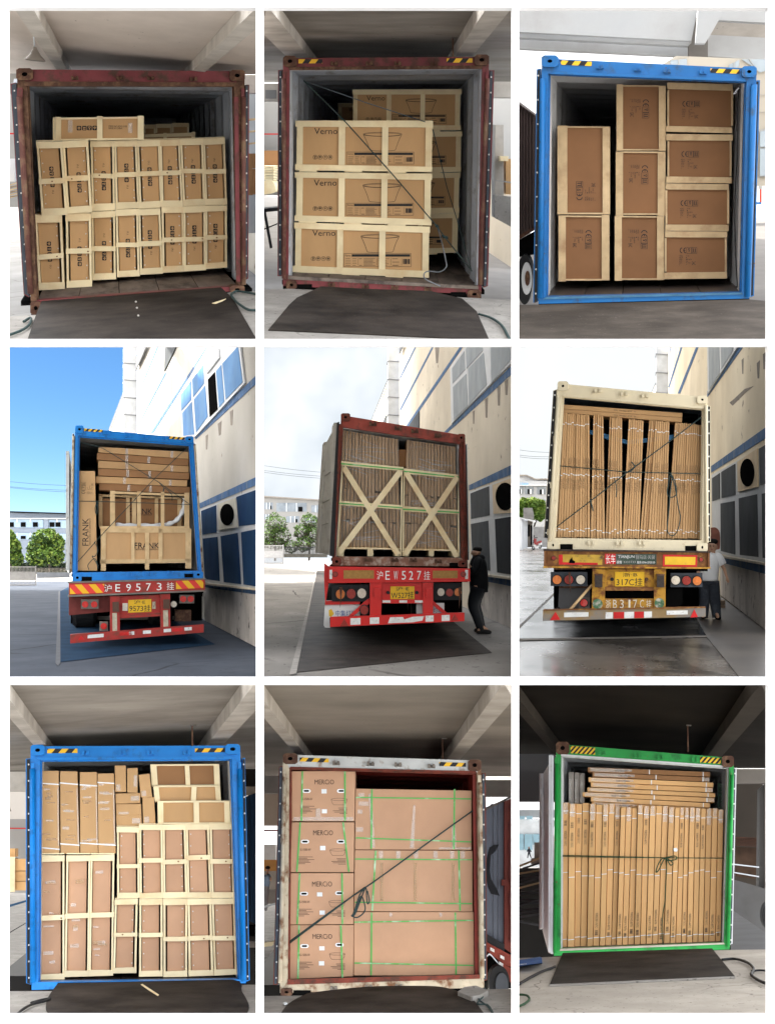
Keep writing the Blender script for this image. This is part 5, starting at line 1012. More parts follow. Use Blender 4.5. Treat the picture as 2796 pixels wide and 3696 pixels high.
Q(dr, 'door_seal', [(504, 512), (520, 505), (490, 1398), (455, 1392)], -.02, .1, rubber); Q(dr, 'locking_bar', [(519, 520), (528, 520), (497, 1400), (487, 1400)], -.05, .05, rust_red)
door(cont, [(1352, 655), (1364, 650), (1378, 1420), (1366, 1420)], .02, 1.1, grey_paint, rubber, [[(1350, 660), (1358, 660), (1372, 1420), (1366, 1420)]]); rod(cont, (1342, 640), (1352, 1430), .022, rust_red)
wrap = clearmat('stretch_wrap', (.80, .78, .74), .06, .2); wrap_s = clearmat('stretch_wrap_crease', (.88, .88, .88), .34, .12)
for (lab, q_, cols, gaps, sd) in (('wrapped pallet of thin upright cartons on the left, beside the open door', [(543, 560), (910, 622), (925, 1352), (512, 1345)], 17, (.54,), 3), ('wrapped pallet of thin upright cartons on the right, against the right wall', [(966, 625), (1288, 672), (1300, 1362), (945, 1352)], 16, (), 8)):
    rnd = random.Random(sd); r = thing(c, 'pallet_load', lab, 'pallet load', mid(c, q_, .3)); tiers = (0, .27, .50, .76, 1)
    for t0, t1 in zip(tiers[:-1], tiers[1:]):
        for k in range(cols):
            u0 = k / cols; u1 = (k + 1) / cols - .013; jt = rnd.uniform(-.012, .012) if t0 else 0
            o = Q(r, 'carton', sub(q_, u0, t0 + .002 + jt, u1, t1 - .004 + (rnd.uniform(-.01, .01) if t1 < 1 else 0)), .3 + rnd.uniform(0, .025), .8, card_dull)
    Q(r, 'stretch_film', sub(q_, -.004, .0, 1.004, .97), .285, .004, wrap)
    b = B()
    for k in range(46):
        v = rnd.choice((rnd.uniform(.02, .3), rnd.uniform(.25, .33), rnd.uniform(.55, .68), rnd.uniform(.75, .95))); u = rnd.uniform(0, .5); L_ = rnd.uniform(.2, .5); sl = rnd.uniform(-.05, .05)
        a = uvp(q_, u, v); e = uvp(q_, min(1, u + L_), min(1, max(0, v + sl))); b.stroke(c, [a, e], rnd.uniform(1.5, 5), .28)
    part(r, 'film_creases', b, wrap_s, kind='stuff')
    for u in (.0, .47, .9): Q(r, 'pallet_block', [uvp(q_, u, 1.0), uvp(q_, u + .09, 1.0), (uvp(q_, u + .09, 1)[0], 1396), (uvp(q_, u, 1)[0], 1394)], .3, .8, pine)
    Q(r, 'pallet_deck', [uvp(q_, -.02, .985), uvp(q_, 1.01, .985), uvp(q_, 1.01, 1.0), uvp(q_, -.02, 1.0)], .28, .8, pine)
carton(c, rc(912, 690, 965, 806), .45, 'small carton wedged high between the two wrapped pallets', None, card_dark, .4)
def xframe(lab, top, midr, xs, posts):
    r = thing(c, 'cross_brace_frame', lab, 'wood frame', c.P((top[0][0] + top[1][0]) / 2, 1392, .2))
    for q_ in (top, midr):
        Q(r, 'rail', q_, .2, .025, pine); Q(r, 'green_strap', [lerp(q_[0], q_[3], .45), lerp(q_[1], q_[2], .45), lerp(q_[1], q_[2], .72), lerp(q_[0], q_[3], .72)], .192, .006, green_strap)
    for k, (a, e, w_) in enumerate(xs):
        dx, dy = e[0] - a[0], e[1] - a[1]; L_ = math.hypot(dx, dy); nx, ny = -dy / L_ * w_ / 2, dx / L_ * w_ / 2
        Q(r, 'brace', [(a[0] - nx, a[1] - ny), (a[0] + nx, a[1] + ny), (e[0] + nx, e[1] + ny), (e[0] - nx, e[1] - ny)], .17 - .028 * k, .024, pine)
    for q_ in posts: Q(r, 'post', q_, .226, .03, pine)
xframe('cross-braced pine frame strapped in green over the left pallet', [(528, 765), (943, 806), (943, 832), (528, 795)], [(512, 1027), (936, 1058), (936, 1086), (512, 1056)], [((548, 805), (908, 1385), 36), ((924, 832), (516, 1375), 38)], [[(536, 790), (546, 790), (512, 1390), (500, 1390)], [(928, 830), (938, 830), (930, 1392), (920, 1392)]])
xframe('cross-braced pine frame strapped in green over the right pallet', [(946, 814), (1311, 857), (1311, 883), (946, 848)], [(938, 1064), (1312, 1090), (1312, 1117), (938, 1098)], [((962, 845), (1297, 1398), 34), ((1298, 872), (952, 1385), 36)], [[(944, 845), (952, 845), (944, 1392), (935, 1392)], [(1302, 880), (1311, 880), (1312, 1400), (1300, 1400)]])
t5 = thing(c, 'container_trailer', 'fresh red container trailer with reflectors and white lettered mudflaps', 'trailer', c.onz(900, 1990, c.zg))
Q(t5, 'rear_beam', [(450, 1462), (1382, 1476), (1382, 1556), (450, 1564)], -.06, .2, red_new); Q(t5, 'beam_flange', [(445, 1560), (1384, 1552), (1384, 1562), (445, 1572)], -.1, .2, red_new); Q(t5, 'side_plate', [(420, 1440), (450, 1462), (450, 1566), (428, 1720), (420, 1560)], .1, .05, red_new)
for q_ in ([(536, 1480), (760, 1480), (758, 1552), (536, 1552)], [(1126, 1480), (1310, 1482), (1310, 1550), (1126, 1548)]): Q(t5, 'reflector_frame', q_, -.07, .01, red_new); 
for q_ in (rc(548, 1488, 748, 1542), rc(1136, 1490, 1300, 1540)): Q(t5, 'reflective_panel', q_, -.078, .01, reflector)
for ch, x in zip('沪EW527挂', (787, 838, 893, 945, 993, 1046, 1098)):
    w_ = 20 if ord(ch) > 200 else 14; text(t5, ch, rc(x - w_, 1492, x + w_, 1550), -.066, white_ink)
for x in (492, 1338): lamp(t5, x, 1514, 15, dred_lens, -.09, rubber)
for x in (455, 1350): R(t5, 'white_strip', x, 1485, x + 18, 1545, -.068, .006, tape_w)
for q_ in ([(722, 1568), (800, 1568), (796, 1790), (722, 1796)], [(1070, 1568), (1140, 1566), (1138, 1782), (1072, 1786)]): Q(t5, 'upright_bracket', q_, -.04, .2, red_new)
Q(t5, 'cross_plate', rc(800, 1568, 1070, 1690), .05, .08, red_new); Q(t5, 'cross_bar', rc(800, 1682, 1072, 1706), -.02, .1, red_new)
for x in (805, 915, 1018): R(t5, 'reflective_tape', x, 1686, x + 52, 1702, -.026, .005, tape_w)
R(t5, 'number_plate', 857, 1594, 1015, 1678, .03, .01, plate_y); text(t5, '沪·E', rc(893, 1597, 980, 1622), .026); text(t5, 'W527挂', rc(862, 1628, 1010, 1675), .026)
for x in (842, 1032): lamp(t5, x, 1635, 11, rubber, .0, None, 'plate_lamp')
for x in (752, 1092): R(t5, 'rubber_buffer', x, 1606, x + 42, 1665, -.1, .06, red_new)
Q(t5, 'lamp_box', rc(470, 1582, 716, 1694), .12, .06, rubber); Q(t5, 'lamp_box', rc(1142, 1572, 1330, 1685), .12, .06, rubber)
for (x, y, m_) in ((527, 1645, amber_lens), (598, 1643, dred_lens), (668, 1640, white_lens), (1190, 1632, white_lens), (1247, 1635, dred_lens), (1302, 1632, amber_lens)): lamp(t5, x, y, 29 if x < 900 else 23, m_, .06, rubber, k=1.12)
Q(t5, 'mud_guard', [(426, 1690), (660, 1685), (655, 1712), (426, 1716)], .2, .2, red_new)
mf = M('white_mudflap', (.72, .73, .72), .6, .05, 3)
f1 = Q(t5, 'mudflap', [(425, 1716), (655, 1712), (655, 1790), (455, 1800), (458, 1868), (425, 1866), (416, 1850)], .3, .02, mf); text(f1, '中集灯塔', rc(495, 1752, 632, 1792), .295, M('blue_lettering', (.02, .09, .30), .6)); Q(f1, 'logo_mark', [(450, 1752), (468, 1742), (485, 1775), (466, 1795), (452, 1790)], .295, .004, reflect_y)
f2 = Q(t5, 'mudflap', rc(1028, 1704, 1212, 1790), .3, .02, mf); text(f2, '灯塔', rc(1140, 1735, 1200, 1768), .295, MATS['blue_lettering'])
for q_ in ([(690, 1690), (722, 1670), (722, 1705), (605, 1795), (575, 1795)], [(1140, 1690), (1140, 1720), (1200, 1772), (1235, 1772)]): Q(t5, 'diagonal_brace', q_, .1, .06, red_new)
lamp(t5, 685, 1750, 26, dred_lens, .05, rubber, k=1.15)
bq = [(460, 1796), (1345, 1767), (1345, 1824), (460, 1862)]; Q(t5, 'bumper', bq, -.1, .12, red_new)
for (a, e) in ((.15, .225), (.295, .365), (.71, .77), (.83, .89)): Q(t5, 'reflective_tape', sub(bq, a, .2, e, .88), -.106, .005, tape_w)
Q(t5, 'torn_tape', [(840, 1838), (855, 1798), (940, 1796), (948, 1812), (1002, 1795), (1078, 1790), (1068, 1820), (1000, 1832)], -.106, .005, tape_w)
for q_ in ([(525, 1858), (552, 1805), (580, 1855)], [(1258, 1820), (1280, 1775), (1306, 1818)]): Q(t5, 'triangle_reflector', q_, -.112, .012, dred_lens)
for x in (520, 1305): Q(t5, 'rag', [(x, 1600), (x + 20, 1598), (x + 14, 1680), (x + 4, 1740), (x + 6, 1660)], .02, .02, rust)
wheels(t5, [(500, .27), (1230, .27)], 6.0, .5); R(t5, 'underbody_shade', 440, 1540, 1330, 1800, 7.5, .1, hole); R(t5, 'underbody', 440, 1470, 1360, 1560, .3, 9, hole)  # first black panel stands in for shade behind the wheels
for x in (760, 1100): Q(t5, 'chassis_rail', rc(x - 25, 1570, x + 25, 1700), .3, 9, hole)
sh5 = M('pale_yard_concrete', (.25, .238, .22), .85, .18, .8, .3, 10, col2=(.165, .155, .145), amt=.42, s2=.5, sharp=.2, stretch=(1, .5, 1), spec=.05, speck=((.09, .085, .08), 7, .62), crack=(.25, .012, (.06, .056, .05)))
yardground(c, 1990, [(4, 1442), (1670, 1442), (1670, 2210), (4, 2210)], sh5)
gsheet(c, 'weighbridge', 'black steel weighbridge deck under the fresh red trailer', 'steel deck', [(372, 1492), (440, 1492), (900, 1600), (1270, 1825), (1525, 2030), (240, 2160)], .012, plate)
gsheet(c, 'deck_edge', 'pale concrete edge along the black weighbridge deck', 'kerb', [(362, 1492), (371, 1492), (236, 2168), (190, 2175), (330, 1660)], .02, conc)
far5 = c.onz(200, 1415, c.zg).y
fb = thing(c, 'factory_block', 'long grey three-storey factory block under the cloudy sky', 'building', c.P(200, 1400, far5 + 40)); fm = M('grey_tiles', (.20, .195, .185), .8, .06, .3); D_ = far5 + 40
Q(fb, 'wall', [(4, 1005), (430, 1030), (430, 1395), (4, 1395)], D_, 3, fm); Q(fb, 'roof_edge', [(4, 994), (430, 1022), (430, 1030), (4, 1003)], D_ - .8, 4, grime)
for (x0, x1, y0, y1) in ((18, 82, 1040, 1085), (105, 305, 1042, 1100), (335, 420, 1058, 1105), (18, 75, 1118, 1150), (170, 255, 1130, 1172), (290, 400, 1140, 1175)):
    w_ = Q(fb, 'window', rc(x0, y0, x1, y1), D_ - .1, .08, M('grey_glazing', (.16, .18, .20), .25, .2, .4))
    for u in (.33, .66): Q(w_, 'mullion', rc(x0 + (x1 - x0) * u - 2, y0, x0 + (x1 - x0) * u + 2, y1), D_ - .2, .08, alu)
    Q(w_, 'open_pane', rc(x0 + (x1 - x0) * .72, y0 + (y1 - y0) * .45, x0 + (x1 - x0) * .86, y1), D_ - .22, .08, hole)
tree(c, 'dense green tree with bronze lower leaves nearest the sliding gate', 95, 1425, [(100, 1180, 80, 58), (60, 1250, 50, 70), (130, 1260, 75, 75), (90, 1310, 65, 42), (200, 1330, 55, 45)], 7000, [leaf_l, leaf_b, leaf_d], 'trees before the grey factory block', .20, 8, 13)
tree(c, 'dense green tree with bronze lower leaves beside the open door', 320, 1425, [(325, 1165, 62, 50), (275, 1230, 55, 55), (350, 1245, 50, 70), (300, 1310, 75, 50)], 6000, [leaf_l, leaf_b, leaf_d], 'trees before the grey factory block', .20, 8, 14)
fr = thing(c, 'boundary_fence', 'dark railing fence and hedge wall beneath the bronze trees', 'fence', c.onz(280, 1435, c.zg)); fd = c.onz(280, 1432, c.zg).y
R(fr, 'low_wall', 150, 1380, 440, 1402, fd, .3, M('dark_hedge_wall', (.06, .055, .045), .9, .3, 2)); R(fr, 'fence_rail', 150, 1335, 440, 1339, fd + .1, .05, rubber)
for k in range(30): R(fr, 'fence_bar', 155 + k * 9, 1339, 158 + k * 9, 1380, fd + .12, .04, rubber)
gsheet(c, 'road', None, None, [(150, 1402), (450, 1402), (450, 1442), (150, 1442)], .01, M('grey_road', (.30, .30, .30), .9, .1, .5), 'structure')
gateobj(c, 'steel sliding gate before the bronze trees', 4, 150, 1322, 1362, 1402, 1443)
wires(c, 'thin overhead wire crossing the cloudy sky', [((4, 794), (420, 842)), ((4, 826), (420, 868)), ((4, 838), (420, 882))], far5 + 20)
xw5 = c.onz(1480, 1790, c.zg).x
factory(c, 'stained cream factory with blue bands beside the fresh red trailer', xw5, [(916, -5), (1670, -5), (1670, 1908), (916, 1540)],
    [[(1670, 120), (1670, 178), (1225, 585), (1200, 585)], [(1670, 785), (1670, 848), (1375, 960), (1375, 925)], [(1670, 1548), (1670, 1602), (1380, 1550), (1380, 1512)], [(1345, -5), (1325, -5), (960, 535), (980, 535)], [(1035, -5), (1025, -5), (918, 215), (922, 225)], [(1150, -5), (1138, -5), (918, 425), (924, 435)]],
    [[(1250, 145), (1360, -5), (1650, -5), (1670, 100), (1258, 520)], [(1378, 968), (1670, 868), (1670, 1536), (1396, 1495)]],
    [(0, [(1262, 155), (1344, 38), (1347, 165), (1266, 255)], glass_s), (0, [(1354, 25), (1378, -3), (1462, -3), (1465, 38), (1358, 155)], glass_s), (0, [(1268, 278), (1356, 190), (1366, 400), (1273, 495)], glass_s), (0, [(1368, 155), (1470, 52), (1490, 262), (1374, 392)], glass_s), (0, [(1515, -3), (1640, -3), (1650, 95), (1522, 248)], glass_s),
     (1, [(1384, 980), (1505, 932), (1510, 1125), (1388, 1148)], glass_d), (1, [(1386, 1182), (1500, 1160), (1512, 1490), (1402, 1480)], glass_d), (1, [(1545, 1150), (1670, 1130), (1670, 1520), (1560, 1502)], M('very_dark_glass', (.03, .032, .035), .85, .2, 1, spec=.02))],
    [([(1528, 925), (1670, 870), (1670, 1108), (1535, 1115)], M('beige_fan_panel', (.60, .46, .28), .7)), [(min(x, 1665), y) for x, y in ell(1612, 1000, 62, 92, 26)]],
    [[(1385, 1500), (1670, 1538), (1670, 1552), (1385, 1514)]], [(1380, 1540), (1670, 1598), (1670, 1908), (1380, 1770)], (838, 915, [-5, 105, 225, 342, 460, 560], 560),
    dict(wall=[(732, 500), (836, 240), (836, 1510), (732, 1465)], rails=[[(728, 498), (836, 228), (836, 238), (731, 504)], [(742, 498), (836, 258), (836, 263), (745, 502)], [(916, 60), (945, -5), (925, -5), (916, 20)]], win=[[(800, 520), (828, 460), (828, 530)], [(968, 545), (1044, 435), (1044, 560)]]),
    [[(1150, 10), (1180, -3), (1170, 120), (1158, 120)], [(1400, 440), (1412, 430), (1408, 520), (1402, 520)], [(1480, 360), (1500, 345), (1495, 480), (1484, 480)], [(1560, 280), (1580, 265), (1578, 400), (1566, 400)], [(1610, 240), (1632, 222), (1628, 330), (1615, 330)]], None)
struct(c, 'sky', B().face(c.q([(2, -8), (1250, -8), (1250, 1440), (2, 1440)], far5 + 70)), skymat('cloudy_sky', (.70, .76, .82), (.90, .94, .97), .03, 0.155))
# man in black, facing the truck
pd = c.onz(1452, 1905, c.zg).y; dm_ = M('black_jacket', (.008, .009, .011), .7, .2, 6); tr_ = M('black_trousers', (.009, .011, .015), .75, .2, 6); skin_m = M('skin', (.50, .29, .19), .55, .05, 8); hair_m = M('black_hair', (.012, .010, .009), .8, .2, 30); shoe_m = M('black_shoe', (.012, .012, .013), .6)
nd = {'hip': (1438, 1590, pd, 50), 'belly': (1436, 1520, pd, 54), 'chest': (1434, 1440, pd, 50), 'neck': (1428, 1395, pd, 22), 'head': (1418, 1378, pd, 48), 'crown': (1424, 1354, pd, 44),
      'shl': (1430, 1434, pd - .18, 13), 'ell': (1408, 1496, pd - .28, 13), 'hal': (1384, 1465, pd - .28, 11), 'shr': (1432, 1434, pd + .18, 13), 'elr': (1408, 1496, pd + .28, 13), 'har': (1382, 1460, pd + .26, 11),
      'hl': (1430, 1630, pd - .12, 38), 'kl': (1395, 1725, pd - .12, 29), 'al': (1452, 1862, pd - .12, 19), 'hr': (1442, 1630, pd + .12, 38), 'kr': (1412, 1720, pd + .12, 28), 'ar': (1458, 1845, pd + .12, 18),
      'tl': (1435, 1893, pd - .15, 12), 'hel': (1500, 1882, pd - .12, 13), 'tor': (1416, 1880, pd + .15, 12)}
ed = [('hip', 'belly'), ('belly', 'chest'), ('chest', 'neck'), ('neck', 'head'), ('head', 'crown'), ('chest', 'shl'), ('shl', 'ell'), ('ell', 'hal'), ('chest', 'shr'), ('shr', 'elr'), ('elr', 'har'), ('hip', 'hl'), ('hl', 'kl'), ('kl', 'al'), ('hip', 'hr'), ('hr', 'kr'), ('kr', 'ar'), ('al', 'tl'), ('ar', 'tor'), ('al', 'hel')]
for s_, y_, dd_ in (('hal', 1450, -.28), ('har', 1447, .26)):
    for k in range(5): n_ = s_ + str(k); nd[n_] = (1377 - 2 * k % 4, y_ - 6 + 5 * k, pd + dd_ + .01 * k, 3.0); ed.append((s_, n_))
r = thing(c, 'person', 'person in black jacket and trousers leaning to the trailer side by the wall', 'person', c.onz(1452, 1905, c.zg))
part(r, 'body', skinned(c, nd, ed, .80, 'hip'), skin_m, sm=True)
part(r, 'jacket', limb(c, [(1441, 1632, pd, 60), (1440, 1560, pd, 63), (1437, 1490, pd, 60), (1433, 1430, pd, 52), (1431, 1402, pd, 36), (1430, 1386, pd, 25)], 16), dm_, sm=True)
for s_ in (-1, 1): part(r, 'sleeve', limb(c, [(1437, 1408, pd + .14 * s_, 18), (1434, 1428, pd + .19 * s_, 28), (1410, 1495, pd + .28 * s_, 24), (1387, 1468, pd + .28 * s_, 15)]), dm_, sm=True)
part(r, 'hood', blob(c, 1450, 1404, pd, 33, 22, 36), dm_, sm=True)
for s_, pts in ((-1, [(1434, 1600, 48), (1404, 1712, 38), (1425, 1790, 31), (1458, 1890, 25)]), (1, [(1442, 1600, 48), (1418, 1706, 37), (1440, 1790, 30), (1462, 1878, 24)])): part(r, 'trouser_leg', limb(c, [(x, y, pd + .1 * s_, w) for x, y, w in pts]), tr_, sm=True)
part(r, 'hair', blob(c, 1431, 1349, pd, 31, 19, 31), hair_m, sm=True)
for (x, y, s_) in ((1391, 1376, -.02), (1428, 1378, -.17)): part(r, 'nose' if x < 1400 else 'ear', blob(c, x, y, pd + s_, 5, 6, 4, 8, 6), skin_m, sm=True)
part(r, 'eye', blob(c, 1395, 1362, pd - .09, 3, 2, 3, 8, 5), hair_m)
for (x, y, s_) in ((1474, 1896, -.14), (1440, 1884, .14)):
    part(r, 'shoe', blob(c, x, y, pd + s_, 52 if s_ < 0 else 34, 20, 18), shoe_m, sm=True)

# ================================================================== stage 6: cream container on the rusty yellow trailer, wet yard
c = C6; c.gy = 1985; c.zg = c.P(c.vp[0], 1985, 0).z
cont = container(c, 'cream container full of thin upright cartons, on the rusty yellow trailer',
    [(266, 252), (1255, 345), (1256, 1364), (196, 1346)], [(297, 334), (1230, 418), (1216, 1290), (242, 1274)], cream_paint, cream_paint, inside_dark, dark_floor,
    [(266, 238, 336, 300, dict(hw=.26, hh=.3)), (1188, 333, 1255, 386, dict(hw=.26, hh=.3)), (200, 1295, 272, 1348, dict(hw=.2, hh=.36)), (1186, 1308, 1257, 1364, dict(hw=.2, hh=.36))], rim=cream_paint,
    keep=[(535, 305), (708, 325), (845, 338), (490, 1308), (678, 1309), (825, 1310)], pockets=[(283, 1314, 366, 1350), (1108, 1326, 1182, 1361)])
Q(cont, 'header_lip', [(300, 322), (1232, 408), (1230, 420), (298, 336)], -.02, .02, cream_paint)
door(cont, [(237, 300), (262, 292), (206, 1272), (176, 1268)], .02, 1.1, cream_paint, rubber, [[(240, 305), (258, 298), (202, 1275), (178, 1272)]], ((247, 330), (190, 1240), 12), [(238, 600, 262, 645), (216, 905, 240, 945), (198, 1215, 222, 1255)], cream_paint)
door(cont, [(1254, 400), (1275, 402), (1276, 1300), (1256, 1298)], .02, 1.1, cream_paint, rubber, [[(1256, 405), (1272, 405), (1273, 1296), (1257, 1296)]], ((1265, 430), (1265, 1270), 12), [(1240, 430, 1256, 470), (1240, 680, 1256, 720), (1242, 955, 1258, 995), (1242, 1235, 1258, 1272)], cream_paint)
for a, e in (((270, 340), (212, 1295)), ((1246, 400), (1250, 1305))): rod(cont, a, e, .026, cream_paint)
GR = [(290, 476, 247, 482, 447, 464, 13), (503, 568, 484, 580, 460, 470, 5), (610, 692, 582, 692, 474, 480, 6), (736, 835, 694, 806, 486, 498, 7), (872, 1006, 808, 985, 495, 508, 10), (1042, 1218, 988, 1206, 510, 528, 13)]
lab6 = ['thin upright carton in the group beside the left wall of the cream container', 'thin upright carton in the leaning group of five', 'thin upright carton in the group of six between two dark gaps', 'thin upright carton in the group of seven leaning right', 'thin upright carton in the group of ten right of the knot of rope', 'thin upright carton in the group against the right wall of the cream container']
for gi, (t0, t1, b0, b1, y0, y1, n) in enumerate(GR):
    for k in range(n):
        u, v = k / n, (k + 1) / n; g = 2.0
        q_ = [(t0 + (t1 - t0) * u, y0 + (y1 - y0) * u + random.uniform(-4, 4)), (t0 + (t1 - t0) * v - g, y0 + (y1 - y0) * u + random.uniform(-3, 3)), (b0 + (b1 - b0) * v - g, 1280 + random.uniform(-4, 4) - 6 * (b0 < 400)), (b0 + (b1 - b0) * u, 1278 + random.uniform(-4, 4) - 6 * (b0 < 400))]
        d = .22 + random.uniform(0, .03); jit = random.uniform(-8, 8)
        va = [(.08 + random.uniform(-.012, .012)), (.49 + random.uniform(-.01, .01)), (.935 + random.uniform(-.015, .015))]
        r = carton(c, q_, d, lab6[gi], 'thin cartons group %s' % ('one', 'two', 'three', 'four', 'five', 'six')[gi], card, .5, 'thin_carton', (), [sub(q_, 0, v_, 1, v_ + .006) for v_ in va])
        for (va0, va1, s_) in ((.36, .45, 'MODEL: PF-76'), (.525, .61, 'SIZE: 60"X76"')):
            if random.random() < .75:
                o = random.uniform(-.01, .01); qq = sub(q_, .25, va0 + o, .75, va1 + o); text(r, s_, [qq[1], qq[2], qq[3], qq[0]], d - .004, ink_brown)
for k, q_ in enumerate(([(302, 392), (1089, 448), (1089, 478), (302, 420)], [(300, 422), (1089, 480), (1086, 510), (300, 448)])):
    r = carton(c, q_, .3, ['flat carton on top of all, printed with size and colour', 'flat carton directly beneath the topmost printed one'][k], None, card, .6, 'flat_carton'); y_ = (433, 466)[k]
    text(r, 'PF-76    Matte Black   60"x76"    2/2', [(640, y_ - 8), (782, y_ + 2), (782, y_ + 11), (640, y_ + 1)], .295, ink_brown)
bl = M('blue_strap_bar', (.08, .34, .75), .5)
for k, q_ in enumerate(([(466, 556), (600, 592), (600, 624), (466, 584)], [(600, 592), (730, 630), (730, 656), (600, 624)], [(730, 628), (870, 612), (870, 640), (730, 656)], [(870, 612), (1045, 590), (1045, 622), (870, 640)])):
    wallq(c, 'blue_tie_bar', 'blue tie bar section seen in the dark gaps between the thin cartons', 'tie bar', q_, .42, .05, bl, 'blue tie bar sections')
rope(c, 'lashing_rope', 'dark rope stretched level across the thin upright cartons', [(270, 797, .1), (720, 838, .12), (1000, 845, .12), (1215, 850, .1)], .010, sm=False)
rope(c, 'lashing_rope', 'dark doubled rope slanting up across the thin upright cartons', [(245, 1212, .1), (490, 1025, .12), (720, 845, .12), (1000, 640, .12), (1215, 475, .1)], .011, sm=False)
rope(c, 'loose_rope', 'loose dark rope loops hanging in front of the thin cartons', [(1010, 845, .12), (1040, 900, .1), (1050, 980, .1), (1020, 1005, .1), (990, 985, .1), (1000, 900, .1), (1010, 860, .1), (1040, 930, .1), (1060, 1060, .1), (1075, 1140, .1), (1055, 1230, .1), (1020, 1260, .1), (990, 1220, .1), (1000, 1100, .1), (1010, 960, .1), (1025, 860, .12)], .010)
rope(c, 'rope_end', 'short frayed rope end hanging at the level rope', [(640, 880, .1), (655, 940, .09), (652, 1005, .09)], .009)
rope(c, 'rope_end', 'short frayed rope end hanging on the slanting rope', [(480, 1020, .1), (492, 1060, .09), (500, 1095, .09)], .012)
rope(c, 'rope_end', 'small rope bight above the crossing of the two ropes', [(740, 840, .1), (775, 805, .09), (752, 770, .09), (780, 800, .09)], .009)
t6 = thing(c, 'container_trailer', 'rusty yellow container trailer with torn stickers and painted registration', 'trailer', c.onz(700, 1985, c.zg))
Q(t6, 'rear_beam', [(178, 1356), (1270, 1368), (1270, 1474), (174, 1466)], -.04, .16, yel_rust); Q(t6, 'beam_flange', [(172, 1348), (1275, 1362), (1275, 1372), (172, 1360)], -.12, .3, M('black_rust', (.05, .035, .028), .8, .3, 8)); Q(t6, 'beam_flange', [(172, 1460), (1275, 1468), (1275, 1478), (172, 1472)], -.12, .3, yel_trailer)
for x in (176, 1258): R(t6, 'beam_end', x, 1358, x + 12, 1470, -.1, .2, yel_rust)
Q(t6, 'torn_sticker', [(272, 1382), (562, 1386), (560, 1452), (275, 1450)], -.046, .005, M('torn_sticker', (.52, .33, .05), .6, .2, 6, col2=(.06, .05, .04), amt=.34, s2=8)); Q(t6, 'sticker_edge', [(275, 1434), (530, 1438), (530, 1452), (275, 1450)], -.05, .004, reflect_r); Q(t6, 'sticker_edge', rc(274, 1384, 300, 1436), -.05, .004, reflect_r); Q(t6, 'torn_hole', [(340, 1440), (345, 1422), (362, 1400), (366, 1420), (382, 1428), (378, 1442)], -.055, .004, hole)
R(t6, 'red_sticker', 578, 1378, 650, 1446, -.046, .006, reflect_r); text(t6, '长车', rc(584, 1382, 646, 1444), -.05, white_ink)
R(t6, 'dark_sign', 650, 1380, 918, 1450, -.046, .006, M('green_black_sign', (.035, .06, .045), .5, .3, 8, col2=(.16, .16, .15), amt=.3, s2=9))
text(t6, 'TIANJUN', rc(665, 1388, 772, 1412), -.05, white_ink); text(t6, '驻马店·天骏', rc(782, 1388, 908, 1414), -.05, M('grey_lettering', (.4, .4, .38), .6)); text(t6, '服务:0396-3333133', rc(790, 1426, 908, 1444), -.05, white_ink); text(t6, '销售', rc(656, 1424, 690, 1444), -.05, white_ink); text(t6, '3333133', rc(700, 1426, 780, 1440), -.05, MATS['grey_lettering'])
Q(t6, 'reflective_panel', [(962, 1384), (1188, 1388), (1186, 1466), (960, 1462)], -.05, .01, reflect_r); Q(t6, 'reflector_field', [(974, 1397), (1176, 1400), (1174, 1452), (974, 1450)], -.055, .006, reflect_y)
for (x, y) in ((240, 1407), (1213, 1417)): lamp(t6, x, y, 13, dred_lens, -.08, rubber)
for q_, lns in ((rc(220, 1499, 462, 1592), ((262, 1550, amber_lens), (340, 1550, dred_lens), (418, 1550, white_lens))), (rc(1012, 1506, 1222, 1598), ((1045, 1553, white_lens), (1117, 1555, dred_lens), (1187, 1557, amber_lens)))):
    Q(t6, 'lamp_box', q_, .1, .08, seal)
    for (x, y, m_) in lns: lamp(t6, x, y, 29, m_, .05, rubber)
Q(t6, 'lamp_hanger', rc(240, 1468, 450, 1484), .12, .1, rust)
for q_ in ([(497, 1480), (580, 1480), (575, 1772), (490, 1772)], [(904, 1480), (980, 1480), (978, 1770), (902, 1770)]): Q(t6, 'upright_bracket', q_, -.02, .2, yel_trailer)
Q(t6, 'cross_plate', rc(578, 1480, 905, 1606), .06, .08, yel_trailer); R(t6, 'cross_lip', 576, 1600, 902, 1622, .0, .14, yel_rust); R(t6, 'lower_plate', 572, 1675, 900, 1748, .02, .08, yel_trailer); R(t6, 'slot_backing', 576, 1622, 900, 1676, .9, .05, hole)
for ch, x in zip('浙B317C挂', (600, 645, 690, 740, 778, 822, 868)):
    w_ = 17 if ord(ch) > 200 else (13 if ch != '1' else 6); text(t6, ch, rc(x - w_, 1682, x + w_, 1738), .015, M('worn_white_lettering', (.62, .58, .48), .6, .1, 5))
R(t6, 'number_plate', 645, 1498, 838, 1593, .045, .012, plate_y); text(t6, '浙·B', rc(695, 1503, 792, 1530), .04); text(t6, '317C挂', rc(654, 1538, 826, 1590), .04)
for x in (512, 922): R(t6, 'rubber_buffer', x, 1516, x + 48, 1600, -.12, .09, M('cracked_rubber', (.05, .04, .035), .85, .3, 15)); R(t6, 'buffer_cap', x - 3, 1513, x + 51, 1522, -.125, .1, rust)
for (x, y) in ((530, 1710), (938, 1705)): Q(t6, 'round_badge', ell(x, y, 33, 34, 18), -.03, .01, M('green_badge', (.06, .14, .07), .5, .3, 15, col2=(.45, .42, .36), amt=.4, s2=14))
lamp(t6, 625, 1547, 12, rubber, .03, None, 'plate_lamp'); lamp(t6, 853, 1547, 12, rust, .03, None, 'plate_lamp')
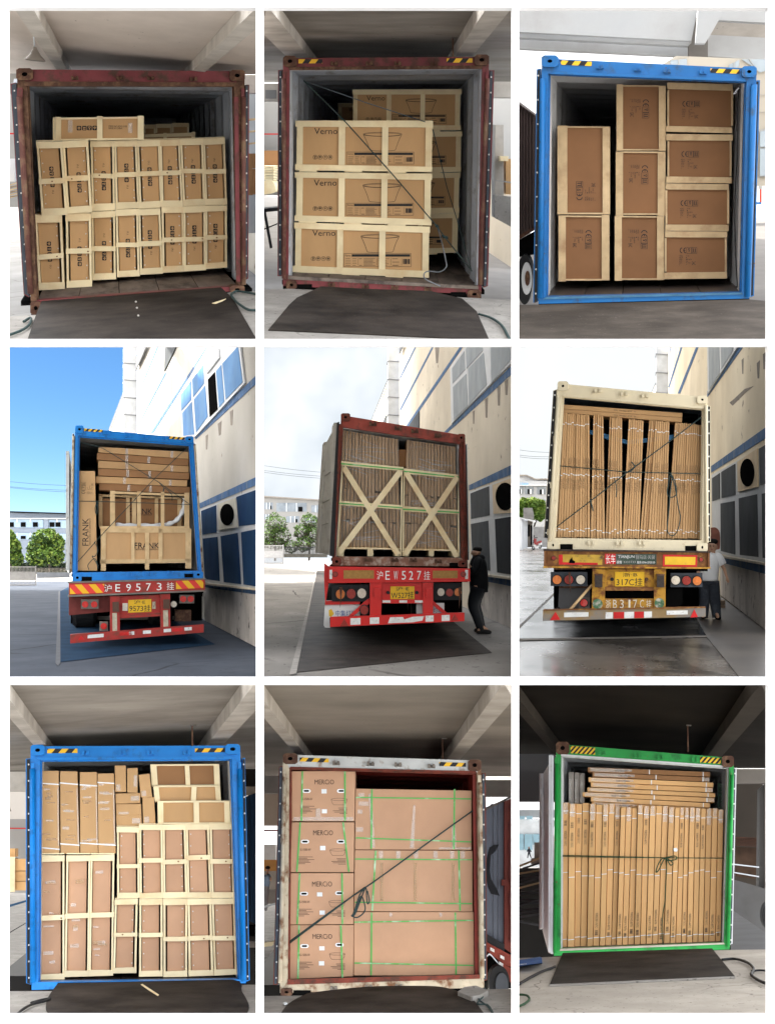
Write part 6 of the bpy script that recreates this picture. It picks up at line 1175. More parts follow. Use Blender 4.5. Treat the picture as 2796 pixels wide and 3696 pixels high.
Q(t6, 'mudflap', [(276, 1598), (480, 1598), (478, 1745), (285, 1742), (270, 1725)], .5, .03, M('grey_mudflap', (.10, .10, .105), .8, .15, 3)); Q(t6, 'mud_guard', rc(276, 1590, 480, 1606), .42, .3, rust); Q(t6, 'mudflap', [(985, 1610), (1090, 1608), (1092, 1700), (1070, 1735), (985, 1735)], .6, .03, hole)
lamp(t6, 440, 1703, 24, red_lens, .1, rubber); R(t6, 'lamp_box', 405, 1668, 476, 1742, .16, .06, grime)
bq = [(170, 1752), (1243, 1735), (1243, 1794), (168, 1822)]; Q(t6, 'bumper', bq, -.08, .1, M('scraped_yellow_bumper', (.30, .20, .09), .65, .25, 3, .15, 40, col2=(.22, .20, .18), amt=.42, s2=3))
Q(t6, 'bumper_top', [(172, 1748), (1243, 1730), (1243, 1737), (170, 1754)], -.1, .14, yel_rust)
for (a, e, m_) in ((.13, .28, tape_w), (.385, .43, tape_w), (.435, .50, reflect_r), (.50, .56, tape_w), (.562, .62, reflect_r), (.622, .67, tape_w), (.76, .89, tape_w)): Q(t6, 'reflective_tape', sub(bq, a, .25, e, .7) if a < .3 or a > .7 else sub(bq, a, .3, e, .95), -.086, .005, m_)
for q_ in ([(216, 1818), (252, 1762), (284, 1814)], [(1142, 1800), (1168, 1745), (1192, 1796)]): Q(t6, 'triangle_reflector', q_, -.095, .014, reflect_r)
Q(t6, 'rag', [(336, 1500), (352, 1500), (352, 1570), (350, 1640), (344, 1580)], .0, .02, rust)
b = B().tube([c.P(345, 1752, .0), c.P(495, 1582, .1)], .022, 8); part(t6, 'wooden_pole', b, pw, sm=True)
wheels(t6, [(420, .27), (1000, .27)], 8.0, .5); R(t6, 'underbody_shade', 240, 1460, 1240, 1735, 7.5, .1, hole); R(t6, 'underbody', 190, 1366, 1260, 1460, .3, 9, hole)  # black panel at the wheels in place of under-trailer shade
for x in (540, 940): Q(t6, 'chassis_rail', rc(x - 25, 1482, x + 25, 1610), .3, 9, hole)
wet = M('wet_concrete', (.13, .112, .095), .42, .25, .8, .12, 10, col2=(.05, .043, .037), amt=.46, s2=.55, sharp=.2, rough2=.08, stretch=(1, .6, 1), crack=(.25, .012, (.03, .028, .025)))
yardground(c, 1985, [(2, 1342), (1668, 1342), (1668, 2210), (2, 2210)], wet)
gsheet(c, 'weighbridge', 'wet black weighbridge deck under the rusty yellow trailer', 'steel deck', [(2, 1880), (270, 1625), (1080, 1640), (1248, 1918), (2, 1938)], .012, M('wet_black_deck', (.025, .026, .028), .08, .3, .8, .05, 10, col2=(.05, .05, .05), amt=.4, s2=.6, sharp=.2, rough2=.35))
gsheet(c, 'deck_edge', 'pale strip along the front of the wet weighbridge', 'kerb', [(2, 1938), (1248, 1918), (1252, 1926), (2, 1950)], .016, grime)
gsheet(c, 'deck_edge', 'pale kerb along the left side of the wet weighbridge', 'kerb', [(2, 1862), (268, 1612), (276, 1618), (2, 1884)], .016, grime)
gsheet(c, 'dark_gutter', 'dark wet strip of ground beside the factory wall', 'paving', [(1250, 1925), (1110, 1660), (1340, 1660), (1668, 1905), (1668, 2210), (1480, 2210)], .01, M('dark_wet_paving', (.055, .048, .044), .35, .3, .8, .15, 10, col2=(.10, .085, .07), amt=.4, s2=.7, sharp=.2), 'structure')
far6 = c.onz(100, 1330, c.zg).y
fb = thing(c, 'office_block', 'pale tiled office block with blue lettering and stepped roof', 'building', c.P(100, 1320, far6 + 45)); D_ = far6 + 45; fm = M('pale_tiles', (.28, .29, .305), .7, .05, .3)
Q(fb, 'wall', [(2, 895), (215, 898), (215, 1325), (2, 1325)], D_, 3, fm); Q(fb, 'roof_storey', [(2, 862), (60, 862), (120, 888), (190, 888), (215, 905), (2, 905)], D_ + 1, 3, M('grey_roof_storey', (.34, .35, .37), .8)); Q(fb, 'roof_edge', [(2, 856), (62, 856), (122, 882), (192, 880), (215, 896), (215, 902), (190, 887), (120, 890), (60, 864), (2, 864)], D_ + .5, 3, grime); R(fb, 'ledge', 2, 925, 215, 929, D_ - .3, .3, alu)
text(fb, '•CLEAR®', [(2, 908), (74, 908), (74, 928), (2, 928)], D_ - .15, M('blue_sign', (.05, .28, .55), .5))
for (x0, x1, y0, y1) in ((2, 38, 932, 982), (52, 108, 932, 984), (132, 188, 934, 986), (128, 186, 1018, 1052)):
    w_ = R(fb, 'window', x0, y0, x1, y1, D_ - .1, .08, MATS['grey_glazing']); R(w_, 'open_pane', x0 + (x1 - x0) * .3, y0 + 20, x0 + (x1 - x0) * .52, y1, D_ - .2, .08, hole); R(w_, 'curtain', x0 + (x1 - x0) * .56, y0 + 20, x0 + (x1 - x0) * .74, y1, D_ - .2, .08, alu)
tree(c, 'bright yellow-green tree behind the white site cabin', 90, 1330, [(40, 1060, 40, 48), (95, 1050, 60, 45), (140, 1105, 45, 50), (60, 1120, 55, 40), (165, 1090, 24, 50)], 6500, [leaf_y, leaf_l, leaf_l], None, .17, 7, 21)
cb = c.onz(70, 1352, c.zg).y
r = thing(c, 'site_cabin', 'white corrugated site cabin with a barred window and awning', 'cabin', c.P(80, 1352, cb)); cw = M('white_cabin_sheet', (.55, .57, .60), .5, .06, 1)
Q(r, 'end_wall', [(2, 1140), (30, 1146), (30, 1355), (2, 1358)], cb - .6, .1, cw)
for k in range(8):
    x = 30 + k * 4.6; Q(r, 'wall_sheet', [(x, 1146 + k * 1.6), (x + 4.2, 1148 + k * 1.6), (x + 4.2, 1352 - k * 2), (x, 1354 - k * 2)], cb - .5 + (.1 if k % 2 else 0) + k * .1, .3, cw)
R(r, 'dark_wall', 66, 1160, 100, 1335, cb + .6, .1, grime); R(r, 'window', 68, 1185, 82, 1265, cb + .55, .04, hole); R(r, 'door', 88, 1190, 100, 1320, cb + .55, .04, hole); Q(r, 'awning', [(66, 1150), (112, 1162), (112, 1168), (66, 1158)], cb - .4, 1.2, alu); R(r, 'awning_post', 100, 1165, 103, 1330, cb - .2, .05, alu); Q(r, 'roof_rail', [(2, 1134), (66, 1150), (66, 1157), (2, 1142)], cb - .7, .3, alu)
R(r, 'notice', 2, 1192, 12, 1226, cb - .64, .02, paper); R(r, 'site_wall', 100, 1200, 215, 1335, cb + 3, .2, M('grey_back_wall', (.22, .22, .22), .9))
wallq(c, 'grey_hoarding', 'grey textured board standing behind the site cabin roof', 'board', [(40, 1075), (98, 1075), (108, 1120), (108, 1155), (40, 1155)], cb + 2.5, .2, M('grey_board', (.16, .155, .15), .9, .2, 2))
sp = c.onz(130, 1352, c.zg).y; r = thing(c, 'motor_scooter', 'white and red motor scooter parked by the site cabin', 'scooter', c.onz(130, 1352, c.zg)); sw = M('white_scooter_plastic', (.72, .73, .74), .35); sr = M('dark_red_cover', (.30, .06, .06), .6)
for (x, y, rr) in ((107, 1338, 15), (150, 1332, 13)): w_ = Q(r, 'wheel', ell(x, y, rr * .72, rr, 16), sp, .12, tyre); Q(w_, 'rim', ell(x, y, rr * .35, rr * .5, 12), sp - .02, .16, steel)
Q(r, 'front_shield', [(108, 1308), (118, 1308), (126, 1340), (120, 1342), (106, 1325)], sp - .03, .25, sw); Q(r, 'leg_cover', [(108, 1278), (126, 1278), (124, 1305), (138, 1316), (134, 1322), (112, 1316)], sp - .08, .3, sr); Q(r, 'floor_board', [(120, 1334), (152, 1320), (152, 1328), (124, 1342)], sp, .25, sw); Q(r, 'seat', [(128, 1300), (158, 1290), (162, 1300), (150, 1312), (130, 1312)], sp, .25, sr); Q(r, 'tail_body', [(138, 1310), (160, 1304), (162, 1318), (148, 1324)], sp, .22, sw); Q(r, 'handlebar', [(108, 1272), (134, 1268), (134, 1272), (108, 1277)], sp, .1, rubber); Q(r, 'mirror', ell(112, 1262, 4, 6, 10), sp, .03, rubber); Q(r, 'top_box', [(98, 1290), (108, 1284), (110, 1318), (98, 1318)], sp + .1, .2, rubber)
xw6 = c.onz(1655, 1893, c.zg).x
wires(c, 'thin overhead wire crossing the white sky', [((2, 691), (215, 709)), ((2, 726), (215, 738)), ((2, 737), (215, 752))], far6 + 20)
factory(c, 'rain streaked cream factory with blue bands beside the wet yard', xw6, [(994, -5), (1668, -5), (1668, 1903), (994, 1382)],
    [[(1500, -5), (1462, -5), (1253, 305), (1253, 345)], [(1668, 522), (1668, 596), (1278, 842), (1278, 800)], [(1668, 1462), (1668, 1524), (1340, 1440), (1340, 1402)], [(1020, -5), (1012, -5), (1003, 55), (1006, 62)], [(1095, -5), (1083, -5), (996, 275), (1002, 285)], [(1202, -5), (1186, -5), (1058, 320), (1075, 320)]],
    [[(1253, -5), (1462, -5), (1256, 322)], [(1280, 858), (1668, 645), (1668, 1440), (1290, 1370)]],
    [(0, [(1261, 15), (1276, -4), (1330, -4), (1334, 185), (1264, 296)], glass_s), (0, [(1343, -4), (1425, -4), (1420, 40), (1345, 158)], glass_s),
     (1, [(1284, 880), (1335, 845), (1336, 1014), (1286, 1032)], glass_d), (1, [(1345, 838), (1436, 784), (1438, 988), (1347, 1011)], glass_d), (1, [(1594, 684), (1668, 640), (1668, 905), (1601, 926)], glass_d), (1, [(1340, 1046), (1432, 1030), (1436, 1384), (1342, 1360)], glass_d), (1, [(1460, 1012), (1580, 985), (1588, 1400), (1468, 1386)], glass_d), (1, [(1612, 982), (1668, 970), (1668, 1412), (1618, 1405)], glass_d)],
    [([(1450, 772), (1584, 682), (1586, 936), (1455, 970)], MATS['beige_fan_panel']), ell(1516, 842, 46, 92, 26)],
    [[(1338, 1388), (1668, 1445), (1668, 1460), (1338, 1402)]], [(1340, 1436), (1668, 1522), (1668, 1903), (1340, 1648)], (914, 996, [-5, 58, 180, 312, 430], 430),
    dict(wall=[(888, 318), (912, 262), (912, 1330), (888, 1310)], rails=[[(886, 312), (912, 250), (912, 258), (888, 318)]]),
    [[(1580, 120), (1600, 100), (1595, 220), (1585, 220)], [(1480, 100), (1492, 85), (1490, 190), (1484, 190)], [(1400, 380), (1425, 360), (1500, 290), (1560, 270), (1500, 320), (1420, 400)], [(1620, 60), (1640, 45), (1632, 160), (1624, 160)]], None, wm=M('warm_cream_render', (.80, .71, .55), .9, .1, .4, .15, 12, col2=(.60, .52, .39), amt=.40, s2=.9, sharp=.22, stretch=(1, .35, .45), spec=.02, speck=((.25, .2, .15), 5, .67)))
solo(c, 'vent_hood', 'rusty brown vent hood on the wall behind the person in white', 'vent hood', B().slab([c.P(x, y, 7.5) for x, y in [tuple(v) for v in smooth([(1272, 1210), (1310, 1205), (1336, 1240), (1338, 1330), (1325, 1350), (1272, 1345), (1270, 1270), (1272, 1210)], 3)]], (0, .6, 0)), M('rusty_brown_hood', (.40, .16, .11), .7, .25, 4))
for (q_, l_) in (([(1342, 1690), (1372, 1688), (1374, 1715), (1344, 1716)], 'small brown brick standing by the plinth wall'), ([(1338, 1722), (1356, 1716), (1374, 1720), (1372, 1738), (1345, 1740)], 'pale rounded stone beside the brown brick')): solo(c, 'stone_block', l_, 'stone', B().slab(c.q(q_, c.onz(1355, 1738, c.zg).y), (0, .25, 0)), M('brick_stone', (.26, .19, .13), .9, .2, 6))
struct(c, 'sky', B().face(c.q([(2, -8), (1330, -8), (1330, 1360), (2, 1360)], far6 + 75)), skymat('pale_rain_sky', (.84, .88, .90), (.92, .95, .97), .03, .15))
# man in the white shirt
pd = c.onz(1325, 1812, c.zg).y; wh = M('white_tshirt', (.88, .88, .87), .8, .05, 6, .2, 20); jn = M('washed_black_jeans', (.035, .04, .05), .8, .3, 6, .1, 60, col2=(.07, .08, .095), amt=.35, s2=5)
nd = {'hip': (1262, 1545, pd, 44), 'belly': (1262, 1490, pd, 54), 'chest': (1272, 1420, pd, 52), 'neck': (1282, 1368, pd, 19), 'head': (1284, 1336, pd, 48), 'crown': (1287, 1306, pd, 44),
      'shl': (1222, 1406, pd, 15), 'ell': (1196, 1480, pd - .1, 15), 'hal': (1190, 1545, pd - .2, 11), 'shr': (1318, 1406, pd, 15), 'elr': (1366, 1478, pd - .03, 15), 'wrr': (1380, 1525, pd - .1, 10), 'har': (1390, 1548, pd - .12, 9),
      'hl': (1242, 1590, pd, 33), 'kl': (1232, 1685, pd, 25), 'al': (1228, 1780, pd, 17), 'tl': (1226, 1795, pd - .25, 12), 'hr': (1290, 1590, pd, 34), 'kr': (1304, 1680, pd, 26), 'ar': (1314, 1770, pd, 17), 'tor': (1324, 1800, pd - .25, 12)}
ed = [('hip', 'belly'), ('belly', 'chest'), ('chest', 'neck'), ('neck', 'head'), ('head', 'crown'), ('chest', 'shl'), ('shl', 'ell'), ('ell', 'hal'), ('chest', 'shr'), ('shr', 'elr'), ('elr', 'wrr'), ('wrr', 'har'), ('hip', 'hl'), ('hl', 'kl'), ('kl', 'al'), ('al', 'tl'), ('hip', 'hr'), ('hr', 'kr'), ('kr', 'ar'), ('ar', 'tor')]
for k, (fx, fy) in enumerate(((1376, 1556), (1385, 1568), (1390, 1572), (1395, 1570), (1400, 1562))): nd['f%d' % k] = (fx, fy, pd - .14 + .012 * k, 3.2); ed.append(('har', 'f%d' % k))
r = thing(c, 'person', 'person in white T-shirt and dark jeans standing beside the rusty trailer', 'person', c.onz(1275, 1812, c.zg))
part(r, 'body', skinned(c, nd, ed, .80, 'hip'), skin_m, sm=True)
part(r, 't_shirt', limb(c, [(1262, 1556, pd, 57), (1262, 1490, pd, 62), (1270, 1425, pd, 60), (1279, 1388, pd, 46), (1283, 1370, pd, 25)], 16), wh, sm=True)
for pts in ([(1246, 1392, 28), (1222, 1404, 31), (1202, 1452, 27)], [(1296, 1392, 28), (1320, 1404, 33), (1337, 1424, 31), (1354, 1452, 27)]): part(r, 'sleeve', limb(c, [(x, y, pd, w) for x, y, w in pts]), wh, sm=True)
part(r, 'waistband', limb(c, [(1264, 1528, pd, 52), (1264, 1556, pd, 54), (1265, 1580, pd, 52)], 16), jn, sm=True)
for pts in ([(1242, 1562, 43), (1235, 1680, 34), (1229, 1800, 27)], [(1287, 1562, 43), (1303, 1680, 35), (1317, 1798, 27)]): part(r, 'trouser_leg', limb(c, [(x, y, pd, w) for x, y, w in pts]), jn, sm=True)
part(r, 'hair', blob(c, 1291, 1297, pd + .09, 31, 19, 28), hair_m, sm=True); hd = pd - c.m(34, pd)
for (x, y, rx, ry, m_, n_) in ((1275, 1327, 4, 2.2, hair_m, 'eye'), (1294, 1329, 4, 2.2, hair_m, 'eye'), (1284, 1337, 4.5, 6, skin_m, 'nose'), (1284, 1350, 7, 2.4, M('lips', (.28, .10, .08), .5), 'mouth'), (1274, 1320, 6, 1.6, hair_m, 'eyebrow'), (1295, 1321, 6, 1.6, hair_m, 'eyebrow')): part(r, n_, blob(c, x, y, hd, rx, ry, 4, 10, 6), m_, sm=True)
part(r, 'ear', blob(c, 1317, 1338, pd, 4, 9, 4, 8, 6), skin_m, sm=True)
for (x, y) in ((1228, 1790), (1325, 1800)): part(r, 'shoe', blob(c, x, y, pd - .1, 20, 16, 42), shoe_m, sm=True)
# ================================================================== stage 7: bright blue container packed with plain crates and taped cartons
c = C7
c.setfloor((205, 1985), (1560, 1958))
cont = container(c, 'bright blue container packed to the roof with plain crates and taped cartons',
    [(165, 410), (1548, 405), (1586, 1975), (172, 2020)], [(228, 500), (1492, 492), (1546, 1950), (216, 1968)], blue_bright, blue_bright, inside_white, dark_floor,
    [(165, 400, 258, 470), (1450, 395, 1548, 462)], rim=blue_bright,
    keep=[(528, 458), (770, 458), (957, 457), (1195, 456)], hazs=[[(275, 427), (475, 426), (475, 454), (275, 456)], [(1250, 424), (1447, 422), (1447, 448), (1250, 451)]])
Q(cont, 'header_lip', [(200, 482), (1500, 474), (1494, 494), (228, 502)], -.02, .02, blue_bright)
door(cont, [(133, 492), (165, 488), (168, 1985), (136, 1975)], .02, 1.15, blue_bright, rubber, [[(140, 498), (160, 495), (163, 1980), (142, 1975)]], ((152, 530), (154, 1940), 14), [(168, 520, 190, 570), (168, 975, 190, 1020), (170, 1440, 192, 1485), (170, 1900, 192, 1945)], blue_bright)
rod(cont, (178, 560), (180, 1970), .03, blue_bright)
door(cont, [(1562, 490), (1580, 486), (1612, 1955), (1588, 1965)], .02, 1.15, blue_bright, rubber, [[(1566, 495), (1578, 495), (1605, 1955), (1590, 1955)]], ((1572, 530), (1598, 1930), 14), [(1536, 515, 1556, 560), (1540, 960, 1562, 1005), (1552, 1415, 1574, 1460), (1560, 1880, 1582, 1925)], blue_bright)
rod(cont, (1545, 560), (1572, 1960), .03, blue_bright)
tq = [([(222, 1130), (388, 1128), (388, 1955), (222, 1962)], (1530, 1522, 34)), ([(403, 1128), (560, 1128), (550, 1930), (390, 1935)], (1516, 1510, 34)), ([(563, 1128), (718, 1128), (708, 1925), (550, 1930)], (1510, 1506, 33))]
def shine(r, quad, n, d, seed):
    c = BASE[r][0]; rnd = random.Random(seed)
    for k in range(n):
        v = rnd.uniform(.06, .9); u = rnd.uniform(0, .4); w = rnd.uniform(.25, .6); h = rnd.uniform(.012, .035)
        Q(r, 'tape', [uvp(quad, u, v), uvp(quad, min(1, u + w), v + rnd.uniform(-.01, .01)), uvp(quad, min(1, u + w), v + h), uvp(quad, u, v + h)], d, .002, tape if rnd.random() < .5 else tape_shine)
for k, (q_, m_) in enumerate(tq):
    d = .22; r = slat_crate(c, q_, d, [m_], 'very tall slatted crate holding a taped carton, below the taped cartons', 'very tall crates in the bright blue container', card_pink, None, .6, .05, rivets=False, ends=.075)
    shine(r, sub(q_, .14, .06, .86, .94), 7, d + .03, 40 + k)
pl = 'plain slim crate in the middle tier of the crammed bright blue container'; pg = 'middle tier plain crates'
for q_, m_ in (([(735, 942), (880, 945), (885, 1412), (738, 1412)], (1190, 1188, 26)), ([(882, 928), (1036, 928), (1040, 1412), (887, 1415)], (1150, 1148, 30)), ([(1038, 928), (1188, 926), (1200, 1408), (1043, 1412)], (1160, 1156, 31)), ([(1190, 926), (1342, 924), (1360, 1408), (1202, 1410)], (1132, 1126, 32)), ([(1347, 922), (1502, 922), (1512, 1410), (1362, 1412)], (1155, 1155, 31))): slat_crate(c, q_, .24, [m_], pl, pg, card_pink, None, .6, .075)
pl = 'plain slim crate in the bottom tier of the crammed bright blue container'; pg = 'bottom tier plain crates'
for q_, m_ in (([(722, 1420), (872, 1418), (862, 1908), (710, 1910)], (1643, 1641, 26)), ([(884, 1420), (1036, 1418), (1036, 1930), (882, 1932)], (1643, 1641, 29)), ([(1042, 1420), (1200, 1418), (1198, 1932), (1043, 1935)], (1669, 1668, 30)), ([(1202, 1420), (1356, 1416), (1372, 1925), (1210, 1930)], (1664, 1658, 31)), ([(1360, 1416), (1514, 1414), (1528, 1918), (1378, 1925)], (1663, 1662, 30))): slat_crate(c, q_, .22, [m_], pl, pg, card_pink, None, .6, .075)
for k, (q_, s0, s1) in enumerate((([(235, 572), (350, 572), (355, 1122), (230, 1118)], 650, 1075), ([(360, 574), (474, 576), (488, 1122), (363, 1120)], 648, 1050), ([(490, 580), (602, 580), (610, 1115), (493, 1115)], 660, 1045), ([(607, 590), (715, 588), (727, 1118), (613, 1118)], 645, 1052))):
    h = q_[3][1] - q_[0][1]; r = carton(c, q_, .25, 'tall taped carton with two white straps, standing on the very tall crates', 'tall strapped cartons', card, .5, 'tall_carton', (), [[uvp(q_, -.02, (s - q_[0][1]) / h), uvp(q_, 1.02, (s + 8 - q_[0][1]) / h), uvp(q_, 1.02, (s + 16 - q_[0][1]) / h), uvp(q_, -.02, (s + 8 - q_[0][1]) / h)] for s in (s0, s1)])
    shine(r, q_, 9, .246, 60 + k); Q(r, 'tape', sub(q_, .92, .2, .99, .9), .246, .002, tape_shine)
for k, (q_, l_) in enumerate((([(720, 537), (793, 537), (796, 712), (723, 712)], 'small upright carton highest of all, next to the strapped cartons'), ([(802, 555), (872, 552), (872, 718), (803, 715)], 'small upright carton with riveted edge beside the highest one'), ([(878, 598), (950, 590), (968, 745), (893, 748)], 'small carton tilted against the pine crates at the top'), ([(725, 722), (888, 718), (890, 785), (727, 790)], 'small flat carton below the two upright ones'), ([(728, 792), (895, 790), (897, 862), (730, 864)], 'small flat carton in the middle of the little pile'), ([(728, 864), (897, 862), (900, 938), (732, 940)], 'lowest small flat carton of the little pile, standing on the slim crates'), ([(903, 748), (980, 745), (990, 922), (908, 925)], 'small upright carton leaning beside the little pile'))):
    r = carton(c, q_, .28, l_, None, card, .4, 'small_carton', [sub(q_, .1, .72, .5, .95) if k % 2 == 0 else sub(q_, .62, .3, .95, .75)])
hz = [([(955, 532), (1410, 530), (1415, 668), (965, 672)], (0, .09), (.50, .565), (.92, 1.0), 0, 'long pine crate directly under the roof of the crammed container'), ([(975, 676), (1415, 672), (1422, 770), (985, 775)], (0, .08), (.545, .62), (.925, 1.0), 14, 'long pine crate with one slanted board, second from the roof'), ([(1003, 775), (1478, 772), (1482, 918), (1005, 920)], (0, .08), (.50, .575), (.925, 1.0), 0, 'long pine crate lying on the slim crates, third from the roof')]
for k, (q_, a, m_, e, sk, l_) in enumerate(hz):
    mq = sub(q_, m_[0], 0, m_[1], 1); mq = [(mq[0][0] + sk, mq[0][1]), (mq[1][0] + sk, mq[1][1]), mq[2], mq[3]]
    frame_crate(c, 'long_crate', l_, None, [sub(q_, a[0], 0, a[1], 1), mq, sub(q_, e[0], 0, e[1], 1), sub(q_, 0, -.02, 1, .05), sub(q_, 0, .96, 1, 1.03)], [sub(q_, .03, .06, .98, .95)], .34 - .04 * k, .7, pine, card_dark if k == 0 else card)
cl, zc = canopy(c, 300, 580, ceil_grey, beam_m, [(-60, 20, 40, 10, .12), (1545, 10, 1700, 10, .14)])
lampfix(c, zc, 1232, 268, 1233, 408, 'thin ceiling pipe with a small plate above the crammed blue container')
wallq(c, 'lintel_wall', 'grey concrete lintel left of the crammed blue container', 'wall', rc(-3, 578, 180, 706), 4.0, .2, beam_m)
wallq(c, 'far_ceiling', 'pale sloping ceiling soffit beyond the grey lintel', 'soffit', [(-3, 700), (180, 700), (180, 890), (-3, 890)], 7.0, .1, M('pale_soffit', (.60, .55, .50), .9, .1, 1)); wallq(c, 'warehouse_wall', 'overexposed white warehouse wall with a red beam', 'wall', rc(-3, 885, 180, 1380), 9.0, .1, white_wall); wallq(c, 'crane_rail', 'red beam across the white warehouse wall', 'rail', rc(-3, 948, 140, 956), 8.8, .08, MATS['red_beam_paint'])
for (q_, l_) in ((rc(-3, 1085, 62, 1140), 'tan carton on top of the pale crates in the bright warehouse'), (rc(62, 1155, 140, 1232), 'upper tan carton beside the pale crates'), (rc(62, 1236, 140, 1300), 'middle tan carton beside the pale crates'), (rc(62, 1304, 140, 1362), 'lower tan carton beside the pale crates')): wallq(c, 'tan_carton', l_, 'carton', q_, 7.6, .6, card_gold)
r = frame_crate(c, 'pale_crate', 'pale wooden crate on a pallet in the bright warehouse', None, [rc(-3, 1140, 62, 1200), rc(-3, 1200, 20, 1375), rc(24, 1200, 62, 1372)], [rc(-3, 1150, 60, 1360)], 7.5, .6)
wallq(c, 'blue_barrier', 'dark blue barrier bar across the warehouse floor', 'barrier', [(-3, 1465), (140, 1425), (140, 1437), (-3, 1482)], 4.5, .1, M('navy_bar', (.02, .06, .12), .5)); wallq(c, 'cable_run', 'thin black cable stretched across the warehouse floor', 'cable', [(-3, 1655), (140, 1572), (140, 1577), (-3, 1662)], 3.5, .03, rubber)
r = thing(c, 'pendant_lamp', 'dark cone lamp hanging beyond the left door of the crammed container', 'lamp', c.P(14, 840, 5)); R(r, 'rod', 12, 735, 15, 800, 5, .02, rubber); Q(r, 'lamp_shade', [(9, 798), (18, 798), (33, 838), (-3, 838)], 5, .15, M('dark_enamel', (.16, .13, .10), .5))
yard(c, .9, [(-3, 1350), (180, 1345), (180, 1990), (-3, 2060)], conc); yard(c, .85, [(-3, 1890), (180, 1740), (180, 1990), (-3, 2062)], rubber, 'pit'); yard(c, .9, [(1560, 1700), (1663, 1700), (1663, 2000), (1560, 2000)], rubber, 'pit')
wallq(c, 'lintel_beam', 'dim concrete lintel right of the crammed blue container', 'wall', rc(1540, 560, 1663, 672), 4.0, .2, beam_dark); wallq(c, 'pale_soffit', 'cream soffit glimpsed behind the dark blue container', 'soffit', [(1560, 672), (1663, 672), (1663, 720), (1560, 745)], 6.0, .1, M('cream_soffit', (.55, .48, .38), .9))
r = thing(c, 'parked_container_truck', 'dark blue container truck parked right of the crammed container', 'truck', c.P(1630, 1760, 2.6)); nb_ = M('navy_container', (.012, .045, .10), .5, .15, 3)
for k in range(5): Q(r, 'side_sheet', [(1585 + k * 16, 742 - k * 6), (1601 + k * 16, 736 - k * 6), (1601 + k * 16, 1560 + k * 8), (1585 + k * 16, 1552 + k * 8)], 2.6 + .06 * (k % 2), .3, nb_)
R(r, 'chassis', 1585, 1600, 1663, 1665, 2.55, .3, hole); R(r, 'step', 1600, 1700, 1663, 1740, 2.3, .2, grime)
dock_floor(c, [(-3, 2028), (310, 2026), (1560, 1985), (1663, 1985)], conc)
bridge_plate(c, 'black bridge plate with rounded corners before the crammed blue container', [tuple(v) for v in smooth([(350, 1968), (900, 1958), (1490, 1948), (1560, 2030), (1606, 2120), (1590, 2175), (1575, 2210)], 4)] + [(305, 2210)] + [tuple(v) for v in smooth([(285, 2175), (266, 2130), (285, 2060), (350, 1968)], 4)][:-1])
solo(c, 'wood_offcut', 'thin pale splinter of wood on the black rounded plate', 'wood strip', B().slab(flo(c, [(893, 1982), (905, 1980), (1012, 2050), (1005, 2056), (950, 2022)], .02), c.floor[1] * -.006), pine)
cable(c, 'black cable curling on the concrete left of the rounded plate', [(60, 2200), (110, 2150), (180, 2112), (250, 2095), (290, 2078), (240, 2085), (170, 2105)], .012, mat=rubber)

# ================================================================== stage 8: grey framed container with lettered cartons and green straps
c = C8
c.setfloor((180, 1985), (1440, 1955))
cont = container(c, 'pale grey framed container with red lining and green-strapped cartons',
    [(148, 465), (1455, 505), (1475, 2005), (128, 2040)], [(188, 552), (1428, 586), (1446, 1928), (178, 1962)], grey_paint, rust, inside_red, dark_floor,
    [(148, 456, 243, 526), (1370, 497, 1456, 572), (133, 2010, 208, 2060)], post=tan_rust, header=grey_paint, sill=tan_rust, rim=rust_red,
    keep=[(500, 524), (727, 528), (908, 533), (1128, 543), (485, 2010), (715, 2002), (912, 1996)], keepk=grime, hazs=[[(258, 484), (450, 491), (450, 517), (258, 510)], [(1178, 514), (1355, 520), (1355, 546), (1178, 540)]], pockets=[(218, 2022, 332, 2052)])
Q(cont, 'header_lip', [(200, 545), (1420, 574), (1428, 588), (188, 556)], -.02, .02, rust_red); Q(cont, 'sill_lip', [(178, 1950), (1446, 1918), (1446, 1945), (178, 1985)], -.02, .02, rust_red)
Q(cont, 'red_post', [(1400, 590), (1426, 590), (1444, 1925), (1416, 1925)], .1, .05, inside_red)
door(cont, [(122, 545), (146, 540), (112, 1985), (84, 1985)], .02, 1.15, rust_red, seal, [[(126, 550), (143, 546), (108, 1980), (90, 1980)]], ((134, 580), (104, 1940), 14), [(146, 570, 168, 610), (132, 1015, 156, 1050), (126, 1450, 148, 1500), (116, 1920, 138, 1975)], tan_rust)
rod(cont, (158, 610), (130, 1960), .026, tan_rust)
door(cont, [(1460, 590), (1485, 585), (1495, 1955), (1470, 1960)], .02, 1.15, rust_red, seal, [[(1463, 595), (1478, 592), (1490, 1950), (1472, 1950)]], ((1470, 630), (1482, 1920), 14), [(1434, 600, 1456, 650), (1440, 1015, 1462, 1060), (1448, 1450, 1470, 1500)], tan_rust)
rod(cont, (1447, 650), (1462, 1940), .026, tan_rust)
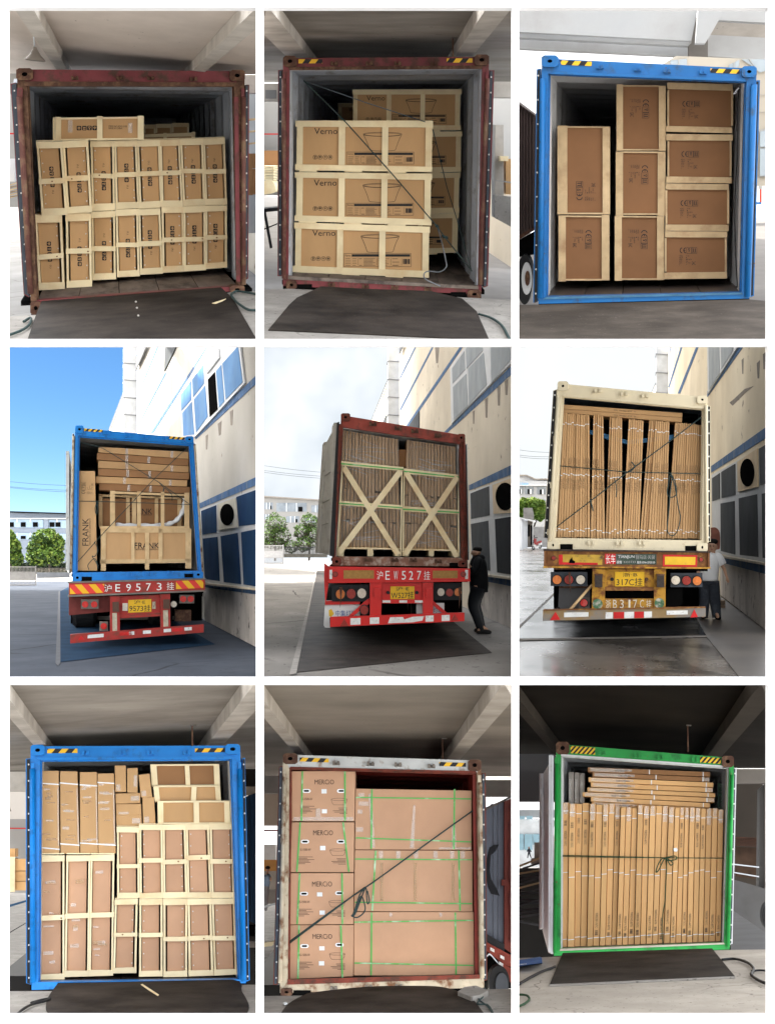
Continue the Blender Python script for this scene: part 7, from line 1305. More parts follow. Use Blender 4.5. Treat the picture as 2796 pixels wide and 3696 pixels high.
MK = [([(205, 575), (625, 572), (620, 905), (205, 905)], (357, 630, 485, 662), ((303, 705), (532, 705)), [(402, 693, 436, 722), (405, 826, 438, 853)], (273, 750, 343, 766), (466, 752, 572, 797), ((276, 270), (557, 557)), 'topmost lettered carton, white tape along its bottom edge'),
      ([(205, 912), (618, 912), (615, 1242), (195, 1242)], (348, 965, 478, 998), ((293, 1040), (530, 1040)), [(393, 1068, 428, 1097)], (262, 1085, 332, 1101), (458, 1086, 562, 1131), ((262, 240), (545, 583)), 'second lettered carton from the top, its right strap slanting'),
      ([(192, 1248), (615, 1248), (612, 1585), (190, 1588)], (341, 1303, 472, 1337), ((287, 1384), (520, 1380)), [(373, 1375, 408, 1402), (390, 1495, 424, 1523)], (255, 1430, 325, 1446), (451, 1427, 558, 1472), ((258, 242), (538, 540)), 'third lettered carton from the top, crossed by the dark rope'),
      ([(190, 1592), (615, 1590), (610, 1930), (187, 1948)], (343, 1650, 473, 1683), ((290, 1730), (521, 1722)), [(388, 1732, 422, 1758), (385, 1830, 420, 1858)], (257, 1780, 327, 1796), (454, 1773, 558, 1818), ((254, 247), (530, 540)), 'lowest lettered carton with a dented right corner')]
for (q_, tx, hn, st, it, tb, sp_, l_) in MK:
    d = .22; r = carton(c, q_, d, l_, None, card_pink, .8, 'lettered_carton'); dd = d - .004
    text(r, 'MERCiO', rc(*tx), dd, ink_brown)
    for (x, y) in hn:
        o = Q(r, 'hand_hole', [(x + dx, y + dy) for dx, dy in ((-16, -13), (16, -13), (25, -9), (28, 0), (25, 9), (16, 13), (-16, 13), (-25, 9), (-28, 0), (-25, -9))], d - .008, .006, white_strap); Q(o, 'opening', [(x + dx, y + dy) for dx, dy in ((-13, -6), (13, -6), (19, 0), (13, 6), (-13, 6), (-19, 0))], d - .012, .004, hole)
    for s in st: R(r, 'sticker', *s, d - .006, .004, paper)
    text(r, 'IS-1500-W', rc(*it), dd, ink_brown)
    b = B(); x0, y0, x1, y1 = tb; e = ell((x0 + x1) / 2, y0 + 9, (x1 - x0) / 2, 8, 20); b.stroke(c, e + [e[0]], 2, dd); b.stroke(c, [(x0, y0 + 10), (x0 + 6, y0 + 30), (x0 + 16, y1), (x1 - 16, y1), (x1 - 6, y0 + 30), (x1, y0 + 10)], 2, dd); part(r, 'bathtub_drawing', b, ink_brown)
    b = B(); bx = it[0] - 12; by = it[1] + 56
    for k in range(6): b.stroke(c, [(bx, by + k * 9), (bx + (95, 60, 105, 70, 80, 45)[k], by + k * 9)], 3, dd)
    for k in range(5): b.stroke(c, [(x1 - (60, 55, 95, 85, 50)[k], by + 12 + k * 9), (x1, by + 12 + k * 9)], 3, dd)
    part(r, 'small_print', b, ink_brown, kind='stuff')
    for (xa, xb) in sp_: Q(r, 'green_strap', [(xa - 5, q_[0][1]), (xa + 5, q_[0][1]), (xb + 5, q_[3][1] - 2), (xb - 5, q_[3][1] - 2)], d - .01, .006, green_strap)
    if q_[0][1] < 600: Q(r, 'tape', rc(215, 878, 612, 902), d - .005, .003, tape_shine); Q(r, 'tape', rc(365, 822, 398, 878), d - .005, .003, tape_shine)
GQ = [([(628, 690), (1393, 703), (1392, 1095), (622, 1092)], ((735, 730), (1280, 1275)), ((748, 758), (1015, 1042)), 'large strapped carton on top, streaked with shiny tape'), ([(622, 1096), (1398, 1100), (1400, 1502), (617, 1500)], ((760, 737), (1308, 1316)), ((1155, 1160), (1440, 1450)), 'large strapped carton in the middle, crossed by the dark rope'), ([(617, 1505), (1405, 1505), (1410, 1925), (615, 1925)], ((733, 730), (1285, 1290)), ((1572, 1560), (1842, 1858)), 'large strapped carton on the floor of the red lined container')]
for k, (q_, vs_, hs_, l_) in enumerate(GQ):
    d = .24; r = carton(c, q_, d, l_, None, card_pink, .9, 'large_carton')
    for (xa, xb) in vs_: Q(r, 'green_strap', [(xa - 5, q_[0][1] + 3), (xa + 5, q_[0][1] + 3), (xb + 5, q_[3][1] - 3), (xb - 5, q_[3][1] - 3)], d - .009, .006, green_strap)
    for (ya, yb) in hs_: Q(r, 'green_strap', [(q_[0][0] + 3, ya - 4), (q_[1][0] - 3, yb - 4), (q_[2][0] - 3, yb + 4), (q_[3][0] + 3, ya + 4)], d - .016, .006, green_strap)
    if k == 0:
        for q2 in ([(712, 725), (735, 725), (755, 1080), (735, 1080)], [(1008, 800), (1022, 800), (1012, 1085), (985, 1085)], [(1262, 930), (1285, 930), (1290, 1080), (1265, 1085)], rc(648, 775, 712, 803), rc(640, 828, 672, 856), rc(630, 945, 676, 975), rc(648, 720, 684, 748), rc(1175, 1078, 1390, 1090)): Q(r, 'tape', q2, d - .005, .003, tape_shine)
    if k == 1:
        for x in (780, 895, 1012, 1140, 1250, 1320): R(r, 'tape', x, 1102, x + 28, 1150, d - .005, .003, tape_shine)
        for x in (790, 1010, 1260): R(r, 'tape', x, 1180, x + 20, 1430, d - .004, .002, tape)
    if k == 2:
        for x in (850, 1180): R(r, 'tape', x, 1510, x + 18, 1535, d - .005, .003, tape_shine)
rope(c, 'lashing_rope', 'dark rope stretched from low left to high right across the strapped cartons', [(185, 1715, .1), (600, 1405, .16), (755, 1300, .16), (1100, 1050, .16), (1400, 835, .12)], .011, sm=False)
rope(c, 'lashing_rope', 'second dark strand beside the stretched rope, low left', [(190, 1700, .1), (450, 1510, .14), (690, 1340, .16)], .009, sm=False)
rope(c, 'loose_rope', 'loops of loose dark rope hanging from the knot on the strapped cartons', [(690, 1345, .14), (655, 1390, .1), (625, 1480, .1), (610, 1530, .1), (640, 1540, .1), (680, 1510, .1), (690, 1470, .1), (665, 1400, .1), (640, 1460, .1), (620, 1510, .1), (600, 1530, .1), (625, 1515, .1), (690, 1350, .14), (700, 1400, .1), (705, 1450, .1), (718, 1430, .1), (705, 1365, .12)], .010)
cl, zc = canopy(c, 330, 610, M('brown_board_marked_concrete', (.27, .235, .195), .85, .16, 1.2, .2, 20, col2=(.17, .15, .125), amt=.42, s2=1.0, sharp=.2, stretch=(.5, .9, 1)), M('dim_beam_concrete', (.42, .38, .33), .85, .14, 1.6, .15, 20, col2=(.28, .25, .21), amt=.34, s2=2, sharp=.15), [(-60, 20, 35, 20, .13), (1500, 10, 1640, 10, .15)])
lampfix(c, zc, 1200, 355, 1202, 500, 'thin ceiling pipe above the green-strapped cartons')
wallq(c, 'lintel_wall', 'concrete lintel left of the green-strapped cartons', 'wall', rc(4, 605, 170, 722), 4.0, .2, beam_m); wallq(c, 'far_soffit', 'pale soffit beyond the left lintel', 'soffit', rc(4, 718, 170, 935), 7.0, .1, M('warm_soffit', (.58, .50, .40), .9, .1, 1)); wallq(c, 'crane_rail', 'dark red rail across the pale soffit', 'rail', rc(4, 962, 110, 972), 6.6, .06, M('dark_red_rail', (.3, .05, .05), .6))
struct(c, 'sky', B().face(c.q(rc(4, 930, 170, 1260), 14)), skymat('glare_white_sky', (1, 1, 1), k=.25))
wallq(c, 'far_house', 'pale house glimpsed in the glare beyond the yard', 'building', rc(18, 1060, 100, 1240), 12.5, .5, M('glare_house', (.6, .6, .58), .9)); wallq(c, 'orange_fence', 'orange fence boards in the glare', 'fence', rc(4, 1160, 110, 1240), 11.5, .1, M('orange_boards', (.5, .25, .08), .8)); wallq(c, 'yard_wall', 'grey-brown low yard wall behind the standing figure', 'wall', rc(4, 1235, 110, 1420), 10.5, .2, M('grey_brown_wall', (.30, .27, .23), .9)); wallq(c, 'parts_box', 'dark box on the ground beside the standing figure', 'box', rc(42, 1360, 102, 1450), 8.0, .4, grime)
yard(c, .9, [(4, 1420), (170, 1410), (150, 2020), (4, 2070)], conc); yard(c, .85, [(4, 1860), (130, 1700), (130, 2030), (4, 2070)], rubber, 'pit')
wallq(c, 'barrier_bar', 'grey barrier bar across the yard floor', 'barrier', [(4, 1472), (112, 1440), (112, 1452), (4, 1485)], 4.0, .1, steel); wallq(c, 'flat_board', 'flat pale board lying at the pit edge', 'board', [(4, 1712), (85, 1700), (75, 1730), (4, 1738)], 1.6, .2, pine)
# figure at the far left
pd = 7.0; nd = {'hip': (36, 1370, pd, 17), 'chest': (40, 1280, pd, 22), 'neck': (46, 1245, pd, 9), 'head': (47, 1222, pd, 15), 'crown': (47, 1212, pd, 12), 'sh': (56, 1265, pd - .2, 10), 'el': (66, 1300, pd - .25, 8), 'ha': (68, 1272, pd - .25, 5), 'sh2': (30, 1265, pd + .2, 10), 'el2': (22, 1310, pd + .2, 8), 'ha2': (40, 1330, pd + .1, 5), 'kl': (40, 1440, pd - .1, 11), 'al': (36, 1500, pd - .1, 7), 'kr': (28, 1440, pd + .1, 11), 'ar': (24, 1495, pd + .1, 7)}
ed = [('hip', 'chest'), ('chest', 'neck'), ('neck', 'head'), ('head', 'crown'), ('chest', 'sh'), ('sh', 'el'), ('el', 'ha'), ('chest', 'sh2'), ('sh2', 'el2'), ('el2', 'ha2'), ('hip', 'kl'), ('kl', 'al'), ('hip', 'kr'), ('kr', 'ar')]
r = thing(c, 'person', 'person in blue-grey jacket standing beyond the left container door', 'person', c.P(32, 1500, pd)); part(r, 'body', skinned(c, nd, ed, .8, 'hip'), skin_m, sm=True)
part(r, 'jacket', skinned(c, nd, [('hip', 'chest'), ('chest', 'sh'), ('sh', 'el'), ('chest', 'sh2'), ('sh2', 'el2')], 1.15, 'chest'), M('blue_grey_jacket', (.16, .21, .28), .8), sm=True); part(r, 'trousers', skinned(c, nd, [('chest', 'hip'), ('hip', 'kl'), ('kl', 'al'), ('hip', 'kr'), ('kr', 'ar')], 1.1, 'hip'), M('grey_trousers', (.22, .21, .21), .8), sm=True); part(r, 'hair', blob(c, 48, 1212, pd, 16, 11, 16), hair_m, sm=True)
# red truck at the right
wallq(c, 'lintel_beam', 'concrete lintel right of the green-strapped cartons', 'wall', rc(1440, 632, 1670, 742), 4.2, .2, M('dim_beam', (.36, .33, .29), .9)); struct(c, 'sky', B().face(c.q(rc(1480, 738, 1670, 830), 16)), MATS['glare_white_sky'])
r = thing(c, 'parked_container_truck', 'grey ribbed container with black emblem on a red chassis, parked at the right', 'truck', c.P(1580, 1990, 2.6)); gb = M('grey_blue_container', (.13, .15, .19), .45, .1, 3)
for k, (x0, x1) in enumerate(((1488, 1528), (1534, 1560), (1566, 1608))): Q(r, 'side_sheet', [(x0, 812 - (x0 - 1488) * .42), (x1, 812 - (x1 - 1488) * .42), (x1, 1655 + (x1 - 1488) * .55), (x0, 1655 + (x0 - 1488) * .55)], 2.6, .3, gb)
for x in (1528, 1560): R(r, 'side_rib', x, 790, x + 6, 1690, 2.64, .3, M('pale_rib', (.30, .32, .36), .5))
Q(r, 'top_rail', [(1485, 822), (1670, 728), (1670, 742), (1485, 836)], 2.55, .2, grime); Q(r, 'emblem', [(1492, 1150), (1510, 1080), (1536, 1062), (1574, 1058), (1548, 1105), (1520, 1130), (1512, 1230), (1522, 1290), (1555, 1345), (1578, 1398), (1520, 1385), (1500, 1340), (1492, 1300)], 2.59, .005, ink)
rd = M('dark_red_door', (.15, .028, .018), .55, .2, 4)
Q(r, 'door_frame', [(1608, 775), (1670, 745), (1670, 1790), (1608, 1745)], 2.5, .3, rd); Q(r, 'door_panel', [tuple(v) for v in smooth([(1640, 800), (1650, 880), (1636, 930), (1648, 1000), (1634, 1060), (1646, 1180), (1634, 1260), (1650, 1340), (1636, 1420), (1646, 1560), (1640, 1700)], 3)] + [(1670, 1720), (1670, 790)], 2.46, .03, M('deep_red_panel', (.09, .012, .008), .5)); R(r, 'hinge', 1590, 1290, 1625, 1330, 2.44, .05, rd)
Q(r, 'bottom_rail', [(1492, 1650), (1610, 1720), (1610, 1790), (1492, 1700)], 2.5, .3, rubber); Q(r, 'chassis_rail', [(1492, 1705), (1670, 1800), (1670, 1870), (1620, 1862), (1492, 1762)], 2.45, .3, M('red_chassis', (.22, .04, .025), .6, .25, 5)); Q(r, 'chassis_rail', [(1570, 1830), (1670, 1890), (1670, 1990), (1640, 1960)], 2.4, .2, MATS['red_chassis'])
for (x, y) in ((1516, 1738), (1582, 1788), (1574, 1832)): Q(r, 'reflector', [(x, y), (x + 26, y + 14), (x + 26, y + 34), (x, y + 20)], 2.38, .02, tape_w)
Q(r, 'air_hose', [tuple(v) for v in smooth([(1492, 1795), (1515, 1780), (1560, 1830), (1600, 1870)], 4)] + [tuple(v) for v in smooth([(1600, 1878), (1560, 1840), (1515, 1790), (1492, 1805)], 4)], 2.42, .02, steel)
w_ = part(r, 'wheel', B().slab(c.q([(min(x, 1666), y) for x, y in ell(1575, 1970, 68, 110, 30)], 2.3), (0, .3, 0)), tyre); part(w_, 'rim', B().slab(c.q(ell(1592, 1985, 42, 78, 24), 2.26), (0, .05, 0)), M('dark_rim', (.05, .055, .065), .5))
R(r, 'underbody', 1488, 1700, 1666, 2010, 3.0, .3, hole)
dock_floor(c, [(4, 2060), (200, 2058), (1300, 2040), (1480, 2015), (1670, 2012)], conc)
bridge_plate(c, 'dark rounded bridge plate before the green-strapped cartons', [tuple(v) for v in smooth([(125, 2210), (140, 2165), (185, 2110), (270, 2060), (370, 2032), (700, 1998), (1000, 1992), (1200, 2000), (1345, 2045), (1405, 2085), (1500, 2210)], 4)])
solo(c, 'concrete_lump', 'jagged pale lump of concrete at the right corner of the rounded plate', 'concrete', B().slab(flo(c, [(1300, 2030), (1345, 2000), (1420, 1990), (1500, 2022), (1455, 2050), (1390, 2065)], .05), c.floor[1] * -.05), conc)
cable(c, 'thin looping wire on the concrete right of the rounded plate', [(1440, 2020), (1480, 2010), (1470, 2060), (1430, 2110), (1500, 2120), (1540, 2190), (1500, 2130), (1440, 2080), (1445, 2030)], .008)
solo(c, 'paper_scrap', 'small white paper scrap left of the rounded plate', 'paper', B().slab(flo(c, [(148, 2105), (165, 2098), (178, 2106), (160, 2112)], .02), c.floor[1] * -.01), paper)

# ================================================================== stage 9: green container filled with long upright cartons
c = C9
c.setfloor((262, 1778), (1385, 1735))
cont = container(c, 'green container filled with long golden upright cartons tied by one rope',
    [(256, 395), (1430, 488), (1402, 1752), (242, 1795)], [(288, 470), (1398, 548), (1364, 1708), (284, 1748)], green_paint, rust, inside_white, wood_floor,
    [(256, 380, 342, 462), (1350, 473, 1430, 547)], rim=inside_white, sill=green_paint,
    keep=[(560, 457), (795, 475), (948, 485), (1175, 503)], hazs=[[(352, 407), (513, 420), (513, 466), (352, 455)], [(1207, 479), (1344, 488), (1342, 526), (1207, 517)]], hazm=haz_fine)
Q(cont, 'header_lip', [(290, 462), (1395, 540), (1398, 550), (288, 474)], -.02, .02, inside_white); Q(cont, 'sill_plank', [(284, 1748), (1364, 1708), (1370, 1718), (280, 1762)], -.02, .05, M('pale_worn_sill', (.45, .42, .36), .7, .2, 5))
dr = thing(c, 'container_door', 'white corrugated left door of the green container swung wide open', 'door', c.P(200, 1770, -.2)); dw = M('white_door_paint', (.62, .63, .65), .45, .08, 3, col2=(.4, .38, .36), amt=.16, s2=6)
for k in range(9):
    y0, y1 = 600 + k * 128, 600 + (k + 1) * 128
    def pk(x, y): return c.P(x, y, .1 + (240 - x) / 80 * 1.0)
    wv = 12 if k % 2 else 0; part(dr, 'door_sheet', B().slab([pk(165 + wv, y0), pk(225, y0 + (k == 0) * -100), pk(225, y1), pk(165 + (0 if k % 2 else 12), y1)] if k < 8 else [pk(165, y0), pk(225, y0), pk(222, y1 + 30), pk(205, y1 + 20)], (.03, 0, 0)), dw)
part(dr, 'door_edge', B().slab([pk(160, 590), pk(172, 590), pk(176, 1610), pk(160, 1620)], (-.03, 0, 0)), dw)
Q(dr, 'door_edge', [(208, 470), (226, 466), (222, 1775), (205, 1765)], -.01, .06, dw); Q(dr, 'door_seal', [(226, 470), (240, 470), (234, 1780), (222, 1778)], -.02, .06, steel)
Q(dr, 'hinge_lug', rc(152, 685, 166, 725), .9, .1, dw)
for h in ((246, 485, 272, 525), (242, 900, 268, 940), (238, 1310, 262, 1352), (236, 1715, 258, 1755)): R(cont, 'hinge', *h, -.03, .05, green_paint)
rod(cont, (262, 525), (250, 1770), .028, green_paint)
door(cont, [(1432, 555), (1448, 552), (1420, 1715), (1402, 1720)], .02, 1.15, dw, seal, [[(1430, 560), (1440, 560), (1413, 1712), (1403, 1715)]], ((1436, 590), (1410, 1690), 12), [(1408, 570, 1428, 605), (1398, 945, 1418, 985), (1390, 1310, 1410, 1350), (1380, 1670, 1400, 1705)], green_paint); rod(cont, (1418, 600), (1390, 1735), .024, green_paint)
tx = [300, 343, 387, 430, 478, 520, 565, 605, 645, 683, 718, 757, 795, 833, 875, 916, 958, 1000, 1040, 1074, 1106, 1138, 1175, 1212, 1247, 1287, 1325, 1364]; bx_ = [290, 333, 378, 417, 460, 500, 543, 582, 622, 655, 692, 730, 772, 812, 850, 892, 928, 967, 1008, 1045, 1083, 1118, 1157, 1193, 1228, 1265, 1308, 1344]
codes = ['908SDBF-76TC', '908SDHG-80TB', '908SDPV-70TB', '908SDHG-80TC']; rnd = random.Random(9)
for k in range(27):
    yt = 783 + k * 1.7 + rnd.uniform(-6, 6) + (10 if 7 < k < 12 else 0); yb = 1742 - k * 1.35 + rnd.uniform(-7, 7)
    q_ = [(tx[k] + 1, yt), (tx[k + 1] - 3, yt + rnd.uniform(-2, 2)), (bx_[k + 1] - 3, yb - 4), (bx_[k] + 1, yb)]; d = .26 + rnd.uniform(0, .05)
    bands = [rnd.uniform(.055, .08), rnd.uniform(.44, .52), rnd.uniform(.92, .945)]
    r = carton(c, q_, d, 'long golden upright carton with white bands, held by the level rope', 'long upright cartons in the green container', card_gold, .5, 'long_carton', [sub(q_, .15, .0, .85, rnd.uniform(.03, .12))] if rnd.random() < .6 else (), [sub(q_, 0, v_, 1, v_ + .005) for v_ in bands])
    up_ = k in (0, 1, 2, 3, 4, 6, 8, 13, 19, 22, 23); v0 = .19 + rnd.uniform(-.02, .02) if up_ else .78 + rnd.uniform(-.03, .03); qq = sub(q_, .28, v0, .68, v0 + .105)
    text(r, codes[(k * 7) % 4 if k > 6 else 0], [qq[1], qq[2], qq[3], qq[0]], d - .004, ink_brown)
    qb = sub(q_, .25, v0 - .07 if up_ else v0 + .125, .7, v0 - .03 if up_ else v0 + .16); b = B()
    for j in range(6): b.stroke(c, [uvp(qb, 0, j / 6), uvp(qb, 1, j / 6)], rnd.choice((2, 3, 4)), d - .004)
    part(r, 'barcode', b, ink_brown, kind='stuff')
lx = [465, 495, 470, 485, 462, 430, 485, 492]; rx = [1272, 1268, 1294, 1290, 1306, 1300, 1272, 1316]; ly = [548, 582, 615, 648, 682, 712, 745, 778, 806]
for k in range(8):
    yl0, yl1 = ly[k], ly[k + 1] - 3; dy = 32 + k * 1.5; q_ = [(lx[k], yl0), (rx[k], yl0 + dy), (rx[k], yl1 + dy), (lx[k], yl1)]; d = .40 + .02 * (k % 2)
    r = carton(c, q_, d, 'long glossy wrapped carton lying flat on top of the upright ones', 'flat wrapped cartons under the green header', card_gold if k > 1 else card_dark, .5, 'flat_carton', [sub(q_, .02, .1, .3, .85), sub(q_, .22 + .03 * (k % 3), .15, .36, .6)] + ([sub(q_, .94, .1, 1, .9)] if k % 2 else []), [sub(q_, u, 0, u + .008, 1) for u in (.5 + .04 * (k % 2), .94)])
    text(r, '908SDHG-80TB', [sub(q_, .22, .3, .33, .7)[i] for i in (2, 3, 0, 1)], d - .004, ink_brown)
for k, (x0, x1) in enumerate(((338, 374), (378, 410), (413, 444))):
    q_ = rc(x0, 580 + 4 * k, x1, 790); r = carton(c, q_, .6, 'short shiny grey-wrapped carton standing left of the flat pile', 'grey wrapped cartons behind the green post', M('grey_film_carton', (.28, .25, .22), .3, .15, 6), .4, 'wrapped_carton', [sub(q_, .1, .2, .5, .95)])
emc = B(); xw9 = (c.P(1390, 700, .0)).x
for k, ch in enumerate('EMC'): text(cont, ch, [(1326, 655 + k * 56), (1348, 658 + k * 56), (1348, 706 + k * 56), (1326, 704 + k * 56)], .5, M('dark_green_lettering', (.015, .07, .03), .6))
grn = M('green_black_rope', (.025, .06, .03), .8)
rope(c, 'lashing_rope', 'thin green rope stretched level across the long upright cartons', [(286, 1130, .12), (600, 1138, .18), (985, 1147, .18), (1362, 1149, .12)], .008, grn, sm=False); rope(c, 'lashing_rope', 'second strand of the level green rope, left part', [(286, 1138, .12), (600, 1144, .18), (960, 1146, .18)], .007, grn, sm=False)
rope(c, 'rope_bow', 'bow of green rope tied in front of the long cartons', [(975, 1147, .16), (1040, 1135, .13), (1050, 1155, .12), (1000, 1165, .12), (960, 1150, .14), (930, 1190, .12), (915, 1240, .12), (935, 1225, .12), (975, 1150, .14), (1010, 1195, .12), (1025, 1180, .12), (985, 1148, .15)], .009, grn)
rope(c, 'rope_tail', 'long green rope tail hanging down to the sill of the green container', [(980, 1155, .16), (985, 1220, .14), (978, 1330, .14), (975, 1430, .14), (960, 1520, .14), (955, 1640, .12), (965, 1755, .02)], .008, grn)
solo(c, 'white_scrap', 'torn white patch on one of the long upright cartons', 'patch', B().slab(c.q([(1030, 1085), (1050, 1080), (1060, 1095), (1050, 1108), (1034, 1104)], .245), (0, .004, 0)), paper)
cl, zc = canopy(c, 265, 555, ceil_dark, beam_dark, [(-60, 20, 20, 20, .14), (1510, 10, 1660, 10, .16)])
lampfix(c, zc, 1124, 268, 1126, 445, 'dark ceiling pipe above the green container')
wallq(c, 'lintel_wall', 'dim grey lintel and wall left of the open white door', 'wall', rc(0, 460, 250, 775), 4.0, .2, M('dim_grey_wall', (.14, .14, .145), .9, .1, 1)); struct(c, 'sky', B().face(c.q(rc(0, 770, 250, 1000), 24)), MATS['glare_white_sky'])
r = thing(c, 'glass_office', 'pale blue glazed office front in the glare beyond the white door', 'building', c.P(80, 1180, 18)); R(r, 'wall', 0, 890, 200, 1210, 18, .3, M('glare_facade', (.75, .78, .8), .8)); R(r, 'roof', 0, 830, 250, 880, 18.5, .3, M('grey_roof', (.4, .42, .44), .8))
for (x0, x1, y0, y1) in ((2, 42, 990, 1095), (48, 100, 990, 1095), (104, 150, 990, 1060), (16, 50, 870, 892), (60, 100, 870, 892)): R(r, 'window', x0, y0, x1, y1, 17.9, .05, M('pale_blue_glass', (.35, .55, .65), .2))
r = thing(c, 'wood_storage', 'grey wooden boxes stacked at the warehouse opening', 'boxes', c.P(140, 1190, 8)); gw = M('grey_board_box', (.30, .27, .24), .8, .1, 3)
R(r, 'box', 112, 1045, 165, 1150, 8, .4, gw); R(r, 'box', 150, 965, 165, 1045, 8, .4, gw); R(r, 'ledge', 90, 1150, 165, 1190, 7.9, .5, gw)
rnd = random.Random(31)
for k in range(16):
    y = 1200 + k * 24; sl = rnd.uniform(-60, 30); wallq(c, 'scrap_timber', 'dark length of scrap timber in the heap beside the dock', 'timber', [(0, y), (150, y + sl), (150, y + sl + 12), (0, y + 13)], 5.2 - k * .12, .15, pine_dull if k in (0, 2, 6) else M('dark_timber', (.05, .05, .055), .8, .3, 4), 'scrap timber heap')  # most lengths take a near-black colour
yard(c, 1.0, [(0, 1195), (250, 1195), (245, 1800), (0, 1815)], M('dark_pit_floor', (.045, .045, .048), .8, .2, 1), 'pit')
pd = 13.0; k_ = 1.0
nd = {'hip': (78, 1110, pd, 7), 'chest': (78, 1095, pd, 8), 'neck': (78, 1085, pd, 4), 'head': (78, 1080, pd, 5), 'ha': (62, 1105, pd, 3), 'ha2': (94, 1108, pd, 3), 'kl': (72, 1128, pd, 4), 'al': (68, 1150, pd, 3), 'kr': (84, 1128, pd, 4), 'ar': (92, 1148, pd, 3)}
r = thing(c, 'person', 'tiny dark-clothed person striding past the glazed office front', 'person', c.P(80, 1152, pd)); part(r, 'body', skinned(c, nd, [('hip', 'chest'), ('chest', 'neck'), ('neck', 'head'), ('chest', 'ha'), ('chest', 'ha2'), ('hip', 'kl'), ('kl', 'al'), ('hip', 'kr'), ('kr', 'ar')], 1.0, 'hip'), M('dark_clothes', (.04, .045, .06), .8), sm=True); part(r, 'head_skin', blob(c, 77, 1079, pd - .1, 5, 6, 4), skin_m, sm=True)
# right side: dim bay with railing
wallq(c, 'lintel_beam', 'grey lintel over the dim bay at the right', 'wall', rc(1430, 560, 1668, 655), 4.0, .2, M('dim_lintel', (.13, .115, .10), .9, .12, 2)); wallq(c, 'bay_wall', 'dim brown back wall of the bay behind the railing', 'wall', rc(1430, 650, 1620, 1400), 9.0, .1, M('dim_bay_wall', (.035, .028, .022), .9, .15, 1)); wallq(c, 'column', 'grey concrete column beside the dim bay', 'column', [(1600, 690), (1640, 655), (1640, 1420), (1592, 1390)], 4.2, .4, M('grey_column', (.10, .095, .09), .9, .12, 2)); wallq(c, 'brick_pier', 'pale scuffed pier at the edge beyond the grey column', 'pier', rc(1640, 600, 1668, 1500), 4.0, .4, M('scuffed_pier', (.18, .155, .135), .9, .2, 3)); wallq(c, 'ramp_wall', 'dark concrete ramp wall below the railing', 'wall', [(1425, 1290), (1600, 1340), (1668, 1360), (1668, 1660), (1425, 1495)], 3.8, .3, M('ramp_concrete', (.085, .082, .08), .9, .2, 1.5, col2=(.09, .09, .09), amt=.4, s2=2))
for k in range(7): wallq(c, 'plank_stack', 'dark brown plank in the stack behind the railing', 'planks', [(1440, 1008 + k * 9), (1598, 1014 + k * 9), (1598, 1020 + k * 9), (1440, 1014 + k * 9)], 7.0, .5, M('dark_brown_plank', (.045, .02, .012), .8, .3, 4), 'planks behind the railing')
wallq(c, 'brown_cartons', 'dark brown carton row under the plank stack', 'cartons', [(1440, 1075), (1590, 1082), (1590, 1290), (1440, 1270)], 7.2, .5, M('dark_brown_carton', (.04, .022, .013), .8, .3, 6))
r = thing(c, 'railing', 'pale two-bar railing along the ramp', 'railing', c.P(1515, 1300, 3.6)); 
for q_ in ([(1432, 1186), (1596, 1205), (1596, 1213), (1432, 1194)], [(1432, 1240), (1596, 1268), (1596, 1276), (1432, 1248)]): Q(r, 'rail_bar', q_, 3.6, .04, M('pale_rail', (.45, .47, .5), .4))
w_ = solo(c, 'spare_wheel', 'dark spare wheel leaning at the edge by the ramp wall', 'wheel', B().slab(c.q([(min(x, 1666), y) for x, y in ell(1660, 1530, 45, 90, 26)], 3.0), (0, .3, 0)), tyre); part(w_, 'tyre_bore', B().slab(c.q([(min(x, 1665), y) for x, y in ell(1664, 1530, 24, 52, 20)], 2.96), (0, .04, 0)), hole)
yard(c, 1.0, [(1400, 1480), (1668, 1640), (1668, 1790), (1395, 1780)], M('shaded_yard_floor', (.05, .05, .055), .7, .2, 1))
dock_floor(c, [(0, 1812), (242, 1800), (1395, 1755), (1668, 1752)], M('sandy_dock_concrete', (.46, .415, .355), .85, .14, 1.4, .35, 22, col2=(.33, .295, .25), amt=.4, s2=1.6, sharp=.2, spec=.05, speck=((.17, .15, .13), 18, .63), crack=(.7, .008, (.24, .215, .185))))
bridge_plate(c, 'worn dark bridge plate with a pale front edge before the green container', [(300, 1775), (1285, 1745), (1437, 1930), (213, 1985)])
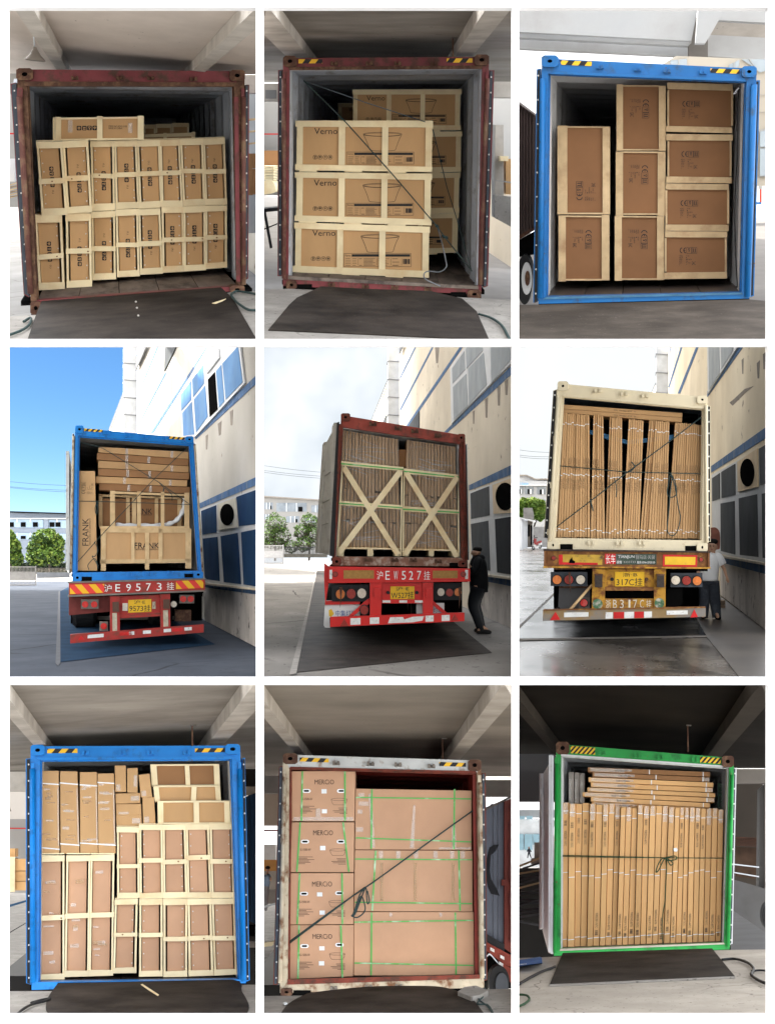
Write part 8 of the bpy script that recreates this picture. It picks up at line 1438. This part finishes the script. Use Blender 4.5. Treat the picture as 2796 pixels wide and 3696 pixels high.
solo(c, 'plate_edge', 'pale worn front edge of the dark bridge plate', 'plate edge', B().slab(flo(c, [(213, 1982), (1437, 1928), (1438, 1934), (212, 1989)], .014), c.floor[1] * -.012), conc)
b = solo(c, 'blue_bag', 'crumpled blue plastic sack with white lettering on the dock', 'sack', B().loft([[c.onfloor(x, y, h) for x, y in ((2, 1868 - h * 60), (165, 1845 - h * 70), (162, 1808 + h * 60), (150, 1800 + h * 50), (60, 1815 + h * 40), (2, 1822 + h * 30))] for h in (.0, .05, .08)]), M('blue_sack', (.012, .08, .26), .6, .25, 8)); b2 = B(); addtext(b2, c, 'containe', [(8, 1848), (62, 1840), (62, 1850), (8, 1858)], .0); vv = [c.onfloor(*c.proj(v), .09) for v in b2.v]; b2.v = vv; part(b, 'lettering', b2, white_ink)
cable(c, 'dark cord running from the blue sack side to the plate', [(5, 1985), (90, 1935), (170, 1895), (235, 1872), (250, 1865)], .014, mat=rubber); cable(c, 'long dark cable snaking over the concrete at the right', [(1350, 1820), (1440, 1815), (1520, 1840), (1560, 1880), (1545, 1920), (1600, 1960), (1668, 1985)], .014, mat=rubber); cable(c, 'thin cable branch joining the snaking cable', [(1545, 1895), (1600, 1890), (1668, 1895)], .010, mat=rubber); cable(c, 'loop of green cord on the concrete by the edge', [(5, 2130), (50, 2110), (80, 2080), (60, 2055), (5, 2050)], .010, mat=grn)

# dark sheets added behind the bottom row's gaps, standing for the shade there
dk = M('dark_backing_sheet', (.02, .019, .018), .95, .2, 2, spec=0.0)
for cc, q_, d_, l_ in ((C7, rc(-3, 1930, 205, 2036), 1.2, 'dark sheet added in the shaded gap left below the crammed blue container'), (C7, rc(1570, 1560, 1663, 1992), 4.5, 'dark sheet added in the shade below the navy container truck'), (C8, rc(4, 1990, 185, 2066), 1.2, 'dark sheet added in the shaded gap left below the green-strapped cartons'),
                       (C9, rc(0, 1215, 250, 1806), 7.5, 'dark sheet added in the shade behind the scrap timber heap'), (C8, rc(1440, 1960, 1500, 2022), 1.4, 'dark sheet added in the shaded gap by the red chassis')):
    wallq(cc, 'dark_backing', l_, 'wall', q_, d_, .05, dk)
